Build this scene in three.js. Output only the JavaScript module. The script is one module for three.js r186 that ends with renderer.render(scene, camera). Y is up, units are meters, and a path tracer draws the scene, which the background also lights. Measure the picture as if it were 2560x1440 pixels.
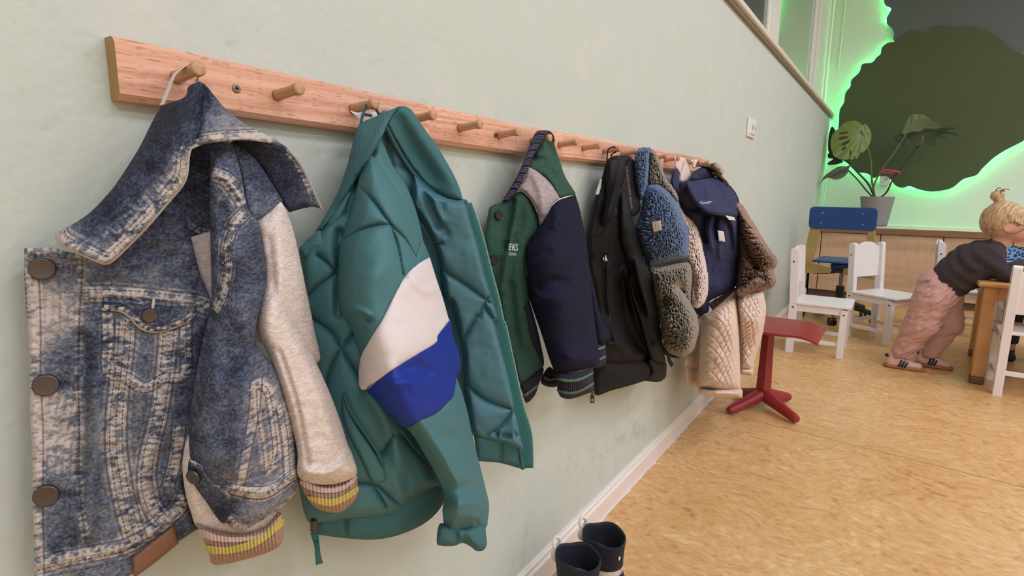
import * as THREE from 'three';
import { RoundedBoxGeometry } from 'three/addons/geometries/RoundedBoxGeometry.js';
import { mergeGeometries, mergeVertices } from 'three/addons/utils/BufferGeometryUtils.js';
import { MarchingCubes } from 'three/addons/objects/MarchingCubes.js';
import { RectAreaLightUniformsLib } from 'three/addons/lights/RectAreaLightUniformsLib.js';

// ---------------------------------------------------------------- camera, light, exposure
const V = (x, y, z) => new THREE.Vector3(x, y, z);
const scene = new THREE.Scene();
scene.background = new THREE.Color(0x000000);
const FPX = 1409.48, YAW = 0.5926, PITCH = 0.1713, ROLL = 0.010;
const CAM = V(0.58, 0.8615, 0);
const camera = new THREE.PerspectiveCamera(2 * Math.atan(720 / FPX) * 180 / Math.PI, 16 / 9, 0.02, 60);
const FW = V(-Math.sin(YAW) * Math.cos(PITCH), -Math.sin(PITCH), -Math.cos(YAW) * Math.cos(PITCH));
const R0 = V(Math.cos(YAW), 0, -Math.sin(YAW)), U0 = new THREE.Vector3().crossVectors(R0, FW);
const RT = R0.clone().multiplyScalar(Math.cos(ROLL)).addScaledVector(U0, Math.sin(ROLL));
const UP = U0.clone().multiplyScalar(Math.cos(ROLL)).addScaledVector(R0, -Math.sin(ROLL));
camera.position.copy(CAM); camera.up.copy(UP); camera.lookAt(CAM.clone().add(FW));
const renderer = new THREE.WebGLRenderer({ antialias: true });
renderer.toneMapping = THREE.LinearToneMapping;
renderer.toneMappingExposure = 1.0;
renderer.shadowMap.enabled = true;
RectAreaLightUniformsLib.init();

const ROOM = { x1: 4.6, zf: -6.09, zb: 2.2, h: 3.0, sill: 1.545, win: -0.11 };
// ceiling light panels: position, size; each one is a fitting with a glowing diffuser and an area light just under it
const PANELS = [[1.95, -0.6], [1.95, -2.4], [1.95, -4.2], [3.6, -0.6], [3.6, -2.4], [3.6, -4.2], [1.95, 1.2], [3.6, 1.2], [-1.7, -1.5], [-1.7, -4.6]];  // last two are added, unseen, to brighten the room behind the glass
const PANEL_LIGHT = new THREE.Color(0.955, 0.985, 1.15), PANEL_POWER = 8.6;
for (const [x, z] of PANELS) {
  const l = new THREE.RectAreaLight(PANEL_LIGHT, PANEL_POWER, 0.56, 1.16);
  l.position.set(x, ROOM.h - 0.045, z); l.lookAt(x, 0, z); l.castShadow = true; scene.add(l);
}

// ---------------------------------------------------------------- pixels to points
const ray = (px, py) => FW.clone().multiplyScalar(FPX).addScaledVector(RT, px - 1280).addScaledVector(UP, 720 - py);
const onX = (px, py, x) => { const v = ray(px, py); return CAM.clone().addScaledVector(v, (x - CAM.x) / v.x); };   // at a distance x from the wall with the coat rack
const onY = (px, py, y) => { const v = ray(px, py); return CAM.clone().addScaledVector(v, (y - CAM.y) / v.y); };
const onZ = (px, py, z) => { const v = ray(px, py); return CAM.clone().addScaledVector(v, (z - CAM.z) / v.z); };
const crop = (x0, y0, k) => (pts) => pts.map(([x, y, ...r]) => [x0 + x / k, y0 + y / k, ...r]);
const cA = crop(40, 60, 2.4), cB = crop(40, 600, 1.7144), cC = crop(740, 220, 2.482), cD = crop(740, 760, 2.1177), cE = crop(1200, 300, 3.79), cF = crop(1200, 640, 3.79),
  cG = crop(1560, 340, 4.2357), cH = crop(1560, 660, 4), cI = crop(1780, 0, 3.273), cJ = crop(1960, 260, 3.79), cK = crop(1880, 580, 4.236), cL = crop(2180, 440, 2.571),
  cM = crop(1780, 760, 4.5), cN = crop(1260, 1240, 6.4), cP = crop(260, 60, 3.4595), cQ = crop(1640, 360, 9), cR = crop(2400, 460, 5.54);

// ---------------------------------------------------------------- small maths
function rng(seed) { let a = seed | 0; return () => { a = (a + 0x6d2b79f5) | 0; let t = Math.imul(a ^ (a >>> 15), 1 | a); t = (t + Math.imul(t ^ (t >>> 7), 61 | t)) ^ t; return ((t ^ (t >>> 14)) >>> 0) / 4294967296; }; }
const hash = (x, y, s = 0) => { let h = Math.imul(x, 374761393) ^ Math.imul(y, 668265263) ^ Math.imul(s, 2147483647 ^ 0x5bd1e995); h = Math.imul(h ^ (h >>> 13), 1274126177); return ((h ^ (h >>> 16)) >>> 0) / 4294967296; };
const clamp = (v, a = 0, b = 1) => Math.min(b, Math.max(a, v));
const mix = (a, b, t) => a + (b - a) * t;
const sstep = (a, b, v) => { const t = clamp((v - a) / (b - a)); return t * t * (3 - 2 * t); };
function vnoise(x, y, s = 0, per = 0) {
  const xi = Math.floor(x), yi = Math.floor(y), fx = x - xi, fy = y - yi, u = fx * fx * (3 - 2 * fx), v = fy * fy * (3 - 2 * fy);
  const w = (a, b) => per ? hash(((a % per) + per) % per, ((b % per) + per) % per, s) : hash(a, b, s);
  return mix(mix(w(xi, yi), w(xi + 1, yi), u), mix(w(xi, yi + 1), w(xi + 1, yi + 1), u), v);
}
function fbm(x, y, s = 0, oct = 4, per = 0) { let a = 0.5, r = 0, n = 0; for (let i = 0; i < oct; i++) { r += a * vnoise(x, y, s + i * 17, per); n += a; a *= 0.5; x *= 2; y *= 2; per *= 2; } return r / n; }
function worley(x, y, s = 0) {   // distances to the nearest and second nearest of scattered points
  const xi = Math.floor(x), yi = Math.floor(y); let d1 = 9, d2 = 9;
  for (let i = -1; i <= 1; i++) for (let j = -1; j <= 1; j++) {
    const a = xi + i, b = yi + j, dx = a + hash(a, b, s) - x, dy = b + hash(a, b, s + 7) - y, d = Math.hypot(dx, dy);
    if (d < d1) { d2 = d1; d1 = d; } else if (d < d2) d2 = d;
  }
  return [d1, d2];
}
function solve(A, b) {
  const n = b.length;
  for (let i = 0; i < n; i++) {
    let p = i; for (let r = i + 1; r < n; r++) if (Math.abs(A[r][i]) > Math.abs(A[p][i])) p = r;
    [A[i], A[p]] = [A[p], A[i]]; [b[i], b[p]] = [b[p], b[i]];
    for (let r = i + 1; r < n; r++) { const k = A[r][i] / A[i][i]; if (k) { for (let c = i; c < n; c++) A[r][c] -= k * A[i][c]; b[r] -= k * b[i]; } }
  }
  for (let i = n - 1; i >= 0; i--) { for (let c = i + 1; c < n; c++) b[i] -= A[i][c] * b[c]; b[i] /= A[i][i]; }
  return b;
}
function field(pts) {   // smooth surface through scattered values (thin plate)
  if (typeof pts === 'number') return () => pts;
  const n = pts.length, S = 200, U = (r2) => r2 > 1e-12 ? r2 * Math.log(r2) : 0, A = [], b = [];
  for (let i = 0; i < n + 3; i++) { A.push(new Array(n + 3).fill(0)); b.push(0); }
  for (let i = 0; i < n; i++) {
    for (let j = 0; j < n; j++) A[i][j] = U(((pts[i][0] - pts[j][0]) ** 2 + (pts[i][1] - pts[j][1]) ** 2) / (S * S));
    A[i][i] += 0.02; const q = [1, pts[i][0] / S, pts[i][1] / S];
    for (let k = 0; k < 3; k++) { A[i][n + k] = q[k]; A[n + k][i] = q[k]; }
    b[i] = pts[i][2];
  }
  const w = solve(A, b);
  const lo = Math.min(...pts.map((p) => p[2])) - 0.01, hi = Math.max(...pts.map((p) => p[2])) + 0.01;
  return (x, y) => { let v = w[n] + w[n + 1] * x / S + w[n + 2] * y / S; for (let i = 0; i < n; i++) v += w[i] * U(((pts[i][0] - x) ** 2 + (pts[i][1] - y) ** 2) / (S * S)); return clamp(v, lo, hi); };
}
function smoothLine(pts, closed = false, step = 6) {   // rounded run through points; a point with a third entry 1 stays a corner
  const n = pts.length, out = [], get = (i) => closed ? pts[(i + n) % n] : pts[clamp(i, 0, n - 1)];
  for (let i = 0; i < (closed ? n : n - 1); i++) {
    const p1 = get(i), p2 = get(i + 1), c1 = p1[2] === 1, c2 = p2[2] === 1, p0 = c1 ? p1 : get(i - 1), p3 = c2 ? p2 : get(i + 2);
    const len = Math.hypot(p2[0] - p1[0], p2[1] - p1[1]), m = Math.max(1, Math.round(len / step));
    for (let k = 0; k < m; k++) {
      const t = k / m, q = (a) => { const v0 = p0[a], v1 = p1[a], v2 = p2[a], v3 = p3[a], d1 = (v2 - v0) * 0.5, d2 = (v3 - v1) * 0.5, e1 = c1 && c2 ? v2 - v1 : d1, e2 = c1 && c2 ? v2 - v1 : d2;
        const t2 = t * t, t3 = t2 * t; return (2 * t3 - 3 * t2 + 1) * v1 + (t3 - 2 * t2 + t) * e1 + (-2 * t3 + 3 * t2) * v2 + (t3 - t2) * e2; };
      out.push([q(0), q(1)]);
    }
  }
  if (!closed) out.push([pts[n - 1][0], pts[n - 1][1]]);
  return out;
}
function segInfo(poly, x, y, closed) {   // nearest point on a run of points: distance, point, length along
  let best = 1e18, bx = 0, by = 0, bl = 0, L = 0, side = 0; const n = poly.length;
  for (let i = 0; i < (closed ? n : n - 1); i++) {
    const a = poly[i], b = poly[(i + 1) % n], dx = b[0] - a[0], dy = b[1] - a[1], l2 = dx * dx + dy * dy, l = Math.sqrt(l2);
    const t = l2 > 0 ? clamp(((x - a[0]) * dx + (y - a[1]) * dy) / l2) : 0, qx = a[0] + t * dx, qy = a[1] + t * dy, d = (x - qx) ** 2 + (y - qy) ** 2;
    if (d < best) { best = d; bx = qx; by = qy; bl = L + t * l; side = (x - a[0]) * dy - (y - a[1]) * dx; }
    L += l;
  }
  return { d: Math.sqrt(best), x: bx, y: by, along: bl, side: Math.sign(side) };
}
function inside(poly, x, y) { let c = false; for (let i = 0, j = poly.length - 1; i < poly.length; j = i++) { const a = poly[i], b = poly[j]; if ((a[1] > y) !== (b[1] > y) && x < (b[0] - a[0]) * (y - a[1]) / (b[1] - a[1]) + a[0]) c = !c; } return c; }

// ---------------------------------------------------------------- objects, names, labels
const taken = new Map();
const numbered = (name) => { const k = taken.get(name) || 0; taken.set(name, k + 1); return k ? name + '_' + String(k).padStart(3, '0') : name; };
function shadows(o) { o.traverse((c) => { if (c.isMesh) { c.castShadow = true; c.receiveShadow = true; } }); return o; }
function thing(name, label, category, pos = [0, 0, 0], turn = 0, group) {
  const o = new THREE.Group(); o.name = numbered(name); o.position.set(...pos); o.rotation.y = turn; o.userData = { label, category };
  if (group) o.userData.group = group;
  scene.add(o); return o;
}
function mesh(name, geo, mat, parent = scene, label) {
  const g = Array.isArray(geo) ? (geo.length > 1 ? mergeGeometries(geo.map((q) => { const h = q.index ? q.toNonIndexed() : q; for (const k of Object.keys(h.attributes)) if (!['position', 'normal', 'uv'].includes(k)) h.deleteAttribute(k); return h; })) : geo[0]) : geo;
  const m = new THREE.Mesh(g, mat); m.name = parent === scene ? numbered(name) : name; m.castShadow = m.receiveShadow = true; parent.add(m);
  if (label) m.userData.label = label;
  return m;
}
function struct(name, geo, mat, label) { const m = mesh(name, geo, mat, scene); m.userData.kind = 'structure'; if (label) m.userData.label = label; return m; }
function single(name, geo, mat, label, category, group) { const m = mesh(name, geo, mat, scene); m.userData = { label, category }; if (group) m.userData.group = group; return m; }
function box(w, h, d, x, y, z, r = 0) { const g = r ? new RoundedBoxGeometry(w, h, d, 2, Math.min(r, w / 2.01, h / 2.01, d / 2.01)) : new THREE.BoxGeometry(w, h, d); g.translate(x, y, z); return g; }
function slab(x0, x1, y0, y1, z0, z1, r = 0) { return box(x1 - x0, y1 - y0, z1 - z0, (x0 + x1) / 2, (y0 + y1) / 2, (z0 + z1) / 2, r); }
function boxUV(g, k = 1) {   // uv in metres, each face by the way it points
  const h = g.index ? g.toNonIndexed() : g; h.computeVertexNormals(); const p = h.attributes.position, n = h.attributes.normal, uv = new Float32Array(p.count * 2);
  for (let i = 0; i < p.count; i++) {
    const ax = Math.abs(n.getX(i)), ay = Math.abs(n.getY(i)), az = Math.abs(n.getZ(i)); let u, v;
    if (ay >= ax && ay >= az) { u = p.getX(i); v = p.getZ(i); } else if (ax >= az) { u = p.getZ(i); v = p.getY(i); } else { u = p.getX(i); v = p.getY(i); }
    uv[2 * i] = u * k; uv[2 * i + 1] = v * k;
  }
  h.setAttribute('uv', new THREE.BufferAttribute(uv, 2)); return h;
}
function tube(pts, r, seg = 8, closed = false, taper) {   // swept round bar through points
  const c = new THREE.CatmullRomCurve3(pts, closed, 'centripetal'), n = Math.max(4, pts.length * 5), g = new THREE.TubeGeometry(c, n, r, seg, closed);
  if (taper) { const p = g.attributes.position; for (let i = 0; i <= n; i++) { const ctr = c.getPointAt(i / n), k = taper(i / n); for (let j = 0; j <= seg; j++) { const id = i * (seg + 1) + j, v = V(p.getX(id), p.getY(id), p.getZ(id)).sub(ctr).multiplyScalar(k).add(ctr); p.setXYZ(id, v.x, v.y, v.z); } } g.computeVertexNormals(); }
  if (!closed) { const caps = [0, 1].map((e) => { const s = new THREE.SphereGeometry(r * (taper ? taper(e) : 1) * 0.999, seg, 6); const q = c.getPointAt(e); s.translate(q.x, q.y, q.z); return s; }); return mergeGeometries([g.toNonIndexed(), ...caps.map((s) => s.toNonIndexed())]); }
  return g;
}
function bar(a, b, r, seg = 12, r2 = r) { const d = b.clone().sub(a), g = new THREE.CylinderGeometry(r2, r, d.length(), seg); g.applyQuaternion(new THREE.Quaternion().setFromUnitVectors(V(0, 1, 0), d.clone().normalize())); const m = a.clone().add(b).multiplyScalar(0.5); g.translate(m.x, m.y, m.z); return g; }
function along(geo, from, dir) { geo.applyQuaternion(new THREE.Quaternion().setFromUnitVectors(V(0, 1, 0), dir.clone().normalize())); geo.translate(from.x, from.y, from.z); return geo; }

// ---------------------------------------------------------------- textures
function dataTex(n, m, fn, srgb = true, rep = 1, repV = rep) {   // fn(u, v) in 0..1 gives [r, g, b] 0..255 or a grey 0..1
  const d = new Uint8Array(n * m * 4);
  for (let j = 0; j < m; j++) for (let i = 0; i < n; i++) { const c = fn(i / n, j / m, i, j), k = (j * n + i) * 4; if (typeof c === 'number') { d[k] = d[k + 1] = d[k + 2] = clamp(c) * 255; } else { d[k] = clamp(c[0], 0, 255); d[k + 1] = clamp(c[1], 0, 255); d[k + 2] = clamp(c[2], 0, 255); } d[k + 3] = 255; }
  const t = new THREE.DataTexture(d, n, m); t.wrapS = t.wrapT = THREE.RepeatWrapping; t.magFilter = THREE.LinearFilter; t.minFilter = THREE.LinearMipmapLinearFilter; t.generateMipmaps = true;
  if (srgb) t.colorSpace = THREE.SRGBColorSpace; t.repeat.set(rep, repV); t.needsUpdate = true; return t;
}
const sr = (hex) => new THREE.Color(hex);
const std = (o) => new THREE.MeshStandardMaterial(o);
const phys = (o) => new THREE.MeshPhysicalMaterial(o);
// ---------------------------------------------------------------- the room
const wallMarks = [];   // nicks and smudges seen on the painted wall: place, size, darkness
const wallTexW = 2048, wallTexH = 512, WZ0 = -6.4, WZ1 = 2.4, WY1 = 1.6;
function wallCanvas() {
  const c = document.createElement('canvas'); c.width = wallTexW; c.height = wallTexH; const x = c.getContext('2d');
  const toX = (z) => (z - WZ0) / (WZ1 - WZ0) * wallTexW, toY = (y) => (1 - y / WY1) * wallTexH;
  x.fillStyle = 'rgb(196,204,194)'; x.fillRect(0, 0, wallTexW, wallTexH);
  const r = rng(11);
  for (let i = 0; i < 2600; i++) { const a = r() * wallTexW, b = r() * wallTexH, s = 2 + r() * 9; x.fillStyle = r() < 0.5 ? 'rgba(196,204,188,0.10)' : 'rgba(214,216,200,0.10)'; x.beginPath(); x.ellipse(a, b, s * 2, s, r() * 3, 0, 7); x.fill(); }
  // brushed smears of dirt at shoe and hand height
  for (let i = 0; i < 420; i++) { const z = -0.4 - r() * 4.6, y = 0.07 + r() * r() * 0.42; x.strokeStyle = 'rgba(126,122,100,' + (0.02 + r() * 0.05) + ')'; x.lineWidth = 1 + r() * 3; x.beginPath(); x.moveTo(toX(z), toY(y)); x.lineTo(toX(z + (r() - 0.5) * 0.05), toY(y + (r() - 0.3) * 0.12)); x.stroke(); }
  for (const [px, py, n, s] of [[1595, 1075, 30, 22], [1550, 1090, 14, 14], [1500, 1130, 12, 30], [1420, 1180, 10, 34], [1640, 1020, 12, 20], [1975, 560, 16, 14], [1990, 620, 16, 14], [2000, 520, 10, 10], [1930, 620, 10, 14]])  // smudges low down, then a strip of darker blotches near the far corner
    for (let i = 0; i < n; i++) { const p = onX(px + (r() - 0.5) * s * 2, py + (r() - 0.5) * s * 2, 0); x.fillStyle = 'rgba(116,114,92,' + (0.02 + r() * 0.05) + ')'; x.beginPath(); x.ellipse(toX(p.z), toY(p.y), 1.5 + r() * 6, 1 + r() * 4, r() * 3, 0, 7); x.fill(); }
  // nicks in the paint
  for (const [px, py, dx, dy] of [[132, 305, 10, -10], [108, 325, 12, -14], [560, 110, 36, -6], [1250, 160, 2, 3], [1565, 106, 2, 3], [920, 165, 14, -12], [945, 155, 6, -8], [50, 230, 14, -3], [215, 130, 8, 16], [1050, 245, 30, 26], [1920, 472, 6, -10], [1430, 470, 2, 30], [640, 75, 10, -4]]) {
    const a = onX(px, py, 0), b = onX(px + dx, py + dy, 0); x.strokeStyle = 'rgba(152,154,136,0.42)'; x.lineWidth = 0.7; x.beginPath(); x.moveTo(toX(a.z), toY(a.y)); x.lineTo(toX(b.z), toY(b.y)); x.stroke();
  }
  for (let i = 0; i < 26; i++) { const z = -0.1 - r() * 5, y = 0.5 + r() * 1; x.fillStyle = 'rgba(232,236,222,0.8)'; x.fillRect(toX(z), toY(y), 1, 1); }
  return c;
}
const wallMap = new THREE.CanvasTexture(wallCanvas()); wallMap.colorSpace = THREE.SRGBColorSpace; wallMap.wrapS = wallMap.wrapT = THREE.ClampToEdgeWrapping;
wallMap.repeat.set(1 / (WZ1 - WZ0), 1 / WY1); wallMap.offset.set(-WZ0 / (WZ1 - WZ0), 0);
const rollerBump = dataTex(512, 512, (u, v) => 0.6 * fbm(u * 48, v * 48, 3, 3, 48) + 0.4 * fbm(u * 10, v * 10, 9, 2, 10), false, 1 / 0.35);
const wallMat = std({ map: wallMap, roughness: 0.62, bumpMap: rollerBump, bumpScale: 0.0012 });
const plainWall = (hex, k = 0.7) => std({ color: hex, roughness: k, bumpMap: rollerBump, bumpScale: 0.001 });
const whiteGloss = std({ color: 0xe9e6e0, roughness: 0.32 });
const skirtMat = std({ color: 0xe6dcd4, roughness: 0.38, bumpMap: rollerBump, bumpScale: 0.0008 });

struct('wall_left', boxUV(slab(-0.12, 0, 0, ROOM.sill, ROOM.zf, ROOM.zb)), wallMat, 'pale sage green painted half wall carrying the coat rack');
// window bench on top of the half wall: overhanging board
const sillMat = std({ color: 0xd9d0c2, roughness: 0.5 });
struct('trim_1', boxUV(slab(-0.13, 0.03, ROOM.sill, ROOM.sill + 0.022, ROOM.zf, ROOM.zb, 0.004)), sillMat, 'painted window sill board on top of the half wall');
struct('shade_trim_2', boxUV(slab(0, 0.016, ROOM.sill - 0.012, ROOM.sill, ROOM.zf, ROOM.zb, 0.003)), std({ color: 0x8d8172, roughness: 0.7 }), 'strip under the window sill, coloured brown for the shade of its underside');  // brown stands for the shaded underside of the sill
// skirting with a stepped top, and the ragged sealant line at the floor
{
  const sh = new THREE.Shape([[0, 0], [0.016, 0], [0.016, 0.05], [0.011, 0.055], [0.011, 0.062], [0.007, 0.066], [0, 0.066]].map(([a, b]) => new THREE.Vector2(a, b)));
  const g = new THREE.ExtrudeGeometry(sh, { depth: ROOM.zb + 5.36, bevelEnabled: false }); g.translate(0, 0, -5.36);
  const sk = struct('baseboard_left', boxUV(g), skirtMat, 'white painted skirting board with a stepped top');
  const r = rng(5), pts = []; for (let i = 0; i <= 420; i++) pts.push([-5.3 + i * (ROOM.zb + 5.25) / 420, 0.0185 + (r() < 0.25 ? r() * 0.006 : r() * 0.0015)]);
  const s2 = new THREE.Shape(); s2.moveTo(pts[0][0], 0.012); for (const [z, w] of pts) s2.lineTo(z, w); s2.lineTo(pts[420][0], 0.012);
  const g2 = new THREE.ExtrudeGeometry(s2, { depth: 0.003, bevelEnabled: false }); g2.applyMatrix4(new THREE.Matrix4().set(0, 1, 0, 0, 0, 0, 1, 0.0005, 1, 0, 0, 0, 0, 0, 0, 1));
  mesh('sealant_line', g2, std({ color: 0xe2dad0, roughness: 0.6, side: THREE.DoubleSide }), sk, 'ragged white sealant along the floor');
}
// linoleum in sheets with a fine joint between them
const lino = (() => {
  const ramp = [[181, 131, 78], [204, 156, 99], [213, 168, 111], [220, 178, 123], [231, 197, 150]].map((c) => c.map((v) => v));
  return dataTex(1024, 1024, (u, v) => {
    const wx = fbm(u * 6, v * 6, 31, 3, 6) - 0.5, wy = fbm(u * 6, v * 6, 41, 3, 6) - 0.5;
    const a = fbm(u * 64 + wx * 14, v * 96 + wy * 16, 1, 4, 0), b = fbm(u * 5 + wx, v * 6, 2, 3, 5), c = fbm(u * 90, v * 150, 3, 2, 0);
    let t = 0.5 + (a - 0.5) * 0.85 + (b - 0.5) * 0.5 + (c - 0.5) * 0.55; t -= 0.22 * sstep(0.62, 0.8, fbm(u * 70 + wx * 14, v * 105 + wy * 10, 7, 3)); t += 0.2 * sstep(0.62, 0.8, fbm(u * 60 + wy * 12, v * 95 + wx * 12, 8, 3));
    const k = clamp(t, 0, 0.999) * 4, i = Math.floor(k), f = k - i, p = ramp[i], q = ramp[i + 1]; return [0, 1, 2].map((j) => mix(p[j], q[j], f));
  }, true, 1 / 1.3);
})();
const linoRough = dataTex(512, 512, (u, v) => 0.30 + 0.25 * fbm(u * 12, v * 12, 5, 4, 12), false, 1 / 2.2);
const linoMat = phys({ map: lino, roughness: 1, roughnessMap: linoRough, bumpMap: rollerBump, bumpScale: 0.0004, clearcoat: 0.25, clearcoatRoughness: 0.22 });
{
  const fl = struct('floor', boxUV(slab(-0.1, ROOM.x1 + 0.1, -0.1, -0.0025, ROOM.zf - 0.1, ROOM.zb + 0.1)), std({ color: 0x4a3620, roughness: 0.8 }), 'ochre marbled linoleum floor');
  const zs = [ROOM.zf, -4.19, -2.19, -0.19, ROOM.zb]; // joints run across the room; the one at -2.19 shows
  for (let i = 0; i < 4; i++) {
    const a = zs[i] + (i ? 0.002 : 0), b = zs[i + 1] - (i < 3 ? 0.002 : 0), sk = i === 1 || i === 2 ? 0.055 : 0;
    const g = new THREE.BoxGeometry(ROOM.x1, 0.0025, b - a, 1, 1, 1); g.translate(ROOM.x1 / 2, -0.00125, (a + b) / 2);
    const p = g.attributes.position; for (let k = 0; k < p.count; k++) { const edge = Math.abs(p.getZ(k) + 2.19) < 0.01; if (edge) p.setZ(k, p.getZ(k) + (p.getX(k) - 0.6) * 0.082); }
    mesh('linoleum_sheet', boxUV(g), linoMat, fl);
  }
}
struct('ceiling', boxUV(slab(-3.2, ROOM.x1 + 0.1, ROOM.h, ROOM.h + 0.1, ROOM.zf - 0.1, ROOM.zb + 0.1)), plainWall(0xe6e3dc));
const farMat = std({ color: 0xd3dccb, roughness: 0.55, bumpMap: rollerBump, bumpScale: 0.0012 });
struct('wall_far', boxUV(slab(-0.14, ROOM.x1 + 0.1, 0, ROOM.h, ROOM.zf - 0.12, ROOM.zf)), farMat, 'pale green far wall behind the tree panels');
struct('wall_right', boxUV(slab(ROOM.x1, ROOM.x1 + 0.1, 0, ROOM.h, ROOM.zf - 0.1, ROOM.zb + 0.1)), plainWall(0xd6d8cb));
struct('wall_back', boxUV(slab(-3.2, ROOM.x1 + 0.1, 0, ROOM.h, ROOM.zb, ROOM.zb + 0.1)), plainWall(0xd6d8cb));
// the room on the other side of the glass
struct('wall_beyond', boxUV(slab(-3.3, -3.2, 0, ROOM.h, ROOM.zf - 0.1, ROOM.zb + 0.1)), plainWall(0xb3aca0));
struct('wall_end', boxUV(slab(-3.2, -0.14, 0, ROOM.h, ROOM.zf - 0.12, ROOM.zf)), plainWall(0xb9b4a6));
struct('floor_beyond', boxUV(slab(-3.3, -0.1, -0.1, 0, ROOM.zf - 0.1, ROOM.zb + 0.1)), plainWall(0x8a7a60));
// internal windows between the half wall and the ceiling
{
  const x0 = ROOM.win - 0.014, x1 = ROOM.win + 0.014, yb = ROOM.sill + 0.022, glass = phys({ color: 0xf4f8f4, transmission: 1, roughness: 0.02, thickness: 0, ior: 1.52 });
  const posts = [[-6.05, 0.07], [-5.30, 0.10], [-3.63, 0.30], [-1.9, 0.24], [-0.2, 0.24], [1.5, 0.24]];
  for (let i = 0; i + 1 < posts.length; i++) {
    const [za, wa] = posts[i], [zb] = posts[i + 1]; if (i === 0) continue;
    const w = struct('window_' + i, boxUV(slab(x0, x1, yb, ROOM.h, za - wa / 2, za + wa / 2, 0.004)), whiteGloss, 'white framed internal window above the half wall');
    mesh('frame_rail', boxUV(slab(x0, x1, yb, yb + 0.05, za + wa / 2, zb - posts[i + 1][1] / 2, 0.003)), whiteGloss, w);
    mesh('frame_rail', boxUV(slab(x0, x1, ROOM.h - 0.06, ROOM.h, za + wa / 2, zb - posts[i + 1][1] / 2, 0.003)), whiteGloss, w);
    mesh('glazing_bead', boxUV(slab(x1 - 0.012, x1 - 0.003, yb + 0.05, ROOM.h - 0.06, zb - posts[i + 1][1] / 2 - 0.016, zb - posts[i + 1][1] / 2)), whiteGloss, w);
    mesh('glazing_bead', boxUV(slab(x1 - 0.012, x1 - 0.003, yb + 0.05, ROOM.h - 0.06, za + wa / 2, za + wa / 2 + 0.016)), whiteGloss, w);
    mesh('pane', boxUV(slab(x0 + 0.010, x0 + 0.014, yb + 0.05, ROOM.h - 0.06, za + wa / 2, zb - posts[i + 1][1] / 2)), glass, w);
  }
  struct('trim_3', boxUV(slab(ROOM.win - 0.03, ROOM.win + 0.05, yb, ROOM.h, ROOM.zf, ROOM.zf + 0.09, 0.004)), whiteGloss, 'white window jamb against the far wall');
  struct('trim_4', boxUV(slab(ROOM.win - 0.03, ROOM.win + 0.03, yb, ROOM.h, ROOM.zf + 0.1, -5.36, 0.004)), whiteGloss, 'white end post of the internal windows');
  struct('added_trim_5', boxUV(slab(0, 0.012, 0.55, ROOM.sill - 0.03, ROOM.zf, ROOM.zf + 0.02, 0.003)), whiteGloss, 'thin white strip added beside the far wall to catch the green light');  // added strip, its white gloss picks up green light in the corner
  struct('trim_6', boxUV(slab(ROOM.win - 0.03, ROOM.win + 0.03, yb, ROOM.h, 1.62, ROOM.zb)), whiteGloss);
}
// ceiling light fittings
{
  const glow = std({ color: 0xffffff, emissive: PANEL_LIGHT, emissiveIntensity: 2.2 }), rim = std({ color: 0xe8e8e6, roughness: 0.4 });
  for (const [x, z] of PANELS) {
    const t = thing('ceiling_light', x < 0 ? 'added unseen light panel on the ceiling of the room behind the internal windows' : 'flat rectangular light panel on the classroom ceiling', 'light', [x, ROOM.h, z], 0, x < 0 ? 'added light panels behind the windows' : 'ceiling light panels');
    mesh('housing', [slab(-0.3, 0.3, -0.03, 0, -0.6, 0.6)], rim, t);
    mesh('diffuser', [slab(-0.28, 0.28, -0.036, -0.03, -0.58, 0.58)], glow, t);
  }
}
// ---------------------------------------------------------------- far end: cabinets, tree panels, plant
const ply = (tone, seed) => { const t = dataTex(512, 512, (u, v) => { const g = fbm(u * 3 + 0.4 * fbm(u * 4, v * 2, seed, 2, 4), v * 14, seed, 4), f = fbm(u * 90, v * 6, seed + 3, 2); const k = 0.90 + (g - 0.5) * 0.24 + (f - 0.5) * 0.07; return tone.map((c) => c * k); }, true, 1 / 0.9); return std({ map: t, roughness: 0.45 }); };
const birch = ply([222, 186, 148], 3), beechTop = ply([150, 112, 78], 9);
const CABZ = -5.36;
{
  const gaps = [0.02, 0.085, 0.50, 0.90, 1.30, 1.70, 2.10, 2.50], body = ply([206, 172, 136], 5);
  for (let i = 0; i + 1 < gaps.length; i++) {
    const a = gaps[i], b = gaps[i + 1];
    const t = thing('cabinet', ['narrow birch plywood filler unit between the half wall and cabinets', 'birch plywood base cabinet behind the blue swivel chair', 'birch plywood base cabinet between the blue swivel chair and the leaning child', 'birch plywood base cabinet behind the leaning child', 'birch plywood base cabinet behind the seated child in blue', 'birch plywood base cabinet next past the seated child in blue', 'birch plywood base cabinet at the far end of the run'][i], 'cabinet', [a, 0, CABZ], 0);
    mesh('carcass', [boxUV(slab(0.002, b - a - 0.002, 0.06, 0.548, ROOM.zf - CABZ, -0.02))], body, t);
    mesh('door', [boxUV(slab(0.003, b - a - 0.003, 0.062, 0.545, -0.019, 0, 0.002))], birch, t);
    mesh('plinth', [boxUV(slab(0, b - a, 0, 0.06, ROOM.zf - CABZ, -0.05))], std({ color: 0x6d5f52, roughness: 0.6 }), t);
  }
  const w = thing('worktop', 'long wooden worktop over the birch cabinets, wall reflection painted pale on its top', 'worktop', [0.004, 0.548, CABZ]);
  mesh('board', [boxUV(slab(0, 2.5, 0, 0.047, ROOM.zf - CABZ, 0.02, 0.003))], beechTop, w);
  mesh('pale_reflection', [boxUV(slab(0, 2.5, 0.0472, 0.0492, ROOM.zf - CABZ, 0.018))], std({ color: 0xe9e2cf, roughness: 0.35 }), w);  // pale sheet, the wall reflected in the top is put into its colour
}
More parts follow.
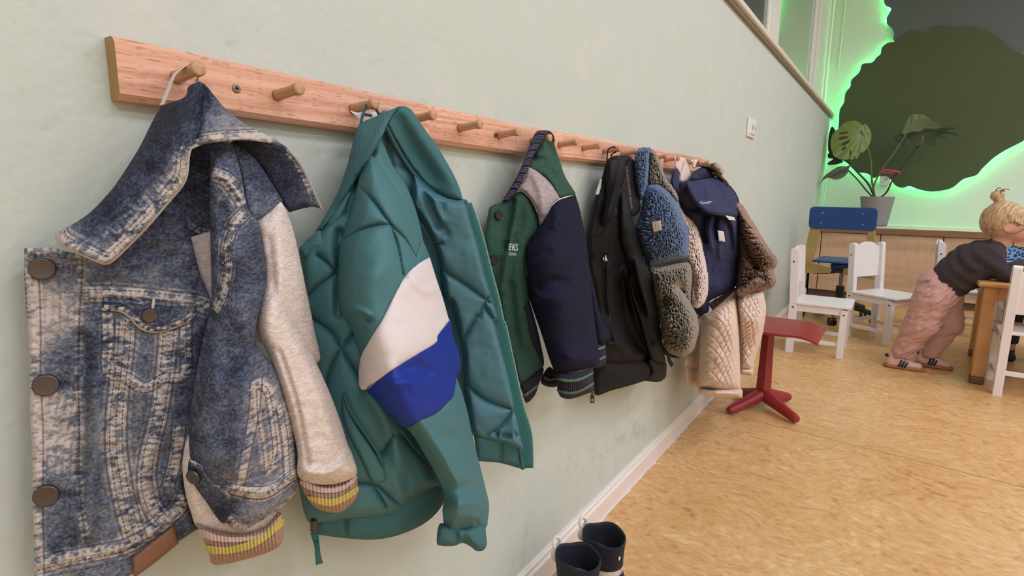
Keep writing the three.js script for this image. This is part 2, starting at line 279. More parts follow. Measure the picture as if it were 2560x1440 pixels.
// tree crown panels with a green light strip running round behind them
const LED = new THREE.Color(0.12, 1.0, 0.30);
function crown(name, label, px, zBack, thick, mat, ledRuns, ledPower) {
  const z = zBack + thick, pts = smoothLine(px, true, 5).map(([x, y]) => onZ(x, y, z));
  const sh = new THREE.Shape(pts.map((p) => new THREE.Vector2(p.x, p.y)));
  const g = new THREE.ExtrudeGeometry(sh, { depth: thick, bevelEnabled: false }); g.translate(0, 0, zBack);
  const t = thing(name, label, 'wall panel'); mesh('panel', g, mat, t);
  return { t, pts };
}
const inset = (pts, d) => pts.map((p, i) => { const a = pts[(i + pts.length - 3) % pts.length], b = pts[(i + 3) % pts.length], tx = b.x - a.x, ty = b.y - a.y, l = Math.hypot(tx, ty) || 1; return new THREE.Vector3(p.x - ty / l * d, p.y + tx / l * d, p.z); });
{
  const left = cI([[1510, 340, 1], [1440, 350], [1390, 390], [1380, 440], [1345, 470], [1310, 510], [1230, 525], [1205, 590], [1140, 655], [1133, 705], [1092, 760], [1078, 840], [1045, 900], [1038, 1000]]);
  const low = cJ([[505, 300], [470, 420], [500, 520], [560, 538], [620, 575], [700, 645], [750, 652], [800, 664], [840, 700], [890, 690], [940, 678], [1000, 700], [1050, 768], [1120, 795], [1190, 778], [1280, 810], [1390, 830], [1500, 820], [1600, 790], [1700, 712], [1820, 675], [1880, 610]]);
  const right = [[2480, 398], [2498, 385], [2520, 372], [2540, 362], [2562, 349], [2585, 318], [2612, 290], [2618, 262], [2640, 225], [2632, 190], [2610, 160], [2580, 142]];
  const top = cI([[2553, 440], [2480, 425], [2440, 400], [2380, 340], [2300, 280], [2200, 235], [2060, 215], [1960, 222], [1870, 207], [1800, 225], [1720, 272], [1660, 248], [1610, 255], [1560, 300]]);
  const green = crown('tree_crown_panel', 'large dark olive green tree crown panel with a wavy edge', [...left, ...low, ...right, ...top], ROOM.zf + 0.045, 0.018, std({ color: 0x46522f, roughness: 0.75, bumpMap: rollerBump, bumpScale: 0.0004 }));
  const gl = cI([[1500, 345], [1490, 290], [1480, 240], [1432, 190], [1430, 145], [1452, 105], [1466, 65], [1420, 40], [1405, -10], [1420, -60], [1400, -120], [1440, -180], [1430, -260], [1490, -320], [1500, -400], [1570, -430], [1620, -500], [1700, -500], [1780, -560], [1900, -560], [2000, -600], [2150, -590], [2260, -560], [2400, -560], [2500, -480], [2620, -440], [2680, -330], [2760, -240], [2740, -100], [2800, 40], [2760, 180], [2700, 260], [2680, 360], [2560, 420], [2400, 480], [2000, 520], [1700, 480]]);
  const grey = crown('tree_crown_panel', 'slate grey tree crown panel overlapped by the olive green one', gl, ROOM.zf + 0.026, 0.018, std({ color: 0x57605c, roughness: 0.75, bumpMap: rollerBump, bumpScale: 0.0004 }));
  // strips: sections of each outline that face the bare wall
  const strip = (t, pts, sgn, z, spacing) => {
    const q = inset(pts, sgn * 0.03).map((p) => V(p.x, p.y, z)), q2 = inset(pts, sgn * 0.055); const m = mesh('light_strip', tube(q.filter((_, i) => i % 3 === 0), 0.004, 6), std({ color: 0x052008, emissive: LED, emissiveIntensity: 60 }), t, 'green light strip behind the panel edge');
    m.castShadow = false;
    let acc = 0; for (let i = 1; i < q.length; i++) { acc += q[i].distanceTo(q[i - 1]); if (acc > spacing) { acc = 0; const l = new THREE.PointLight(LED, 0.024, 1.2, 2); l.position.set(q2[i].x, q2[i].y, z + 0.004); l.castShadow = true; l.shadow.radius = 0.2; scene.add(l); } }
  };
  const gp = green.pts, n1 = smoothLine([...left, ...low, ...right.slice(0, 9)], false, 5).map(([x, y]) => onZ(x, y, ROOM.zf + 0.063));
  strip(green.t, n1, 1, ROOM.zf + 0.022, 0.3);
  const n2 = smoothLine(gl.slice(3, 27), false, 5).map(([x, y]) => onZ(x, y, ROOM.zf + 0.044));
  strip(grey.t, n2, -1, ROOM.zf + 0.014, 0.3);
}
// ---------------------------------------------------------------- cloth: a closed puffed sheet with its own distance from the wall, thickness and folds
const asField = (d) => typeof d === 'function' ? d : field(d);
function sheet({ o, d, g = 5, puff = 0.006, r = 14, t = 0.004, rb = r, h, sil, raw = false, place = onX, fuzz = 0, holes = [] }) {
  const D = asField(d), poly = raw ? o : smoothLine(o, true, fuzz ? 2 : Math.max(3, g)).map(([x, y], i) => fuzz ? [x + (hash(i, 3, 1) - 0.5) * 2 * fuzz, y + (hash(i, 5, 2) - 0.5) * 2 * fuzz] : [x, y]), silp = sil ? (raw ? sil : smoothLine(sil, true, 8)) : null;
  const rings = [poly, ...holes.map((q) => smoothLine(q, true, g))], near = (x, y) => { let s = segInfo(poly, x, y, true); for (let i = 1; i < rings.length; i++) { const q = segInfo(rings[i], x, y, true); if (q.d < s.d) s = q; } return s; };
  let x0 = 1e9, x1 = -1e9, y0 = 1e9, y1 = -1e9; for (const [x, y] of poly) { x0 = Math.min(x0, x); x1 = Math.max(x1, x); y0 = Math.min(y0, y); y1 = Math.max(y1, y); }
  x0 -= g * 0.7; y0 -= g * 0.7; const nx = Math.ceil((x1 - x0) / g) + 1, ny = Math.ceil((y1 - y0) / g) + 1;
  const ins = new Uint8Array((nx + 1) * (ny + 1)), id = (i, j) => j * (nx + 1) + i;
  // scan-line inside test
  for (let j = 0; j <= ny; j++) { const y = y0 + j * g, xs = []; for (const pg of rings) for (let k = 0, l = pg.length - 1; k < pg.length; l = k++) { const a = pg[k], b = pg[l]; if ((a[1] > y) !== (b[1] > y)) xs.push((b[0] - a[0]) * (y - a[1]) / (b[1] - a[1]) + a[0]); } xs.sort((a, b) => a - b); for (let i = 0; i <= nx; i++) { const x = x0 + i * g; let c = 0; for (const q of xs) if (q < x) c++; ins[id(i, j)] = c & 1; } }
  const map = new Map(), vx = [], cells = [];
  const vert = (i, j) => {
    const k = id(i, j); if (map.has(k)) return map.get(k);
    let x = x0 + i * g, y = y0 + j * g, sd; const s = near(x, y);
    const edge = !ins[k]; if (edge) { x = s.x; y = s.y; sd = 0; } else sd = s.d;
    if (silp) { sd = inside(silp, x, y) ? segInfo(silp, x, y, true).d : 0; }
    const n = vx.length; vx.push({ x, y, sd, edge, ed: edge ? 0 : s.d, i, j }); map.set(k, n); return n;
  };
  for (let j = 0; j < ny; j++) for (let i = 0; i < nx; i++) { if (ins[id(i, j)] + ins[id(i + 1, j)] + ins[id(i + 1, j + 1)] + ins[id(i, j + 1)] === 0) continue; cells.push([vert(i, j), vert(i + 1, j), vert(i + 1, j + 1), vert(i, j + 1)]); }
  if (!raw) for (const c of o) if (c[2] === 1) { let b = -1, bd = g * 1.6; vx.forEach((v, i) => { if (!v.edge) return; const q = Math.hypot(v.x - c[0], v.y - c[1]); if (q < bd) { bd = q; b = i; } }); if (b >= 0) { vx[b].x = c[0]; vx[b].y = c[1]; } }
  const N = vx.length, pos = [], uv = [], idx = [], back = new Array(N), prof = (e) => { e = clamp(e); return Math.sqrt(Math.max(0, 1 - (1 - e) * (1 - e))); };
  const add = (p, b) => { pos.push(p.x, p.y, p.z); uv.push((b.x - b.z) * 0.8, b.y); return pos.length / 3 - 1; };
  for (const v of vx) v.pf = puff * prof(v.sd / r);
  for (let it = 0, n = clamp(Math.round((r / g) ** 2 * 0.13), 2, 60); it < n; it++) {   // round off the ridge along the middle
    const q = vx.map((v) => { if (v.edge) return v.pf; let a = v.pf * 2, c = 2; for (const [di, dj] of [[1, 0], [-1, 0], [0, 1], [0, -1]]) { const k = map.get(id(v.i + di, v.j + dj)); if (k !== undefined) { a += vx[k].pf; c++; } } return a / c; });
    vx.forEach((v, k) => { v.pf = q[k]; });
  }
  vx.forEach((v) => { const b = D(v.x, v.y); v.b = b; let f = b + v.pf; const P = place(v.x, v.y, b); v.P = P; if (h) { f += h(v.x, v.y, P, v.ed) * (silp ? 1 : clamp(v.ed / (r * 0.6))); } add(place(v.x, v.y, f), P); });
  vx.forEach((v, i) => { if (v.edge && !silp) back[i] = i; else back[i] = add(place(v.x, v.y, v.b - t * (silp ? 1 : prof(v.ed / rb))), v.P); });
  const tri = (a, b, c, out) => { if (a === b || b === c || a === c) return; out.push(a, b, c); };
  const rimEdges = new Map();
  for (const [a, b, c, e] of cells) { tri(a, c, b, idx); tri(a, e, c, idx); }
  const nf = idx.length;
  if (silp) for (let k = 0; k < nf; k += 3) for (let q = 0; q < 3; q++) { const a = idx[k + q], b = idx[k + (q + 1) % 3], key = a < b ? a * 1e7 + b : b * 1e7 + a; if (rimEdges.has(key)) rimEdges.set(key, null); else rimEdges.set(key, [a, b]); }
  for (let k = 0; k < nf; k += 3) tri(back[idx[k]], back[idx[k + 2]], back[idx[k + 1]], idx);
  for (const e of rimEdges.values()) if (e) { const [a, b] = e; idx.push(b, a, back[a], b, back[a], back[b]); }
  const G = new THREE.BufferGeometry(); G.setAttribute('position', new THREE.Float32BufferAttribute(pos, 3)); G.setAttribute('uv', new THREE.Float32BufferAttribute(uv, 2)); G.setIndex(idx); G.computeVertexNormals(); return G;
}
const cloth = (parent, name, mat, opt, label) => mesh(name, sheet(opt), mat, parent, label);
// ridges (a > 0), creases (a < 0) and steps along lines drawn over the cloth
function folds(list) {
  const L = list.map(({ p, w, a, kind = 'r', k = 0 }) => { const q = smoothLine(p, false, 8); let x0 = 1e9, x1 = -1e9, y0 = 1e9, y1 = -1e9; for (const [x, y] of q) { x0 = Math.min(x0, x); x1 = Math.max(x1, x); y0 = Math.min(y0, y); y1 = Math.max(y1, y); } const e = 3.2 * w; return { q, w, a, kind, k, x0: x0 - e, x1: x1 + e, y0: y0 - e, y1: y1 + e, len: q.length }; });
  return (x, y) => {
    let v = 0;
    for (const f of L) {
      if (x < f.x0 || x > f.x1 || y < f.y0 || y > f.y1) continue;
      const s = segInfo(f.q, x, y, false), e = s.d / f.w; if (e > 3.2) continue;
      let A = f.a; if (f.k) A *= 1 + 0.6 * Math.sin(s.along * f.k + 2 * Math.sin(s.along * f.k * 0.37));
      if (f.kind === 'r') v += A * Math.exp(-e * e); else if (f.kind === 's') v += A * s.side * e * Math.exp(-e * e * 0.7); else v += A * Math.exp(-e);
    }
    return v;
  };
}
function quilt(lines, A, w) {   // pillows between stitched lines
  const L = lines.map((p) => smoothLine(p, false, 8));
  return (x, y) => { let m = 1e9; for (const q of L) m = Math.min(m, segInfo(q, x, y, false).d); return A * (1 - Math.exp(-m / w)); };
}
const wrinkle = (amp, fx, fy, s, rot = 0) => { const c = Math.cos(rot), n = Math.sin(rot); return (x, y) => { const u = x * c + y * n, v = -x * n + y * c; return amp * (fbm(u * fx, v * fy, s, 3) - 0.5) * 2; }; };
const sum = (...f) => (x, y, P, e) => { let v = 0; for (const q of f) v += q(x, y, P, e); return v; };
const ribs = (A, pitch, ang) => (x, y) => A * (Math.abs(Math.sin(Math.PI * (x * Math.cos(ang) + y * Math.sin(ang)) / pitch)) - 0.5);
function line3(px, D, lift = 0, place = onX) { const F = asField(D); return px.map(([x, y]) => place(x, y, F(x, y) + lift)); }
function piping(parent, name, mat, px, D, r, lift = 0, seg = 8, label, place = onX) { const q = smoothLine(px, false, 14); return mesh(name, tube(line3(q, D, lift, place), r, seg), mat, parent, label); }
function disc(parent, name, mat, px, py, D, r, th, label, sx = 1) {   // a round button lying on the cloth
  const F = asField(D), c = onX(px, py, F(px, py)), e = 6, a = onX(px + e, py, F(px + e, py)).sub(c), b = onX(px, py + e, F(px, py + e)).sub(c), n = b.clone().cross(a).normalize(); if (n.x < 0) n.negate();
  const pr = [[0, 0], [r, 0], [r, th * 0.55], [r * 0.93, th * 0.9], [r * 0.84, th], [r * 0.78, th * 0.86], [r * 0.3, th * 0.8], [0, th * 0.82]].map(([p, q]) => new THREE.Vector2(p, q));
  const g = new THREE.LatheGeometry(pr, 28); if (sx !== 1) g.scale(sx, 1, 1); along(g, c, n); return mesh(name, g, mat, parent, label);
}
// a picture in the cloth's own flat space: distance along the wall (u) and height (v), in metres
function clothArt(px, D, res) {
  const F = asField(D), q = px.map(([x, y]) => onX(x, y, F(x, y))), U = (p) => (p.x - p.z) * 0.8, u0 = Math.min(...q.map(U)) - 0.01, u1 = Math.max(...q.map(U)) + 0.01, v0 = Math.min(...q.map((p) => p.y)) - 0.01, v1 = Math.max(...q.map((p) => p.y)) + 0.01;
  const w = Math.min(2048, Math.round((u1 - u0) / res)), h = Math.min(2048, Math.round((v1 - v0) / res)), c = document.createElement('canvas'); c.width = w; c.height = h; const x = c.getContext('2d');
  const at = (a, b) => { const p = onX(a, b, F(a, b)); return [(U(p) - u0) / (u1 - u0) * w, (1 - (p.y - v0) / (v1 - v0)) * h]; };
  const path = (pts, close) => { const s = smoothLine(pts, close, 8); x.beginPath(); s.forEach(([a, b], i) => { const [m, n] = at(a, b); if (i) x.lineTo(m, n); else x.moveTo(m, n); }); if (close) x.closePath(); };
  const fit = (t, srgb = true) => { t.repeat.set(1 / (u1 - u0), 1 / (v1 - v0)); t.offset.set(-u0 / (u1 - u0), -v0 / (v1 - v0)); if (srgb) t.colorSpace = THREE.SRGBColorSpace; t.wrapS = t.wrapT = THREE.ClampToEdgeWrapping; t.magFilter = THREE.LinearFilter; return t; };
  return { c, x, at, path, fit, w, h, u0, u1, v0, v1, px: (m) => m * w / (u1 - u0) };
}

const sherpa = (A, size, seed, soft = 1) => (x, y, P) => { const u = -P.z / size, v = P.y / size, w = fbm(u * 0.7, v * 0.7, seed, 2) * 1.4, [a, b] = worley(u + w, v + w * 0.8, seed); return A * (1 - Math.min(1, a * 1.15) ** 1.4 - 0.35 + 0.25 * Math.min(1, (b - a) * 3) * soft); };
const fleece = (hex, seed, dark = 0.82) => { const c = new THREE.Color(hex), t = dataTex(256, 256, (u, v) => { const k = mix(dark, 1.08, fbm(u * 70, v * 70, seed, 3, 70)); return [c.r, c.g, c.b].map((q) => 255 * Math.pow(q, 1 / 2.2) * k); }, true, 1 / 0.1), b = dataTex(256, 256, (u, v) => fbm(u * 48, v * 48, seed + 1, 3, 48), false, 1 / 0.05); return phys({ map: t, roughness: 1, specularIntensity: 0.25, bumpMap: b, bumpScale: 0.0022, sheen: 0.12, sheenRoughness: 0.5, sheenColor: c.clone().multiplyScalar(0.5), side: THREE.DoubleSide }); };

function stitched(px, D, hex, thread, lines, base, res = 0.0004) {   // plain cloth with rows of stitching
  const a = clothArt(px, D, res); a.x.fillStyle = hex; a.x.fillRect(0, 0, a.w, a.h); a.x.strokeStyle = thread; a.x.lineWidth = a.px(0.0011); a.x.setLineDash([a.px(0.0032), a.px(0.0009)]); for (const l of lines) { a.path(l, false); a.x.stroke(); }
  const m = base.clone(); m.color.set(0xffffff); m.map = a.fit(new THREE.CanvasTexture(a.c)); return m;
}
// ---------------------------------------------------------------- coat rack: three beech boards with six turned pegs each
const beech = (() => {
  const t = dataTex(1024, 512, (u, v) => {
    const warp = 0.06 * (fbm(u * 2, v * 3, 3, 3) - 0.5), band = fbm(u * 1.6, v * 22 + warp * 60, 5, 4), fl = fbm(u * 55, v * 210, 8, 2), fine = fbm(u * 12, v * 260, 6, 2);
    let k = 0.5 + (band - 0.5) * 1.5 + (fine - 0.5) * 0.40; const ray = fl > 0.72 ? 0.22 : 0;
    const a = [246, 198, 170], b = [208, 150, 122], w = clamp(1 - k); return [0, 1, 2].map((i) => mix(a[i], b[i], w) * (1 - ray * [0.75, 1, 1.1][i]));
  }, true, 1 / 0.62, 1 / 0.11);
  return std({ map: t, roughness: 0.42 });
})();
const pegWood = (() => { const t = dataTex(256, 256, (u, v) => { const k = 0.88 + (fbm(u * 20, v * 3, 4, 3) - 0.5) * 0.35; return [218 * k, 168 * k, 126 * k]; }); return std({ map: t, roughness: 0.4 }); })();
const endGrain = std({ color: 0xa98658, roughness: 0.7 });
const brass = std({ color: 0x8a8366, metalness: 0.9, roughness: 0.42 });
const RACKT = 0.018, PEG0 = 0.278, PEGD = 0.10237, BL = 6 * PEGD, RACK0 = 0.2295;
const topY = [[0.9875, 0.9765], [0.9760, 0.9768], [0.9768, 0.978]];   // the boards hang a little out of true
const pegAt = (i) => { const b = Math.floor(i / 6), s = PEG0 + PEGD * i, t = (s - RACK0 - b * BL) / BL; return V(RACKT, mix(topY[b][0], topY[b][1], t) - 0.0255, -s); };
{
  const hgt = 0.052, ch = 0.005;
  for (let b = 0; b < 3; b++) {
    const t = thing('coat_rack', ['pink beech coat rack board holding the denim and teal jackets', 'pink beech coat rack board holding the varsity and black jackets', 'pink beech coat rack board ending beside the bare wall'][b], 'coat rack', [0, 0, 0]);
    const za = -(RACK0 + b * BL), zb = za - BL + 0.0006;
    const prof = [[0, 0], [RACKT - ch, 0], [RACKT, ch], [RACKT, hgt - ch], [RACKT - ch, hgt], [0, hgt]];
    const pos = [], uv = [], ring = (z, y) => prof.map(([x, h]) => [x, y - hgt + h, z]);
    const r0 = ring(za, topY[b][0]), r1 = ring(zb, topY[b][1]);
    const quad = (a, c, d, e) => { for (const p of [a, c, d, a, d, e]) { pos.push(...p); uv.push(-p[2] + b * 0.23, p[1] + p[0] * 0.7 + b * 0.031); } };
    for (let i = 0; i < 6; i++) { const j = (i + 1) % 6; quad(r0[i], r0[j], r1[j], r1[i]); }
    const g = new THREE.BufferGeometry(); g.setAttribute('position', new THREE.Float32BufferAttribute(pos, 3)); g.setAttribute('uv', new THREE.Float32BufferAttribute(uv, 2)); g.computeVertexNormals();
    mesh('board', g, beech.clone(), t).material.side = THREE.DoubleSide;
    const ends = []; for (const r of [r0, r1]) { const p = []; for (let i = 1; i < 5; i++) p.push(...r[0], ...r[i], ...r[i + 1]); const e = new THREE.BufferGeometry(); e.setAttribute('position', new THREE.Float32BufferAttribute(p, 3)); e.setAttribute('uv', new THREE.Float32BufferAttribute(new Float32Array(p.length / 3 * 2), 2)); e.computeVertexNormals(); ends.push(e); }
    for (const e of ends) mesh('end_grain', e, Object.assign(endGrain.clone(), { side: THREE.DoubleSide }), t, 'paler sawn end of the board');
    for (let i = 0; i < 6; i++) {
      const p = pegAt(b * 6 + i), pr = [[0.0001, 0], [0.0062, 0], [0.0058, 0.004], [0.0054, 0.028], [0.0056, 0.031], [0.0066, 0.0345], [0.0069, 0.037], [0.0067, 0.0395], [0.0056, 0.0415], [0.0001, 0.042]].map(([x, y]) => new THREE.Vector2(x, y));
      mesh('peg', along(new THREE.LatheGeometry(pr, 24), p, V(1, 0.10, 0)), pegWood, t);
    }
    for (const s of [0.335, 0.335 + 0.445]) {   // cross-head screws
      const y = mix(topY[b][0], topY[b][1], (s - RACK0) / BL) - 0.026, z = -(s + b * BL), c = [];
      c.push(along(new THREE.LatheGeometry([[0, 0.0006], [0.0012, 0.0014], [0.0036, 0.0016], [0.0043, 0.0009], [0.0044, 0]].map(([x, q]) => new THREE.Vector2(x, q)), 24), V(RACKT, y, z), V(1, 0, 0)));
      const sc = mesh('screw', c, brass, t);
      mesh('cross_slot', [box(0.0006, 0.0044, 0.0011, RACKT + 0.0015, y, z), box(0.0006, 0.0011, 0.0044, RACKT + 0.0015, y, z)], std({ color: 0x2a261c, roughness: 0.6 }), sc);
    }
  }
}
// wall socket with two inserts
{
  const a = onX(1867, 290, 0), t = thing('light_switch', 'white double rocker switch on the green half wall', 'switch', [0, 1.147, -2.76]);
  mesh('frame_plate', [box(0.009, 0.082, 0.15, 0.0045, 0, 0, 0.004)], whiteGloss, t);
  mesh('inner_frame', [box(0.006, 0.06, 0.112, 0.010, 0, 0, 0.003)], whiteGloss, t);
  for (const s of [-1, 1]) { const k = mesh('rocker', [box(0.006, 0.05, 0.046, 0.0135, 0, s * 0.027, 0.003)], whiteGloss, t); mesh('recess', [along(new THREE.CylinderGeometry(0.013, 0.013, 0.001, 20), V(0.0168, 0, s * 0.027), V(1, 0, 0))], std({ color: 0xa7a29a, roughness: 0.6 }), k); }
}
// ---------------------------------------------------------------- denim jacket with jersey sleeves, on the first peg
function denimArt(px, D, seed, washPts, seams, res = 0.00033, lift = 0.06) {
  const a = clothArt(px, D, res), { x, w, h } = a, S = (m) => m * w / (a.u1 - a.u0);
  x.fillStyle = '#000'; x.fillRect(0, 0, w, h); x.lineCap = 'butt'; x.lineJoin = 'round'; x.globalCompositeOperation = 'lighter';
  for (const s of seams) {
    const W = S(s.w || 0.007), wk = s.wash === undefined ? 1 : s.wash, base = smoothLine(s.p, s.close, 8).map(([m, n]) => a.at(m, n));
    const run = (off) => { x.beginPath(); base.forEach((p, i) => { const A = base[Math.max(0, i - 1)], B = base[Math.min(base.length - 1, i + 1)], tx = B[0] - A[0], ty = B[1] - A[1], l = Math.hypot(tx, ty) || 1; const m = p[0] - ty / l * off, n = p[1] + tx / l * off; if (i) x.lineTo(m, n); else x.moveTo(m, n); }); };
    if (wk > 0) {   // pale worn band, broken by puckers, with dye left along both sides
      run(0); x.strokeStyle = 'rgb(' + Math.round(46 * wk) + ',0,0)'; x.lineWidth = W * 1.7; x.stroke(); x.lineWidth = W * 1.1; x.stroke();
      x.setLineDash([S(0.0034), S(0.0019), S(0.0026), S(0.0023)]); x.strokeStyle = 'rgb(' + Math.round(120 * Math.min(1, wk)) + ',0,0)'; x.lineWidth = W * 0.9; x.stroke(); x.setLineDash([]);
      if (wk > 0.55 && W > S(0.0055)) { x.strokeStyle = 'rgb(0,110,0)'; x.lineWidth = S(0.0012); for (const q of [-0.62, 0.62]) { run(W * q); x.stroke(); } }
    }
    if (s.edge) { a.path(s.p, s.close); x.strokeStyle = 'rgb(0,0,' + Math.round(255 * s.edge) + ')'; x.lineWidth = S(0.0016); x.stroke(); }
    if (s.stitch !== 0) { x.setLineDash([S(0.0026), S(0.0011)]); x.strokeStyle = 'rgb(0,190,0)'; x.lineWidth = Math.max(1, S(0.0007));
      for (const off of (s.stitch || [0])) { const q = smoothLine(s.p, s.close, 8), L = q.map(([m, n]) => a.at(m, n)); x.beginPath(); L.forEach((p, i) => { const A = L[Math.max(0, i - 1)], B = L[Math.min(L.length - 1, i + 1)], tx = B[0] - A[0], ty = B[1] - A[1], l = Math.hypot(tx, ty) || 1, o = S(off); const m = p[0] - ty / l * o, n = p[1] + tx / l * o; if (i) x.lineTo(m, n); else x.moveTo(m, n); }); x.stroke(); }
      x.setLineDash([]); }
  }
  const m = x.getImageData(0, 0, w, h).data, wp = washPts.map(([p, q, v]) => { const [i, j] = a.at(p, q); return [i, j, v]; }), WF = field(wp);
  const lowW = 64, lowH = 64, low = new Float32Array((lowW + 1) * (lowH + 1)); for (let j = 0; j <= lowH; j++) for (let i = 0; i <= lowW; i++) low[j * (lowW + 1) + i] = WF(i / lowW * w, j / lowH * h);
  const ramp = [[24, 27, 41], [47, 54, 76], [84, 91, 107], [122, 124, 131], [166, 158, 152], [196, 185, 176]];
  const col = new Uint8Array(w * h * 4), bmp = new Uint8Array(w * h * 4);
  for (let j = 0; j < h; j++) for (let i = 0; i < w; i++) {
    const k = (j * w + i) * 4, X = i / w * (a.u1 - a.u0), Y = j / h * (a.v1 - a.v0), R = m[k] / 255, G = m[k + 1] / 255, B = m[k + 2] / 255;
    const fi = i / w * lowW, fj = j / h * lowH, ii = Math.min(lowW - 1, fi | 0), jj = Math.min(lowH - 1, fj | 0), a1 = fi - ii, b1 = fj - jj, q = jj * (lowW + 1) + ii;
    const base = mix(mix(low[q], low[q + 1], a1), mix(low[q + lowW + 1], low[q + lowW + 2], a1), b1);
    const n1 = fbm(X * 70, Y * 95, seed, 5), n2 = fbm(X * 600, Y * 750, seed + 5, 3), streak = fbm(X * 190, Y * 330, seed + 9, 4), tw = Math.sin((X + Y) * 5200 + n2 * 6) * 0.5 + (hash(i, j, seed) - 0.5);
    let v = base + lift + (n1 - 0.5) * 0.30 + (n2 - 0.5) * 0.44 + tw * 0.045 + R * (sstep(0.28, 0.66, streak) * 0.80 + 0.02) + B * 0.6;
    v = clamp((v - 0.40) * 1.22 + 0.40, 0, 0.999) * 5; const c = Math.floor(v), f = v - c; for (let z = 0; z < 3; z++) col[k + z] = mix(mix(ramp[c][z], ramp[c + 1][z], f), [30, 30, 50][z], G * 0.8); col[k + 3] = 255;
    const bb = 0.5 + R * 0.20 + R * (streak - 0.5) * 0.55 - G * 0.3 + B * 0.25 + tw * 0.05 + (n2 - 0.5) * 0.12; bmp[k] = bmp[k + 1] = bmp[k + 2] = clamp(bb) * 255; bmp[k + 3] = 255;
  }
  const flip = (d) => { const o = new Uint8Array(d.length); for (let j = 0; j < h; j++) o.set(d.subarray(j * w * 4, (j + 1) * w * 4), (h - 1 - j) * w * 4); return o; };
  const T = a.fit(new THREE.DataTexture(flip(col), w, h)), Bm = a.fit(new THREE.DataTexture(flip(bmp), w, h), false); T.needsUpdate = Bm.needsUpdate = true;
  return std({ map: T, bumpMap: Bm, bumpScale: 0.0022, roughness: 0.88, side: THREE.DoubleSide });
}
const heather = (a, b, seed) => { const t = dataTex(512, 512, (u, v) => { const n = fbm(u * 60, v * 190, seed, 3, 0), m = fbm(u * 18, v * 40, seed + 4, 3), k = clamp(0.5 + (n - 0.5) * 2.0 + (m - 0.5) * 0.8); return [0, 1, 2].map((i) => mix(a[i], b[i], k)); }, true, 1 / 0.11); const bt = dataTex(256, 256, (u, v) => fbm(u * 80, v * 80, seed + 2, 2, 80), false, 1 / 0.06); return phys({ map: t, bumpMap: bt, bumpScale: 0.0006, roughness: 0.95, sheen: 0.4, sheenRoughness: 0.6, sheenColor: new THREE.Color(0.4, 0.38, 0.36), side: THREE.DoubleSide }); };
const buttonMetal = std({ color: 0x625a57, metalness: 0.85, roughness: 0.42 });
const paleTape = std({ color: 0xd8d2cc, roughness: 0.85, side: THREE.DoubleSide });
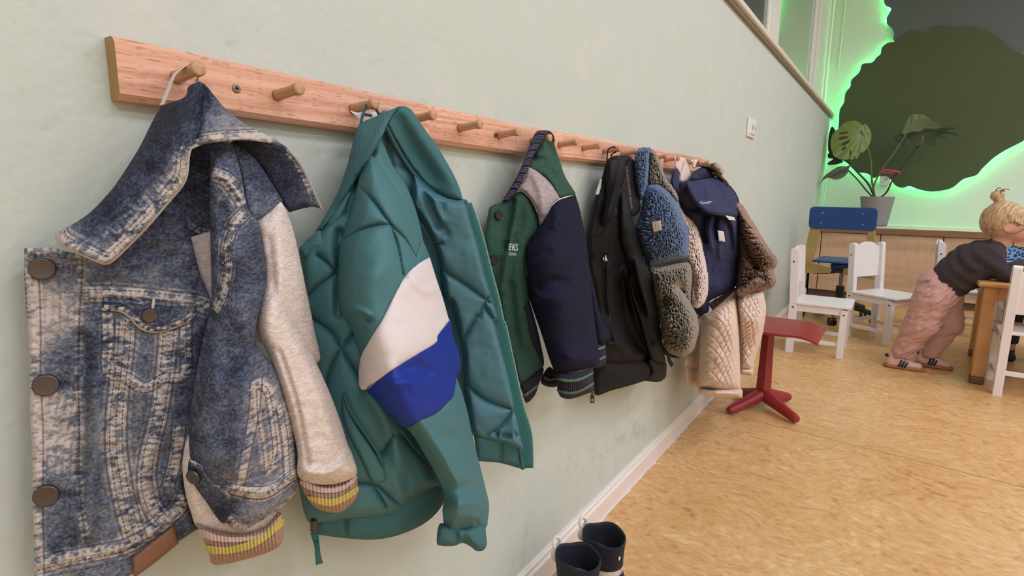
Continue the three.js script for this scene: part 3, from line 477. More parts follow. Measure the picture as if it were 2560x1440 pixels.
{
  const J = thing('denim_jacket', 'acid washed blue denim jacket with beige jersey sleeves on the first peg', 'jacket', [0, 0, 0]);
  const jersey = heather([234, 219, 209], [202, 188, 178], 21), jerseyDark = jersey;
  const ribKnit = std({ color: 0xa88a74, roughness: 0.95, side: THREE.DoubleSide }), ribYellow = std({ color: 0xc9b763, roughness: 0.95, side: THREE.DoubleSide }), ribPink = std({ color: 0xcdb0a3, roughness: 0.95, side: THREE.DoubleSide });
  // body: left front with the button band
  const dBody = field([[65, 620, 0.022], [70, 1000, 0.024], [75, 1480, 0.024], [200, 700, 0.034], [210, 1000, 0.036], [200, 1350, 0.04], [330, 640, 0.05], [380, 900, 0.056], [380, 1250, 0.056], [470, 520, 0.055], [520, 760, 0.062], [500, 1100, 0.064], [480, 1300, 0.06], [300, 1480, 0.05]]);
  const oBody = [...cB([[35, 35, 1], [150, 30], [280, 50], [400, -90], [560, -170], [700, -140], [750, -10], [790, 150], [845, 300], [800, 480], [770, 700], [745, 900], [720, 1040], [750, 1170], [785, 1235, 1], [700, 1290], [600, 1360], [500, 1430], [330, 1530, 1], [78, 1530, 1], [78, 1350], [72, 1150], [68, 900], [58, 720], [60, 600], [52, 400], [36, 200]])];
  const bandX = cB([[285, 60], [280, 200], [272, 330], [270, 480], [268, 620], [272, 800], [270, 960], [275, 1120], [300, 1300]]);
  const yoke = cB([[285, 235], [380, 232], [520, 240], [660, 255], [760, 265], [840, 292]]);
  const princess1 = cB([[470, 340], [460, 480], [445, 600], [430, 760], [430, 900], [450, 1050], [480, 1180], [515, 1290]]), princess2 = cB([[655, 390], [640, 560], [610, 760], [575, 900], [560, 1040], [590, 1150], [630, 1200]]);
  const pocketL = cB([[390, 310], [395, 420], [395, 560], [470, 590], [550, 635], [640, 595], [725, 580], [730, 460], [728, 350]]);
  const hem1 = cB([[85, 1400], [200, 1370], [330, 1345], [480, 1310], [600, 1240], [700, 1150], [730, 1090]]), sideSeam = cB([[700, 800], [680, 950], [650, 1060]]);
  const leftEdge = cB([[48, 60], [66, 200], [72, 400], [72, 600], [78, 720], [84, 900], [84, 1150], [90, 1400], [90, 1530]]), topEdge = cB([[50, 50], [150, 48], [270, 66]]);
  const wash = [...cB([[100, 100, 0.42], [150, 300, 0.62], [150, 450, 0.52], [150, 700, 0.55], [160, 900, 0.5], [150, 1250, 0.42], [180, 620, 0.30], [200, 1100, 0.30], [200, 1320, 0.22], [330, 150, 0.36], [500, 60, 0.30], [650, 60, 0.30], [700, 180, 0.36], [330, 400, 0.26], [330, 700, 0.40], [340, 900, 0.42], [330, 1150, 0.38], [370, 1280, 0.36], [540, 500, 0.40], [520, 800, 0.40], [530, 1000, 0.40], [600, 430, 0.40], [780, 420, 0.22], [700, 700, 0.30], [650, 1130, 0.30], [400, 1420, 0.4], [150, 1430, 0.5]])];
  const matBody = denimArt(oBody, dBody, 101, wash, [
    { p: bandX, w: 0.006, wash: 0.5, stitch: [0] }, { p: leftEdge, w: 0.008, wash: 0.9, stitch: [0.0035] }, { p: topEdge, w: 0.007, wash: 0.8, stitch: [0.003] },
    { p: yoke, w: 0.012, wash: 1.1, stitch: [-0.004, 0.004], edge: 0.3 }, { p: princess1, w: 0.013, wash: 1.15, stitch: [-0.0045, 0, 0.0045] }, { p: princess2, w: 0.012, wash: 1.1, stitch: [-0.004, 0.004] },
    { p: pocketL, w: 0.008, wash: 0.9, stitch: [0, 0.004] }, { p: hem1, w: 0.012, wash: 1.2, stitch: [0.004, 0.012], edge: 0.3 }, { p: sideSeam, w: 0.009, wash: 0.9, stitch: [0.003] },
    ...[[100, 118, 265, 128], [125, 620, 268, 622], [130, 1095, 270, 1088]].map(([a, b, c, d]) => ({ p: cB([[a + 45, b], [c, d]]), w: 0.005, wash: 0, stitch: [-0.003, -0.0015, 0, 0.0015, 0.003] })),
    { p: cB([[60, 300], [270, 300]]), w: 0.03, wash: 0.3, stitch: 0 }, { p: cB([[70, 760], [260, 760]]), w: 0.05, wash: 0.4, stitch: 0 }, { p: cB([[75, 950], [260, 930]]), w: 0.03, wash: 0.35, stitch: 0 }]);
  const hBody = sum(folds([
    { p: bandX, w: 7, a: -0.0035, kind: 'g' }, { p: princess1, w: 9, a: 0.0028, k: 0.35 }, { p: princess2, w: 9, a: 0.0024, k: 0.33 }, { p: yoke, w: 8, a: 0.003, k: 0.3 }, { p: hem1, w: 10, a: 0.003, k: 0.3 }, { p: pocketL, w: 7, a: 0.0018, k: 0.4 },
    { p: cB([[330, 620], [350, 800], [320, 1000], [300, 1250]]), w: 26, a: 0.012 }, { p: cB([[290, 420], [300, 700], [285, 1000]]), w: 16, a: -0.008 }, { p: cB([[520, 640], [515, 850], [520, 1050]]), w: 22, a: 0.006 }, { p: cB([[640, 900], [600, 1050], [660, 1130]]), w: 16, a: -0.007 },
    { p: cB([[700, 450], [780, 380], [830, 330]]), w: 20, a: 0.006 }, { p: cB([[560, 20], [700, 120], [800, 230]]), w: 20, a: -0.004 }, { p: cB([[60, 620], [260, 630]]), w: 10, a: -0.003 }, { p: cB([[70, 1090], [270, 1095]]), w: 10, a: -0.003 },
    { p: leftEdge, w: 6, a: 0.0014, k: 0.5 }]), wrinkle(0.0022, 0.03, 0.05, 5), wrinkle(0.0010, 0.09, 0.12, 6));
  cloth(J, 'front_panel', matBody, { o: oBody, d: dBody, g: 4, puff: 0.005, r: 9, t: 0.006, h: hBody }, 'washed denim front with button band');
  // inside of the back, seen between the collar wings
  const dIn = field([[440, 380, 0.036], [560, 380, 0.038], [480, 700, 0.04], [560, 700, 0.042], [520, 500, 0.036]]);
  const oIn = [[430, 360], [480, 330], [560, 340], [600, 420], [640, 560], [600, 760], [540, 900], [470, 700], [430, 500]];
  cloth(J, 'back_lining', denimArt(oIn, dIn, 131, [[450, 400, 0.1], [540, 400, 0.12], [500, 500, 0.26], [560, 560, 0.2], [500, 800, 0.2]], [{ p: cA([[1020, 1190], [1100, 1240], [1180, 1250]]), w: 0.006, wash: 0.6, stitch: [0, 0.004] }, { p: cA([[1040, 890], [1150, 930]]), w: 0.004, wash: 0.4 }], 0.0005), { o: oIn, d: dIn, g: 6, puff: 0.003, r: 8, t: 0.003 });
  cloth(J, 'hood_lining', jersey, { o: cB([[740, -10, 1], [840, -40, 1], [850, 320], [810, 200], [770, 120]]), d: field([[470, 600, 0.046], [540, 600, 0.05], [530, 770, 0.05]]), g: 6, puff: 0.003, r: 8, t: 0.002, h: wrinkle(0.002, 0.03, 0.03, 3) }, 'beige jersey inside of the jacket');
  // far front panel, folded towards the viewer
  const dR = field([[527, 370, 0.066], [580, 362, 0.066], [600, 440, 0.082], [560, 500, 0.085], [530, 600, 0.084], [645, 560, 0.090], [600, 640, 0.112], [665, 690, 0.100], [530, 760, 0.088], [600, 800, 0.122], [640, 850, 0.108], [500, 900, 0.090], [560, 960, 0.126], [480, 1100, 0.092], [560, 1150, 0.130], [640, 1050, 0.126], [740, 1160, 0.108], [690, 1240, 0.118], [600, 1310, 0.112], [520, 1240, 0.100]]);
  const oR = [[527, 368, 1], [552, 360], [580, 362], [594, 400], [604, 440], [620, 520], [648, 562], [660, 640], [667, 690], [656, 750], [642, 800], [640, 860], [664, 890], [690, 925], [715, 1000], [735, 1080], [748, 1190], [746, 1222], [700, 1272], [640, 1310], [600, 1326], [572, 1312], [530, 1262], [482, 1170], [472, 1090], [480, 1000], [500, 880], [526, 770], [528, 690], [526, 600], [525, 480]];
  const fold0 = [...cA([[1240, 1100], [1260, 1260], [1245, 1430]]), ...cB([[890, 80], [880, 200], [845, 290], [800, 470], [780, 640], [755, 800]])];
  const shoulder = cA([[1175, 900], [1260, 930], [1330, 1010], [1375, 1080]]), arm = [...cA([[1380, 1130], [1310, 1200], [1270, 1300], [1255, 1420]]), ...cB([[900, 20], [905, 120], [880, 240], [850, 300]])];
  const welt = cB([[1045, 640], [1050, 760], [1070, 880], [1080, 980]]), welt2 = cB([[1010, 650], [1040, 620], [1085, 650], [1110, 800], [1120, 900], [1105, 970], [1080, 985]]), hemR = cB([[900, 1060], [980, 1080], [1080, 1080], [1170, 1020], [1205, 1000]]), hemR2 = cB([[905, 1190], [960, 1235], [1050, 1215], [1160, 1130], [1215, 1075]]), vs = cB([[960, 1060], [990, 900], [1020, 740], [1030, 600]]), vs2 = cB([[1140, 700], [1165, 850], [1175, 1000]]);
  const matR = denimArt(oR, dR, 151, [...cB([[980, 120, 0.24], [900, 400, 0.26], [960, 600, 0.26], [850, 700, 0.26], [850, 900, 0.34], [960, 850, 0.3], [1060, 700, 0.42], [1100, 850, 0.5], [1150, 900, 0.45], [1080, 1000, 0.5], [1000, 1150, 0.5], [1100, 1120, 0.45], [880, 1130, 0.12]]), [560, 480, 0.3], [560, 400, 0.3], [545, 560, 0.32]],
    [{ p: shoulder, w: 0.011, wash: 1.4, stitch: [-0.004, 0.003], edge: 0.4 }, { p: arm, w: 0.009, wash: 1.3, stitch: [-0.003, 0.003], edge: 0.3 }, { p: welt, w: 0.005, wash: 0.9, stitch: [0.002], edge: 0.2 }, { p: welt2, w: 0.005, wash: 1.1, stitch: [0, 0.003] }, { p: hemR, w: 0.010, wash: 1.3, stitch: [0, 0.006] }, { p: hemR2, w: 0.008, wash: 1.2, stitch: [-0.003] }, { p: vs, w: 0.006, wash: 0.7, stitch: 0 }, { p: vs2, w: 0.008, wash: 1, stitch: [0, 0.004] }]);
  const hR = sum(folds([{ p: shoulder, w: 9, a: 0.005 }, { p: arm, w: 9, a: 0.004 }, { p: fold0, w: 12, a: -0.006 }, { p: cB([[1015, 420], [990, 640], [960, 860], [950, 1000]]), w: 20, a: 0.008 }, { p: cB([[930, 330], [900, 600], [870, 860]]), w: 24, a: -0.006 }, { p: welt, w: 6, a: -0.006 }, { p: hemR, w: 9, a: 0.004, k: 0.3 }, { p: hemR2, w: 8, a: 0.003 }, { p: cB([[1000, 1020], [1100, 1000]]), w: 8, a: -0.004 }, { p: cB([[1100, 560], [1180, 760], [1200, 960]]), w: 10, a: -0.004 }]), wrinkle(0.0018, 0.03, 0.02, 15), wrinkle(0.0008, 0.1, 0.1, 16));
  cloth(J, 'front_panel', matR, { o: oR, d: dR, g: 4, puff: 0.010, r: 26, t: 0.010, h: hR }, 'denim front folded towards the room');
  const dTab = (x, y) => dR(x, y) + 0.008;
  const oTab = cB([[742, 938, 1], [790, 960], [840, 1030], [885, 1060], [925, 1110], [892, 1215], [820, 1130], [742, 1010]]);
  cloth(J, 'waist_tab', denimArt(oTab, dTab, 171, cB([[780, 1000, 0.2], [860, 1060, 0.35], [880, 1150, 0.1], [800, 1060, 0.3]]), [{ p: cB([[745, 945], [800, 972], [845, 1035], [890, 1065], [925, 1110]]), w: 0.005, wash: 1.3, stitch: [0.002], edge: 0.6 }], 0.0003), { o: oTab, d: dTab, g: 4, puff: 0.003, r: 6, t: 0.004, h: folds([{ p: cB([[870, 980], [905, 1080], [900, 1190]]), w: 8, a: 0.006 }]) });
  disc(J, 'button', buttonMetal, ...cB([[765, 1012]])[0], (x, y) => dTab(x, y) + 0.003, 0.0068, 0.003, 'dull metal waist button', 1);
  // yoke and jersey sleeve on the far side
  const dYoke = field([[545, 360, 0.056], [640, 400, 0.058], [700, 500, 0.066], [640, 555, 0.078]]);
  const oYoke = cA([[1280, 700, 1], [1400, 760], [1500, 900], [1600, 1062, 1], [1440, 1190, 1], [1390, 1100], [1350, 900]]);
  cloth(J, 'shoulder_yoke', denimArt(oYoke, dYoke, 181, cA([[1350, 760, 0.2], [1450, 900, 0.24], [1500, 1080, 0.3]]), [], 0.0004), { o: oYoke, d: dYoke, g: 5, puff: 0.004, r: 10, t: 0.004 });
  const dS1 = field([[644, 556, 0.074], [702, 502, 0.066], [740, 600, 0.074], [665, 690, 0.086], [780, 850, 0.082], [650, 850, 0.088], [700, 700, 0.088]]);
  cloth(J, 'sleeve', jerseyDark, { o: [[644, 556, 1], [702, 500, 1], [725, 550], [742, 610], [765, 720], [785, 820], [800, 900], [760, 900], [690, 860], [641, 851], [645, 780], [664, 690], [656, 620]], d: dS1, g: 5, puff: 0.012, r: 34, t: 0.01, h: folds([{ p: [[700, 560], [700, 700], [690, 800]], w: 20, a: 0.004 }, { p: [[670, 600], [690, 760]], w: 12, a: -0.003 }]) }, 'upper part of the beige jersey sleeve');
  const dS2 = field([[660, 780, 0.1], [700, 760, 0.1], [740, 850, 0.1], [690, 900, 0.104], [800, 1000, 0.112], [730, 1050, 0.112], [860, 1120, 0.118], [760, 1170, 0.118], [820, 1180, 0.122]]);
  const oS2 = cB([[1040, 300, 1], [1075, 240], [1130, 235], [1180, 330], [1240, 430], [1330, 620], [1385, 760], [1420, 870], [1445, 930], [1455, 1010], [1340, 1050], [1214, 1020], [1205, 900], [1160, 720], [1120, 600], [1085, 500], [1040, 400]]);
  cloth(J, 'sleeve', jersey, { o: oS2, d: dS2, g: 4, puff: 0.022, r: 46, t: 0.016, h: sum(folds([{ p: cB([[1130, 480], [1200, 700], [1250, 960]]), w: 7, a: -0.0035 }, { p: cB([[1215, 990], [1320, 1000], [1440, 930]]), w: 10, a: 0.004 }, { p: cB([[1230, 950], [1330, 960], [1420, 890]]), w: 12, a: -0.003 }, { p: cB([[1180, 400], [1280, 620], [1350, 850]]), w: 18, a: 0.003 }]), wrinkle(0.0015, 0.02, 0.05, 41)) }, 'lower part of the beige jersey sleeve');
  const cuff = (o, bands, d, ang) => {
    const h = sum(ribs(0.0034, 9, ang), wrinkle(0.001, 0.05, 0.05, 3)), c = cloth(J, 'sleeve_cuff', ribKnit, { o, d, g: 2, puff: 0.014, r: 26, t: 0.014, h, sil: o }, 'brown ribbed knit cuff with a yellow stripe');
    for (const [b, m, n, l] of bands) cloth(c, n, m, { o: b, d: (x, y) => asField(d)(x, y) + 0.0014, g: 2, puff: 0.014, r: 26, t: 0.001, h, sil: o }, l);
  };
  const dC1 = field([[750, 1200, 0.108], [885, 1190, 0.112], [820, 1260, 0.116], [880, 1250, 0.112]]);
  cuff(cB([[1212, 1005], [1300, 1040], [1400, 1030], [1452, 985], [1464, 1080], [1440, 1130], [1380, 1168], [1290, 1150], [1235, 1085]]), [[cB([[1252, 1098], [1340, 1110], [1400, 1095], [1462, 1055], [1463, 1085], [1400, 1125], [1340, 1142], [1268, 1122]]), ribYellow, 'stripe', 'yellow stripe'], [cB([[1222, 1030], [1320, 1062], [1400, 1052], [1456, 1010], [1458, 1030], [1400, 1075], [1320, 1085], [1236, 1062]]), ribPink, 'stripe', 'pale pink stripe']], dC1, -0.05);
  // other jersey sleeve, coming out below
  const dS3 = field([[470, 1100, 0.075], [560, 1100, 0.085], [480, 1300, 0.078], [620, 1330, 0.095], [700, 1280, 0.092], [540, 1250, 0.086]]);
  cloth(J, 'sleeve', jersey, { o: cB([[760, 815], [715, 930], [722, 1060], [750, 1170], [780, 1235], [860, 1262], [960, 1270], [1060, 1250], [1135, 1185], [1050, 1000], [900, 850]]), d: dS3, g: 5, puff: 0.012, r: 28, t: 0.01, h: wrinkle(0.002, 0.02, 0.04, 44) }, 'beige jersey sleeve hanging behind the denim front');
  const oC2 = cB([[772, 1210], [850, 1240], [960, 1258], [1050, 1238], [1130, 1165], [1144, 1280], [1100, 1330], [980, 1370], [850, 1392], [825, 1340], [798, 1270]]);
  cuff(oC2, [[cB([[812, 1308], [900, 1316], [1020, 1280], [1137, 1192], [1140, 1228], [1030, 1314], [910, 1346], [826, 1342]]), ribYellow, 'stripe', 'yellow stripe'], [cB([[786, 1238], [880, 1268], [980, 1272], [1060, 1252], [1134, 1178], [1136, 1192], [1030, 1280], [900, 1296], [800, 1275]]), ribPink, 'stripe', 'pale pink stripe']], (x, y) => dS3(x, y) + 0.006, -0.1);
  // collar
  const dCol = field([[480, 205, 0.052], [410, 258, 0.044], [340, 400, 0.048], [240, 520, 0.050], [150, 590, 0.046], [165, 615, 0.062], [262, 655, 0.074], [330, 590, 0.082], [430, 470, 0.090], [465, 380, 0.094], [470, 350, 0.092], [300, 500, 0.066], [380, 400, 0.072], [430, 300, 0.066], [500, 280, 0.076]]);
  const oColL = cA([[868, 492, 1], [940, 468], [1000, 445], [1024, 420], [1035, 375], [1085, 352], [1142, 372], [1130, 470], [1110, 600], [1050, 740], [1032, 800], [1010, 940], [900, 1080], [760, 1240], [600, 1400], [545, 1436], [490, 1425], [280, 1325], [246, 1252, 1], [420, 1150], [560, 1010], [640, 900], [740, 740], [810, 600]]);
  const edgeL = cA([[1045, 745], [1032, 800], [1010, 940], [900, 1080], [760, 1240], [600, 1400], [545, 1436]]), edgeL2 = cA([[545, 1436], [490, 1422], [280, 1322], [250, 1258]]);
  const matCol = denimArt(oColL, dCol, 191, cA([[960, 520, 0.12], [1080, 420, 0.1], [850, 700, 0.12], [1000, 650, 0.14], [700, 900, 0.12], [870, 880, 0.2], [950, 900, 0.4], [560, 1100, 0.12], [700, 1150, 0.24], [400, 1230, 0.2], [500, 1320, 0.3], [600, 1300, 0.3], [300, 1280, 0.55]]), [{ p: edgeL, w: 0.016, wash: 1.3, stitch: [0.006] }, { p: edgeL2, w: 0.012, wash: 1.2, stitch: [0.005] }, { p: cA([[1040, 770], [960, 900], [800, 1080], [560, 1320]]), w: 0.02, wash: 0.45, stitch: 0 }]);
  const hCol = sum(folds([{ p: cA([[880, 760], [780, 940], [640, 1100], [450, 1230]]), w: 22, a: -0.007 }, { p: cA([[1130, 400], [1090, 560], [1010, 720]]), w: 16, a: -0.008 }, { p: cA([[1020, 440], [960, 600], [850, 800]]), w: 22, a: 0.005 }, { p: edgeL, w: 10, a: 0.003, k: 0.5 }]), wrinkle(0.0018, 0.03, 0.03, 71));
  const col = cloth(J, 'collar', matCol, { o: oColL, d: dCol, g: 4, puff: 0.006, r: 10, t: 0.005, h: hCol }, 'dark indigo collar wing with a frayed pale edge');
  const fray = std({ color: 0xaa9f95, roughness: 0.95 });
  piping(col, 'edge_binding', fray, edgeL, dCol, 0.0014, 0.001); piping(col, 'edge_binding', fray, edgeL2, dCol, 0.0014, 0.001);
  const dColR = field([[480, 205, 0.05], [515, 220, 0.05], [600, 290, 0.056], [690, 348, 0.066], [560, 300, 0.072], [470, 372, 0.09], [540, 350, 0.092], [640, 340, 0.086]]);
  const oColR = cA([[1085, 352], [1142, 372], [1190, 430], [1260, 510], [1360, 590], [1450, 640], [1560, 690], [1610, 730, 1], [1500, 712], [1400, 700], [1300, 700], [1150, 718], [1042, 752, 1], [1060, 640], [1075, 480]]);
  const edgeR = cA([[1042, 748], [1090, 725], [1150, 705], [1300, 688], [1450, 680], [1540, 700], [1620, 745], [1700, 835], [1760, 950], [1800, 1040], [1834, 1108]]);
  const matColR = denimArt(oColR, dColR, 195, cA([[1100, 420, 0.1], [1200, 480, 0.3], [1250, 570, 0.45], [1350, 620, 0.45], [1150, 600, 0.4], [1100, 680, 0.3], [1450, 670, 0.5], [1300, 650, 0.5]]), [{ p: edgeR.slice(0, 6), w: 0.014, wash: 1.2, stitch: [-0.006] }]);
  const colR = cloth(J, 'collar', matColR, { o: oColR, d: dColR, g: 4, puff: 0.006, r: 9, t: 0.004, h: folds([{ p: cA([[1140, 400], [1120, 520], [1060, 700]]), w: 12, a: -0.006 }, { p: cA([[1180, 430], [1240, 600], [1180, 690]]), w: 14, a: 0.004 }]) }, 'washed top of the far collar wing');
  const dColU = field([[560, 362, 0.05], [640, 350, 0.066], [720, 400, 0.07], [800, 515, 0.07], [725, 525, 0.06], [700, 490, 0.056], [640, 430, 0.05]]);
  const oColU = cA([[1290, 700, 1], [1450, 684], [1550, 700], [1640, 755], [1730, 880], [1800, 1030], [1836, 1112, 1], [1790, 1098], [1730, 1105], [1640, 1130, 1], [1580, 1050], [1480, 880], [1380, 770]]);
  cloth(colR, 'collar_underside', denimArt(oColU, dColU, 199, cA([[1400, 740, 0.04], [1600, 850, 0.12], [1700, 950, 0.2], [1700, 1080, 0.2], [1780, 1060, 0.3]]), [{ p: cA([[1560, 730], [1640, 780], [1720, 900], [1790, 1060]]), w: 0.008, wash: 0.6, stitch: [0, 0.004] }], 0.0004), { o: oColU, d: dColU, g: 5, puff: 0.004, r: 8, t: 0.003 }, 'dark inner face of the collar');
  piping(colR, 'edge_binding', fray, edgeR, (x, y) => x < 690 ? dColR(x, y) : mix(dColR(690, 345), dColU(x, y), sstep(690, 730, x)), 0.0014, 0.002);
  // pocket flap, buttons, patch, hanging loop
  const dFlap = (x, y) => dBody(x, y) + hBody(x, y) * 0.6 + 0.0065;
  const oFlap = cB([[372, 246, 1], [480, 255], [620, 265], [776, 275, 1], [768, 320], [735, 350], [660, 385], [590, 396], [535, 380], [480, 325], [440, 305], [378, 300]]);
  const flapEdge = cB([[376, 296], [440, 300], [485, 325], [535, 375], [590, 392], [660, 380], [735, 346], [764, 315]]);
  const fl = cloth(J, 'pocket_flap', denimArt(oFlap, dFlap, 211, cB([[430, 275, 0.1], [520, 290, 0.2], [620, 320, 0.25], [700, 300, 0.3]]), [{ p: flapEdge, w: 0.008, wash: 1.2, stitch: [-0.004] }, { p: cB([[376, 252], [480, 260], [620, 270], [772, 280]]), w: 0.004, wash: 0.4, stitch: [0.003] }], 0.0003), { o: oFlap, d: dFlap, g: 3, puff: 0.004, r: 6, t: 0.003, h: wrinkle(0.001, 0.05, 0.05, 9) });
  piping(fl, 'edge_binding', fray, flapEdge, dFlap, 0.0015, 0.001);
  disc(fl, 'button', buttonMetal, ...cB([[573, 322]])[0], (x, y) => dFlap(x, y) + 0.004, 0.0062, 0.0028, 'grey metal pocket button');
  piping(fl, 'buttonhole_thread', std({ color: 0xc7bdb4, roughness: 0.9 }), cB([[590, 258], [586, 290]]), dFlap, 0.0012, 0.005);
  for (const p of cB([[112, 123], [128, 621], [130, 1093]])) disc(J, 'button', buttonMetal, p[0], p[1], (x, y) => dBody(x, y) + 0.006, 0.0088, 0.0032, 'dull metal shank button');
  const oPatch = cB([[495, 1362, 1], [580, 1292], [680, 1218, 1], [697, 1300, 1], [600, 1380], [505, 1450, 1]]), dP = (x, y) => dBody(x, y) + 0.006;
  cloth(J, 'leather_patch', std({ color: 0x7c563f, roughness: 0.6, bumpMap: rollerBump, bumpScale: 0.001 }), { o: oPatch, d: dP, g: 4, puff: 0.003, r: 4, t: 0.002, h: folds([{ p: cB([[520, 1390], [660, 1280]]), w: 30, a: 0.002 }]) }, 'plain brown leather patch on the hem');
  const P0 = pegAt(0), loop = [onX(405, 262, 0.046), onX(420, 225, 0.046), onX(440, 182, 0.044), V(0.043, P0.y + 0.0078, P0.z - 0.001), V(0.043, P0.y + 0.003, P0.z - 0.0075), onX(492, 205, 0.044), onX(505, 212, 0.046)];
  const tp = new THREE.CatmullRomCurve3(loop, false, 'centripetal'), n = 40, lp = [], lu = [], li = [];
  for (let i = 0; i <= n; i++) { const c = tp.getPointAt(i / n), wd = mix(0.0042, 0.0026, i / n); for (const s of [-1, 1]) { lp.push(c.x + s * wd, c.y, c.z); lu.push(s, i / n); } if (i < n) { const q = 2 * i; li.push(q, q + 1, q + 2, q + 1, q + 3, q + 2); } }
  const lg = new THREE.BufferGeometry(); lg.setAttribute('position', new THREE.Float32BufferAttribute(lp, 3)); lg.setAttribute('uv', new THREE.Float32BufferAttribute(lu, 2)); lg.setIndex(li); lg.computeVertexNormals();
  mesh('hanging_loop', lg, paleTape, J, 'pale cotton tape loop over the peg');
}
// ---------------------------------------------------------------- teal bomber jacket on the third peg
const nylon = (hex, seed, rough = 0.6) => { const b = dataTex(256, 256, (u, v) => 0.5 + 0.5 * (fbm(u * 14, v * 14, seed, 4, 14) - 0.5) + 0.12 * Math.sin(u * 256 * 1.6) * Math.sin(v * 256 * 1.6), false, 1 / 0.09); return phys({ color: hex, roughness: rough, bumpMap: b, bumpScale: 0.0009, specularIntensity: 0.6, side: THREE.DoubleSide }); };
const knit = (hex, pitch = 0.0016) => { const b = dataTex(128, 128, (u, v) => 0.5 + 0.35 * Math.sin(u * Math.PI * 2 * 8) * (0.7 + 0.3 * Math.sin(v * Math.PI * 2 * 16)), false, 1 / (pitch * 8)); return std({ color: hex, roughness: 0.95, bumpMap: b, bumpScale: 0.0006, side: THREE.DoubleSide }); };
{
  const J = thing('bomber_jacket', 'teal padded bomber jacket with a white and royal blue sleeve band', 'jacket', [0, 0, 0]);
  const outer = nylon(0x47757a, 3), inner = nylon(0x4b7783, 5, 0.5), white = nylon(0xdcd3d2, 7, 0.6), blue = nylon(0x0c2f90, 9, 0.55), rib = knit(0x3e6d71), tape = std({ color: 0x23625f, roughness: 0.8, side: THREE.DoubleSide }), metal = std({ color: 0x5b5650, metalness: 0.8, roughness: 0.4 });
  // hollow of the back
  const dBk = field([[930, 300, 0.036], [1060, 400, 0.04], [1000, 700, 0.044], [1130, 700, 0.046], [1120, 1000, 0.044], [900, 600, 0.038], [1000, 1200, 0.044]]);
  cloth(J, 'back_lining', inner, { o: [[940, 300], [985, 285], [1040, 380], [1080, 470], [1150, 560], [1180, 800], [1180, 1100], [1080, 1240], [1000, 1100], [930, 800], [900, 500]], d: dBk, g: 7, puff: 0.004, r: 10, t: 0.003, h: sum(quilt([cC([[560, 260], [600, 500], [700, 740], [860, 900]]), cC([[700, 740], [770, 600]]), cC([[600, 500], [700, 480]])], 0.006, 9), folds([{ p: cC([[520, 330], [560, 480], [590, 640]]), w: 10, a: 0.008 }, { p: cC([[560, 380], [620, 600], [700, 700]]), w: 9, a: -0.006 }])) }, 'quilted lining inside the back');
  // right front seen from the inside
  const dIn = field([[1040, 450, 0.058], [1100, 490, 0.074], [1165, 510, 0.092], [1070, 620, 0.056], [1190, 650, 0.094], [1110, 800, 0.052], [1250, 820, 0.104], [1150, 1000, 0.056], [1290, 1050, 0.112], [1180, 1140, 0.066], [1330, 1170, 0.118]]);
  const oIn = [...cC([[735, 540, 1], [800, 605], [880, 655], [960, 685], [1065, 700, 1], [1095, 830], [1135, 960], [1180, 1140], [1230, 1300], [1270, 1440]]), ...cD([[1070, 120], [1120, 330], [1160, 500], [1195, 680], [1205, 780], [1080, 740], [945, 700], [905, 560], [888, 400], [880, 250], [850, 120], [820, 0]]), ...cC([[920, 1300], [890, 1100], [850, 960], [760, 800], [710, 720]])];
  const qq = (L) => sum(quilt(L, 0.0055, 4.5), quilt(L, 0.005, 22));
  const qIn = [cC([[925, 1140], [1060, 1225], [1200, 1330]]), [...cC([[1190, 1300], [1130, 1420]]), ...cD([[960, 60], [890, 175]])], cD([[895, 420], [1000, 505], [1150, 560]]), cD([[1150, 560], [1080, 650], [1010, 695]]), cC([[820, 985], [860, 970], [900, 965]]), cD([[1000, 20], [1080, 130]])];
  cloth(J, 'front_lining', stitched(oIn, dIn, '#4b7783', '#26474f', qIn, inner), { o: oIn, d: dIn, g: 3, puff: 0.010, r: 22, t: 0.006, h: sum(qq(qIn), folds([{ p: cC([[770, 600], [830, 720], [880, 860]]), w: 10, a: -0.007 }, { p: cC([[800, 620], [860, 700], [900, 820]]), w: 9, a: 0.006 }, { p: cC([[900, 720], [890, 820], [930, 900]]), w: 10, a: -0.005 }, { p: cD([[1060, 690], [1120, 700], [1180, 690]]), w: 8, a: -0.005, k: 0.3 }]), wrinkle(0.003, 0.015, 0.015, 7)) }, 'blue teal quilted lining of the open front');
  // facing, zip tape and teeth on that edge
  const dZ = (x, y) => dIn(x, y) + 0.006;
  const zipIn = [...cC([[1050, 715], [1075, 850], [1110, 960], [1150, 1110], [1200, 1290], [1245, 1440]]), ...cD([[1040, 80], [1080, 260], [1130, 500], [1175, 700], [1200, 870]])], zipOut = [...cC([[1090, 712], [1130, 820], [1170, 950], [1215, 1130], [1260, 1300], [1290, 1440]]), ...cD([[1115, 120], [1165, 350], [1205, 530], [1250, 690], [1258, 868]])];
  cloth(J, 'zip_tape', tape, { o: [...zipIn.map((p, i) => i === 0 || i === zipIn.length - 1 ? [...p, 1] : p), ...[...zipOut].reverse().map((p, i, a) => i === 0 || i === a.length - 1 ? [...p, 1] : p)], d: dZ, g: 3, puff: 0.004, r: 6, t: 0.003, h: folds([{ p: zipIn, w: 4, a: 0.003, k: 0.5 }]) }, 'dark teal zip tape along the front edge');
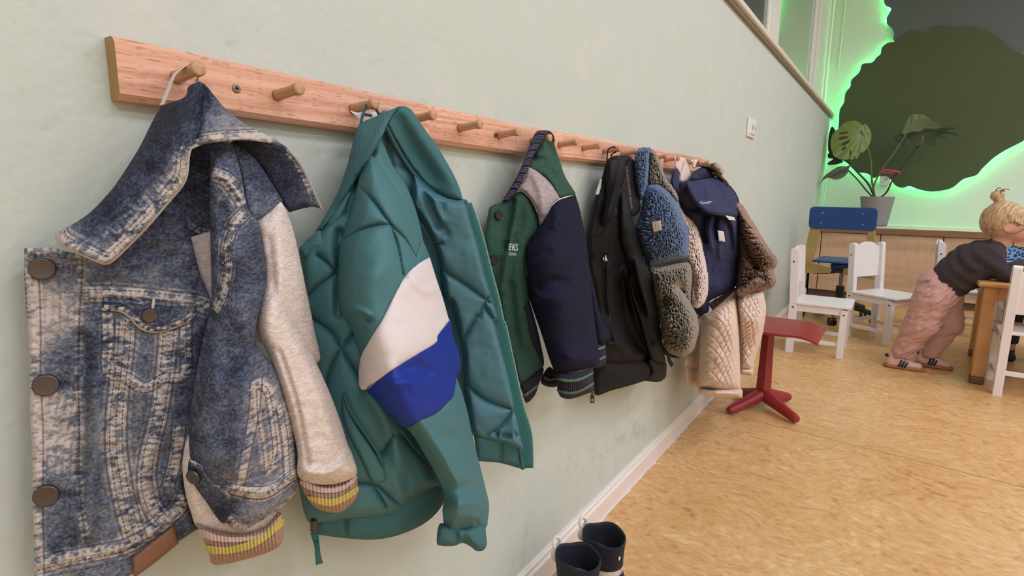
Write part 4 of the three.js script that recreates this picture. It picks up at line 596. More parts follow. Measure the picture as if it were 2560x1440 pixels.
  {
    const q = smoothLine(zipOut, false, 5).map(([x, y]) => onX(x - 1, y, dZ(x, y) + 0.002)), crv = new THREE.CatmullRomCurve3(q, false, 'centripetal'), L = crv.getLength(), n = Math.min(290, Math.floor(L / 0.0024)), tg = new THREE.BoxGeometry(0.0016, 0.0014, 0.0030);
    const zt = mesh('zip_edge', tube(q.filter((_, i) => i % 4 === 0 || i === q.length - 1), 0.0009, 6), std({ color: 0x4d8684, roughness: 0.6 }), J, 'zip with small teal teeth'), tm = std({ color: 0x86a9a6, roughness: 0.5 });
    for (let i = 0; i < n; i++) { const p = crv.getPointAt((i + 0.5) / n), m = new THREE.Mesh(tg, tm); m.name = 'zip_tooth'; m.position.copy(p); m.castShadow = m.receiveShadow = true; zt.add(m); }
  }
  piping(J, 'facing_seam', outer, zipIn, dIn, 0.0028, 0.011, 8, 'padded seam beside the zip');
  const oHemR = cD([[940, 690, 1], [1010, 700], [1080, 712], [1140, 715], [1205, 760, 1], [1215, 872, 1], [1190, 872], [1080, 842], [962, 832, 1]]);
  cloth(J, 'hem_rib', rib, { o: oHemR, d: (x, y) => dIn(x, y) + 0.004, g: 4, puff: 0.006, r: 12, t: 0.004, h: sum(folds([{ p: cD([[1085, 715], [1080, 840]]), w: 6, a: -0.004 }]), wrinkle(0.002, 0.03, 0.03, 3)) }, 'plain teal hem of the open front');
  // left front, outside
  const dB = field([[752, 640, 0.024], [800, 580, 0.04], [860, 480, 0.05], [930, 400, 0.06], [770, 800, 0.03], [850, 700, 0.065], [850, 900, 0.072], [780, 1000, 0.036], [900, 1000, 0.086], [770, 1250, 0.04], [800, 1320, 0.046], [900, 1330, 0.07], [860, 1150, 0.074], [1000, 1150, 0.098], [1000, 1300, 0.088], [1080, 1250, 0.092], [1010, 700, 0.09], [960, 900, 0.1]]);
  const oB = [...cC([[20, 1000, 1], [80, 930], [130, 890], [240, 720], [330, 560], [420, 440], [520, 330], [600, 480], [700, 640], [780, 900], [800, 1200]]), ...cD([[560, 300], [560, 560], [660, 760], [760, 920], [760, 960], [700, 985], [620, 1035], [520, 1105], [400, 1128], [260, 1140], [130, 1165], [60, 1150, 1], [30, 1050], [0, 800], [-10, 500], [0, 200], [20, 0]])];
  const qB = [cC([[365, 580], [480, 700], [590, 850], [680, 940], [750, 1050]]), cC([[300, 930], [400, 880], [500, 852], [590, 846]]), cC([[590, 850], [635, 1000], [665, 1160]]), cC([[140, 1040], [250, 1140], [330, 1280]]), cC([[70, 1290], [160, 1210], [250, 1140], [290, 1000]]), cD([[305, 155], [420, 128]]), cD([[60, 60], [190, 150], [240, 238], [345, 400]]), cD([[305, 160], [240, 238], [190, 320], [150, 450]]), cD([[300, 950], [420, 960], [530, 1050], [600, 1070]]), cD([[560, 690], [640, 790], [710, 870]]), cD([[520, 690], [450, 800]]), cD([[410, 960], [480, 1080]])];
  const hB = sum(qq(qB), folds([{ p: cC([[470, 480], [560, 640], [640, 760]]), w: 14, a: 0.006 }, { p: cC([[390, 560], [340, 680], [320, 780]]), w: 8, a: -0.008 }, { p: cC([[330, 660], [280, 760], [210, 830]]), w: 7, a: 0.005 }, { p: cC([[300, 1390], [360, 1370], [450, 1420]]), w: 10, a: 0.009 }, { p: cC([[330, 1420], [400, 1400]]), w: 8, a: -0.008 }, { p: cD([[400, 480], [480, 620], [540, 800], [560, 980]]), w: 22, a: 0.012 }, { p: cD([[560, 900], [600, 1020], [650, 1000]]), w: 18, a: -0.009 }, { p: cC([[270, 900], [262, 1150], [265, 1400]]), w: 12, a: -0.010, kind: 'r' }]), wrinkle(0.003, 0.012, 0.012, 17));
  cloth(J, 'front_panel', stitched(oB, dB, '#47757a', '#244448', qB, outer), { o: oB, d: dB, g: 3, puff: 0.012, r: 30, t: 0.008, h: hB }, 'quilted teal front');
  // hem rib of the left front
  const oHem = cD([[100, 1150], [180, 1120], [270, 1112], [400, 1100], [520, 1075], [640, 990], [720, 925], [775, 960], [785, 1045], [700, 1148], [560, 1218], [420, 1247], [260, 1240], [110, 1220, 1]]);
  cloth(J, 'hem_rib', rib, { o: oHem, d: (x, y) => dB(x, y) - 0.006, g: 4, puff: 0.009, r: 22, t: 0.006, h: sum(folds([{ p: cD([[262, 1110], [265, 1238]]), w: 6, a: -0.005 }, { p: cD([[130, 1160], [160, 1200]]), w: 8, a: 0.004 }]), wrinkle(0.002, 0.02, 0.02, 5)) }, 'smooth ribbed hem');
  // pocket with a welt
  const oW = cD([[248, 462, 1], [262, 520], [300, 600], [350, 680], [420, 780], [462, 850], [482, 935, 1], [410, 952], [360, 860], [320, 780], [270, 680], [240, 580]]), dW = (x, y) => dB(x, y) + hB(x, y) * 0.8 + 0.0135;
  const pk = cloth(J, 'pocket_welt', outer, { o: oW, d: dW, g: 3, puff: 0.006, r: 12, t: 0.004 });
  piping(pk, 'pocket_lip', outer, cD([[258, 480], [285, 560], [330, 630], [380, 700], [425, 770], [462, 850]]), dW, 0.0024, 0.007, 6, 'corded lip of the pocket');
  // turned collar corner and zip on the left edge
  cloth(J, 'collar_corner', outer, { o: cC([[20, 1000], [70, 950], [130, 890], [160, 900], [185, 1025], [140, 1000], [100, 1010], [60, 1060]]), d: (x, y) => dB(x, y) + 0.016, g: 3, puff: 0.006, r: 10, t: 0.004 });
  // sleeve
  const dS = field([[930, 420, 0.085], [870, 580, 0.082], [860, 700, 0.090], [960, 560, 0.112], [950, 700, 0.128], [1050, 640, 0.110], [900, 850, 0.105], [1000, 850, 0.145], [1100, 760, 0.112], [905, 960, 0.11], [1020, 980, 0.150], [1130, 900, 0.118], [1060, 1130, 0.15], [1150, 1060, 0.13], [1110, 1250, 0.15], [1210, 1250, 0.135], [1170, 1340, 0.142]]);
  const oS = [...cC([[440, 430], [500, 440], [570, 540], [640, 650], [720, 790], [785, 940], [830, 1050], [870, 1180], [910, 1300], [950, 1440]]), ...cD([[812, 80], [830, 170], [860, 250], [872, 345], [850, 380], [880, 470], [910, 580], [935, 700], [960, 800], [1000, 960], [1022, 1060], [1016, 1140], [1000, 1185], [900, 1200], [800, 1192], [775, 1100], [785, 1010], [735, 890], [650, 740], [582, 655], [500, 590], [430, 520], [375, 450], [334, 430], [338, 290], [310, 210], [302, 150]]), ...cC([[285, 1400], [262, 1280], [262, 1150], [270, 1000], [300, 880], [360, 700], [390, 560]])];
  const whiteLine = [...cC([[830, 1050], [760, 1090], [680, 1165], [620, 1270], [545, 1420]]), ...cD([[440, 110], [380, 210], [340, 295], [334, 430]])], mid = cD([[375, 452], [440, 400], [540, 330], [640, 268], [740, 205], [752, 165], [815, 88]]), low = cD([[582, 655], [660, 615], [740, 580], [800, 525], [836, 480], [852, 380], [872, 345]]);
  const hS = sum(qq([qB[0], qB[1], qB[2], cC([[745, 1045], [775, 950]])]), folds([{ p: [...cC([[520, 1100], [430, 1300]]), ...cD([[470, 300], [560, 480], [680, 700], [800, 900], [850, 1100]])], w: 40, a: 0.008 }, { p: cD([[580, 350], [640, 330], [700, 360]]), w: 16, a: -0.006 }, { p: cD([[520, 430], [600, 410], [640, 460]]), w: 14, a: 0.005 }, { p: cD([[700, 620], [760, 700], [850, 720]]), w: 22, a: -0.005 }, { p: cD([[790, 940], [850, 980], [950, 960]]), w: 16, a: -0.006 }, { p: cD([[810, 1060], [880, 1060], [990, 1030]]), w: 14, a: 0.005 }, { p: cD([[800, 1160], [900, 1170], [1000, 1150]]), w: 10, a: -0.006, k: 0.2 }, { p: cC([[300, 1400], [360, 1375], [440, 1410]]), w: 10, a: 0.008 }, { p: cC([[320, 1430], [380, 1400], [450, 1440]]), w: 9, a: -0.008 }, { p: cC([[720, 1180], [800, 1260], [870, 1250]]), w: 14, a: 0.004 }, { p: whiteLine, w: 5, a: -0.003, kind: 'g' }, { p: mid, w: 5, a: -0.0025, kind: 'g' }, { p: low, w: 5, a: -0.0025, kind: 'g' }]), wrinkle(0.003, 0.012, 0.012, 27));
  const common = { d: dS, g: 3, puff: 0.024, r: 62, t: 0.016, h: hS };
  const sl = cloth(J, 'sleeve', stitched(oS, dS, '#47757a', '#244448', [qB[0], qB[1], qB[2], cC([[745, 1045], [775, 950]])], outer), { ...common, o: oS }, 'padded teal sleeve');
  const over = { ...common, d: (x, y) => dS(x, y) + 0.0016, sil: oS, t: 0.001 };
  cloth(sl, 'sleeve_band', white, { ...over, o: [...whiteLine, ...mid, ...cC([[950, 1440], [910, 1300], [870, 1180]])].map((p, i) => i === 0 ? [...p, 1] : p) }, 'white band across the sleeve');
  cloth(sl, 'sleeve_band', blue, { ...over, o: [...mid, ...cD([[830, 170], [860, 250]]), ...[...low].reverse(), ...cD([[500, 590], [430, 520]])] }, 'royal blue band across the sleeve');
  const oCf = cD([[760, 1165], [820, 1172], [900, 1176], [992, 1160], [1006, 1220], [1010, 1275], [990, 1305], [955, 1308], [925, 1285], [880, 1265], [840, 1280], [770, 1280], [745, 1262]]);
  cloth(J, 'sleeve_cuff', rib, { o: oCf, d: (x, y) => dS(x, y) - 0.004, g: 3, puff: 0.018, r: 24, t: 0.012, h: sum(folds([{ p: cD([[845, 1210], [850, 1270]]), w: 8, a: -0.008 }, { p: cD([[920, 1210], [940, 1280]]), w: 12, a: 0.006 }]), wrinkle(0.002, 0.03, 0.03, 9)) }, 'crumpled teal cuff');
  // collar
  const dC = field([[895, 315, 0.05], [930, 300, 0.056], [968, 300, 0.082], [880, 420, 0.068], [900, 440, 0.084], [840, 520, 0.056], [860, 505, 0.07], [792, 580, 0.046], [806, 568, 0.058], [985, 270, 0.062]]);
  const oCL = cC([[384, 238], [430, 205], [520, 165], [590, 135], [640, 115], [600, 165], [572, 215], [530, 310], [470, 410], [400, 520], [330, 640], [250, 760], [165, 870], [120, 892, 1], [200, 760], [270, 620], [320, 470], [355, 330]]);
  const col = cloth(J, 'collar', rib, { o: oCL, d: dC, g: 4, puff: 0.010, r: 22, t: 0.006, h: folds([{ p: cC([[560, 200], [470, 380], [380, 530]]), w: 8, a: 0.003 }]) }, 'ribbed teal collar, near side');
  const dC2 = field([[968, 305, 0.064], [998, 267, 0.062], [1030, 270, 0.06], [1060, 350, 0.062], [1000, 400, 0.052], [1090, 420, 0.07], [1130, 470, 0.082], [1155, 500, 0.092], [1040, 450, 0.058], [1120, 500, 0.08]]);
  const oCR = cC([[572, 210], [600, 160], [640, 115], [680, 115], [720, 140], [760, 200], [810, 270], [870, 350], [930, 450], [980, 540], [1015, 620], [1036, 695, 1], [970, 690], [900, 660], [830, 610], [760, 540], [700, 460], [640, 360], [580, 250]]);
  const c2 = cloth(col, 'collar_inside', rib, { o: oCR, d: dC2, g: 4, puff: 0.008, r: 18, t: 0.005, h: folds([{ p: cC([[690, 150], [800, 330], [950, 560]]), w: 22, a: 0.006 }, { p: cC([[620, 200], [720, 380], [850, 560]]), w: 22, a: -0.006 }]) }, 'inner face of the ribbed collar');
  piping(J, 'neck_seam', inner, cC([[560, 240], [620, 360], [690, 470], [760, 560], [840, 630], [920, 680], [1050, 705]]), dC2, 0.003, -0.001, 8, 'bound neck seam');
  // loop, size label, zip pull
  const P2 = pegAt(2);
  mesh('hanging_loop', tube([onX(902, 312, 0.05), onX(906, 292, 0.05), onX(914, 268, 0.048), V(0.047, P2.y + 0.0072, P2.z), V(0.047, P2.y + 0.002, P2.z - 0.0072), onX(940, 272, 0.05), onX(946, 284, 0.052)], 0.0017, 8), outer, J, 'teal loop over the peg');
  const art = clothArt(cC([[330, 135], [510, 130], [510, 230], [330, 230]]), 0.036, 0.0004); art.x.fillStyle = '#e9e6e6'; art.x.fillRect(0, 0, art.w, art.h); { const [a, b] = art.at(...cC([[425, 160]])[0]), [c, d] = art.at(...cC([[475, 185]])[0]); art.x.fillStyle = '#4a4c50'; art.x.fillRect(a, b, c - a, d - b); }
  cloth(J, 'size_label', std({ map: art.fit(new THREE.CanvasTexture(art.c)), roughness: 0.7, side: THREE.DoubleSide }), { o: cC([[335, 140, 1], [400, 155], [500, 150, 1], [500, 185], [440, 200], [405, 215, 1], [385, 185], [360, 165]]), d: 0.040, g: 2, puff: 0.001, r: 3, t: 0.001 }, 'white label with a small dark print');
  const tab = mesh('zip_pull', box(0.008, 0.016, 0.006, 0, 0, 0, 0.002), metal, J, 'dark metal zip slider'); tab.position.copy(onX(...cD([[93, 1175]])[0], 0.058));
  cloth(J, 'pull_tape', tape, { o: cD([[74, 1212, 1], [118, 1208, 1], [125, 1280], [132, 1330], [143, 1372, 1], [106, 1382, 1], [100, 1330], [96, 1280]]), d: 0.056, g: 2, puff: 0.002, r: 4, t: 0.002, h: folds([{ p: cD([[80, 1270], [125, 1262]]), w: 4, a: 0.004 }]) }, 'dark teal ribbon pull');
}
// ---------------------------------------------------------------- varsity fleece jacket
{
  const J = thing('varsity_jacket', 'green and navy fleece varsity jacket with a striped ribbed collar', 'jacket', [0, 0, 0]);
  const navy = fleece(0x212138, 3, 0.86), green = fleece(0x3f6053, 5, 0.86), grey = heather([186, 170, 168], [150, 138, 140], 61), ribN = std({ color: 0x1e1e30, roughness: 0.95, side: THREE.DoubleSide }), ribG = std({ color: 0x56705f, roughness: 0.95, side: THREE.DoubleSide }), black = std({ color: 0x14171a, roughness: 0.35 });
  const dF = field([[1220, 520, 0.026], [1215, 640, 0.028], [1250, 560, 0.036], [1240, 700, 0.036], [1300, 480, 0.048], [1320, 560, 0.062], [1270, 640, 0.05], [1300, 750, 0.066], [1350, 840, 0.078], [1280, 850, 0.056], [1310, 950, 0.07], [1350, 915, 0.076], [1330, 990, 0.066]]);
  const oF = [...cE([[200, 782, 1], [280, 750], [350, 690], [400, 680], [470, 745], [530, 850], [568, 1010], [500, 1120], [445, 1210], [440, 1440]]), ...cF([[455, 250], [475, 430], [520, 700], [590, 900], [600, 1050], [500, 1140], [385, 1212], [330, 1000], [240, 700], [180, 400], [80, 100]]), ...cE([[60, 1240], [45, 1130], [60, 1000], [75, 900], [100, 820]])];
  const art = clothArt(oF, dF, 0.0003);
  { const x = art.x, c = new THREE.Color(0x3a6351); x.fillStyle = '#3f6053'; x.fillRect(0, 0, art.w, art.h); const r = rng(8); for (let i = 0; i < 26000; i++) { x.fillStyle = r() < 0.5 ? 'rgba(30,54,44,0.16)' : 'rgba(92,136,116,0.14)'; x.fillRect(r() * art.w, r() * art.h, 2, 2); }
    const word = (txt, p, q, up, fill, strokeOnly) => { const a = art.at(...cE([p])[0]), b = art.at(...cE([q])[0]), u = art.at(...cE([up])[0]); x.save(); x.font = 'bold 100px sans-serif'; const w = x.measureText(txt).width; x.setTransform((b[0] - a[0]) / w, (b[1] - a[1]) / w, -(u[0] - a[0]) / 72, -(u[1] - a[1]) / 72, a[0], a[1]); if (strokeOnly) { x.lineWidth = 5; x.strokeStyle = fill; x.strokeText(txt, 0, 0); } else { x.fillStyle = fill; x.fillText(txt, 0, 0); } x.restore(); };
    word('EKS', [268, 1232], [358, 1240], [276, 1168], '#e8ecea'); word('BRAND', [272, 1282], [346, 1286], [276, 1254], '#cfd8d4'); word('T', [214, 1240], [268, 1240], [222, 1140], '#14251d', true); word('H', [312, 1150], [360, 1145], [318, 1062], '#14251d', true);
    x.setLineDash([3, 2]); x.strokeStyle = '#274a3b'; x.lineWidth = 1.4; art.path(cE([[110, 830], [105, 1000], [92, 1200], [100, 1400]])); x.stroke(); art.path(cE([[120, 810], [250, 790], [370, 700]])); x.stroke(); x.setLineDash([]); }
  const gm = green.clone(); gm.map = art.fit(new THREE.CanvasTexture(art.c));
  cloth(J, 'front_panel', gm, { o: oF, d: dF, g: 4, puff: 0.006, r: 10, t: 0.005, h: sum(folds([{ p: [...cE([[345, 760], [330, 900], [300, 1060], [265, 1250]]), ...cF([[240, 100], [210, 330]])], w: 9, a: 0.007 }, { p: cE([[310, 780], [270, 1000], [230, 1200]]), w: 12, a: -0.006 }, { p: [...cE([[430, 760], [470, 950], [400, 1200]]), ...cF([[350, 200], [380, 500], [430, 800]])], w: 18, a: 0.006 }, { p: cF([[300, 300], [330, 700], [420, 1050]]), w: 14, a: -0.004 }]), wrinkle(0.002, 0.02, 0.02, 3)) }, 'green fleece front with white print');
  const dY = field([[1370, 335, 0.048], [1385, 360, 0.05], [1320, 420, 0.056], [1400, 420, 0.066], [1440, 480, 0.078], [1400, 495, 0.086], [1330, 460, 0.066], [1380, 500, 0.09], [1340, 560, 0.076], [1300, 470, 0.054]]);
  cloth(J, 'shoulder_yoke', green, { o: cE([[640, 135], [690, 165], [715, 260], [760, 400], [810, 540], [905, 690, 1], [902, 712, 1], [820, 720], [750, 735], [690, 630], [600, 530], [465, 445], [510, 340], [570, 240]]), d: dY, g: 3, puff: 0.006, r: 10, t: 0.005, h: sum(folds([{ p: cE([[620, 240], [600, 300], [540, 330]]), w: 7, a: 0.006 }, { p: cE([[640, 230], [680, 300], [700, 400]]), w: 8, a: -0.006 }, { p: cE([[560, 330], [660, 350], [720, 480]]), w: 9, a: 0.004 }]), wrinkle(0.002, 0.03, 0.03, 5)) });
  cloth(J, 'shoulder_band', grey, { o: cE([[470, 448], [600, 530], [690, 635], [752, 735], [690, 795], [660, 900], [572, 1012], [535, 850], [470, 740], [400, 670], [352, 662], [420, 560]]), d: (x, y) => dY(x, y) + 0.001, g: 3, puff: 0.005, r: 9, t: 0.004, h: folds([{ p: cE([[520, 540], [580, 700], [600, 880]]), w: 10, a: 0.004 }]) }, 'light grey heather shoulder band');
  const oC = cE([[518, 132], [560, 100], [660, 105], [700, 150], [708, 210], [680, 170], [640, 135], [570, 240], [510, 340], [450, 470], [370, 650], [290, 752], [205, 775, 1], [280, 650], [360, 510], [430, 350], [470, 240]]);
  const dC = field([[1340, 335, 0.044], [1370, 328, 0.05], [1385, 345, 0.054], [1320, 400, 0.056], [1300, 470, 0.056], [1260, 500, 0.04]]);
  const col = cloth(J, 'collar', ribN, { o: oC, d: dC, g: 2, puff: 0.008, r: 14, t: 0.006 }, 'navy collar with fine grey ribs');
  { const a = smoothLine(cE([[520, 130], [470, 240], [430, 350], [360, 510], [280, 650], [215, 765]]), false, 4), b = smoothLine(cE([[640, 125], [570, 240], [510, 340], [450, 470], [370, 650], [285, 752]]), false, 4), n = 40, rm = std({ color: 0x4a4a60, roughness: 0.95 });
    for (let i = 0; i < n; i++) { const p = a[Math.floor((i + 0.5) / n * a.length)], q = b[Math.floor((i + 0.5) / n * b.length)], m = [0.1, 0.5, 0.9].map((t) => { const x = mix(p[0], q[0], t), y = mix(p[1], q[1], t) - 3 * Math.sin(t * Math.PI); return onX(x, y, dC(x, y) + 0.0035 + 0.0055 * Math.sin(t * Math.PI)); }); mesh('rib', tube(m, 0.0011, 5), rm, col); } }
  const dS = field([[1320, 610, 0.074], [1380, 510, 0.09], [1440, 490, 0.08], [1320, 700, 0.078], [1390, 640, 0.120], [1465, 640, 0.098], [1340, 780, 0.084], [1410, 780, 0.132], [1480, 800, 0.108], [1370, 900, 0.1], [1430, 900, 0.138], [1495, 890, 0.118], [1400, 930, 0.124]]);
  const oS = [...cE([[562, 1015], [620, 930], [680, 820], [740, 765], [820, 735], [905, 710, 1], [940, 820], [965, 930], [1000, 1100], [1020, 1250], [1040, 1440]]), ...cF([[1050, 250], [1075, 500], [1110, 800], [1130, 980], [1110, 1040], [1000, 1070], [850, 1105], [725, 1110], [660, 980], [590, 760], [520, 560], [470, 400], [445, 200], [438, 0]]), ...cE([[440, 1210]])];
  cloth(J, 'sleeve', navy, { o: oS, d: dS, g: 3, puff: 0.02, r: 40, t: 0.014, h: sum(folds([{ p: cE([[690, 830], [720, 900], [700, 1000]]), w: 9, a: 0.005 }, { p: cE([[500, 1300], [640, 1250]]), w: 12, a: -0.004 }, { p: cF([[560, 300], [680, 240], [800, 250]]), w: 14, a: -0.006 }, { p: cF([[540, 380], [640, 420], [760, 400]]), w: 12, a: 0.005 }, { p: cF([[850, 950], [950, 960], [1080, 1000]]), w: 12, a: 0.004 }, { p: cF([[760, 1080], [900, 1060], [1090, 1030]]), w: 6, a: -0.004 }, { p: cF([[1050, 300], [1070, 700], [1110, 1000]]), w: 8, a: -0.003 }]), wrinkle(0.003, 0.015, 0.02, 6)) }, 'navy fleece sleeve');
  const stripes = (c, o, rows, d, h, r) => rows.forEach((b) => cloth(c, 'stripe', ribG, { o: b, d: (x, y) => asField(d)(x, y) + 0.001, g: 2, puff: 0.016, r, t: 0.001, h, sil: o }, 'grey green stripe'));
  const oCf = cF([[722, 1100], [800, 1112], [900, 1098], [1000, 1080], [1066, 1055], [1072, 1160], [1078, 1270], [1000, 1310], [900, 1345], [830, 1356], [760, 1330], [732, 1250]]), hR = ribs(0.0018, 5.2, 0), dCf = (x, y) => dS(x, y) - 0.002;
  const cf = cloth(J, 'sleeve_cuff', ribN, { o: oCf, d: dCf, g: 1.5, puff: 0.016, r: 22, t: 0.012, h: hR, sil: oCf }, 'navy ribbed cuff with two grey green stripes');
  stripes(cf, oCf, [cF([[735, 1150], [850, 1168], [960, 1150], [1066, 1098], [1068, 1120], [960, 1178], [850, 1196], [738, 1178]]), cF([[734, 1262], [850, 1286], [960, 1262], [1072, 1198], [1074, 1222], [960, 1290], [850, 1314], [742, 1290]])], dCf, hR, 22);
  const dS2 = field([[1480, 700, 0.07], [1500, 780, 0.08], [1520, 840, 0.088], [1505, 900, 0.088], [1480, 900, 0.09]]);
  cloth(J, 'sleeve', navy, { o: cF([[1030, 100], [1080, 280], [1120, 480], [1180, 640], [1222, 740], [1215, 790], [1180, 825], [1120, 830], [1100, 700], [1060, 400]]), d: dS2, g: 3, puff: 0.010, r: 18, t: 0.008 }, 'other navy sleeve behind');
  const oC3 = cF([[1100, 850], [1150, 850], [1186, 822], [1190, 900], [1192, 1010], [1140, 1050], [1070, 1065], [1100, 1000]]), c3 = cloth(J, 'sleeve_cuff', ribN, { o: oC3, d: dS2, g: 2, puff: 0.008, r: 12, t: 0.008, h: hR }, 'ribbed cuff of the other sleeve');
  stripes(c3, oC3, [cF([[1120, 872], [1186, 848], [1188, 868], [1125, 895]]), cF([[1128, 972], [1188, 942], [1190, 962], [1126, 996]])], (x, y) => dS2(x, y) - 0.004, hR, 12);
  const oH1 = cF([[380, 1215], [470, 1160], [590, 1062], [600, 1110], [560, 1210], [520, 1320], [440, 1392], [405, 1300]]), dH1 = (x, y) => dF(x, y) + 0.001;
  const h1 = cloth(J, 'hem_rib', ribN, { o: oH1, d: dH1, g: 2, puff: 0.008, r: 10, t: 0.005, h: ribs(0.0016, 5, 0.45), sil: oH1 }, 'navy ribbed hem with a stripe'); cloth(h1, 'stripe', ribG, { o: cF([[408, 1318], [470, 1275], [545, 1215], [540, 1245], [480, 1300], [415, 1345]]), d: (x, y) => dH1(x, y) + 0.001, g: 2, puff: 0.008, r: 10, t: 0.001, h: ribs(0.0016, 5, 0.45), sil: oH1 });
  const oH2 = cF([[575, 1195], [610, 1100], [660, 1050], [720, 1105], [735, 1160], [728, 1235], [640, 1238]]), dH2 = field([[1350, 950, 0.064], [1390, 930, 0.07], [1380, 965, 0.068]]);
  const h2 = cloth(J, 'hem_rib', ribN, { o: oH2, d: dH2, g: 2, puff: 0.006, r: 10, t: 0.004, h: ribs(0.0014, 5, 0.1) }, 'far part of the ribbed hem'); cloth(h2, 'stripe', ribG, { o: cF([[612, 1140], [660, 1160], [730, 1150], [732, 1168], [660, 1180], [608, 1160]]), d: (x, y) => dH2(x, y) + 0.007, g: 2, puff: 0.001, r: 4, t: 0.001 });
  cloth(J, 'pocket_welt', ribN, { o: cF([[400, 478, 1], [470, 425, 1], [520, 600], [565, 780], [605, 1000], [565, 960], [500, 830], [462, 740], [440, 600]]), d: (x, y) => dF(x, y) + 0.006, g: 2, puff: 0.005, r: 7, t: 0.003, h: ribs(0.0012, 5, 1.3) }, 'navy ribbed pocket edge');
  for (const p of cE([[172, 902], [132, 1322]])) disc(J, 'snap_button', black, p[0], p[1], (x, y) => dF(x, y) + 0.006, 0.0075, 0.004, 'black snap button');
}
// ---------------------------------------------------------------- black jacket
{
  const J = thing('black_jacket', 'black padded jacket with ribbed hem and lettered neck band', 'jacket', [0, 0, 0]);
  const blk = phys({ color: 0x100f11, roughness: 0.6, specularIntensity: 0.4, side: THREE.DoubleSide, bumpMap: rollerBump, bumpScale: 0.001 }), rib = knit(0x0e0c0d), inn = std({ color: 0x0c0b0c, roughness: 0.9, side: THREE.DoubleSide }), metal = std({ color: 0x6e6a66, metalness: 0.7, roughness: 0.45 });
  const dB = field([[1500, 400, 0.03], [1500, 450, 0.03], [1470, 600, 0.026], [1480, 760, 0.034], [1520, 560, 0.05], [1540, 700, 0.062], [1490, 980, 0.05], [1540, 880, 0.072], [1600, 950, 0.084], [1620, 850, 0.086], [1580, 600, 0.07]]);
  const oB = [...cE([[1205, 385], [1250, 420], [1330, 600], [1420, 850], [1450, 1000], [1520, 1250], [1590, 1440]]), ...cF([[1600, 200], [1650, 500], [1660, 800], [1650, 1000], [1620, 1160], [1540, 1188], [1400, 1232], [1250, 1272], [1110, 1318, 1], [1075, 1270], [1070, 1060], [1150, 850], [1100, 500], [1040, 200]]), ...cE([[1020, 1300], [1012, 1130], [1040, 980], [1065, 880], [1095, 720], [1150, 560]])];
  const hBk = sum(folds([{ p: cF([[1380, 160], [1450, 450], [1560, 780], [1600, 900]]), w: 10, a: 0.008 }, { p: cF([[1350, 250], [1380, 600], [1480, 880]]), w: 16, a: -0.010 }, { p: cF([[1180, 0], [1175, 400], [1250, 800]]), w: 5, a: -0.004 }, { p: cF([[1200, 640], [1300, 820], [1480, 930]]), w: 18, a: 0.008 }, { p: cE([[1300, 900], [1330, 1100], [1420, 1400]]), w: 14, a: 0.006 }, { p: cE([[1100, 760], [1060, 1000], [1050, 1250]]), w: 10, a: 0.004 }, { p: cF([[1190, 1010], [1280, 1020], [1420, 1010], [1600, 980]]), w: 6, a: -0.004 }]), wrinkle(0.003, 0.03, 0.02, 7));
  cloth(J, 'front_panel', blk, { o: oB, d: dB, g: 3, puff: 0.010, r: 20, t: 0.006, h: hBk });
  cloth(J, 'hem_rib', rib, { o: cF([[1185, 1030], [1300, 1030], [1450, 1010], [1610, 985], [1640, 1010], [1620, 1160], [1540, 1190], [1400, 1234], [1250, 1274], [1112, 1322], [1082, 1275], [1090, 1120]]), d: (x, y) => dB(x, y) + 0.004, g: 3, puff: 0.010, r: 16, t: 0.005, h: ribs(0.0010, 7, 0.2) }, 'black ribbed hem');
  const dS = field([[1550, 480, 0.058], [1580, 560, 0.086], [1560, 640, 0.074], [1610, 680, 0.104], [1570, 780, 0.086], [1640, 820, 0.112], [1620, 900, 0.11], [1660, 920, 0.1]]);
  cloth(J, 'sleeve', blk, { o: [...cE([[1335, 660], [1400, 760], [1440, 920], [1480, 1060], [1540, 1260], [1600, 1440]]), ...cF([[1610, 150], [1655, 350], [1690, 560], [1722, 760], [1740, 900], [1762, 1010], [1700, 1020], [1630, 990], [1590, 900], [1500, 600], [1440, 430], [1400, 200], [1350, 0]]), ...cE([[1310, 1150], [1300, 900]])], d: dS, g: 3, puff: 0.014, r: 26, t: 0.012, h: sum(folds([{ p: cF([[1480, 60], [1520, 260], [1600, 560]]), w: 9, a: 0.007 }, { p: cF([[1440, 240], [1540, 500], [1640, 800]]), w: 10, a: -0.009 }, { p: cF([[1560, 560], [1640, 760], [1720, 880]]), w: 10, a: 0.005 }]), wrinkle(0.002, 0.03, 0.03, 4)) });
  cloth(J, 'sleeve_cuff', rib, { o: cF([[1600, 985], [1680, 1010], [1760, 1008], [1768, 1080], [1758, 1150], [1700, 1192], [1600, 1188], [1570, 1170], [1620, 1100]]), d: (x, y) => dS(x, y) - 0.002, g: 2, puff: 0.012, r: 14, t: 0.012, h: ribs(0.0010, 6, 0) }, 'black ribbed cuff');
  const dL = field([[1520, 395, 0.046], [1560, 390, 0.052], [1550, 450, 0.066], [1510, 480, 0.044], [1500, 560, 0.046], [1530, 540, 0.066]]);
  cloth(J, 'collar', blk, { o: cE([[1205, 388], [1260, 345], [1330, 335], [1400, 335], [1440, 360], [1390, 410], [1380, 480], [1340, 580], [1310, 700], [1270, 850], [1230, 960], [1180, 1010], [1130, 1010], [1150, 880], [1180, 700], [1195, 540]]), d: dL, g: 3, puff: 0.010, r: 14, t: 0.006, h: folds([{ p: cE([[1340, 420], [1290, 640], [1220, 900]]), w: 9, a: 0.004 }, { p: cE([[1140, 1000], [1190, 990], [1230, 960]]), w: 5, a: -0.003, k: 0.8 }]) }, 'thick black collar');
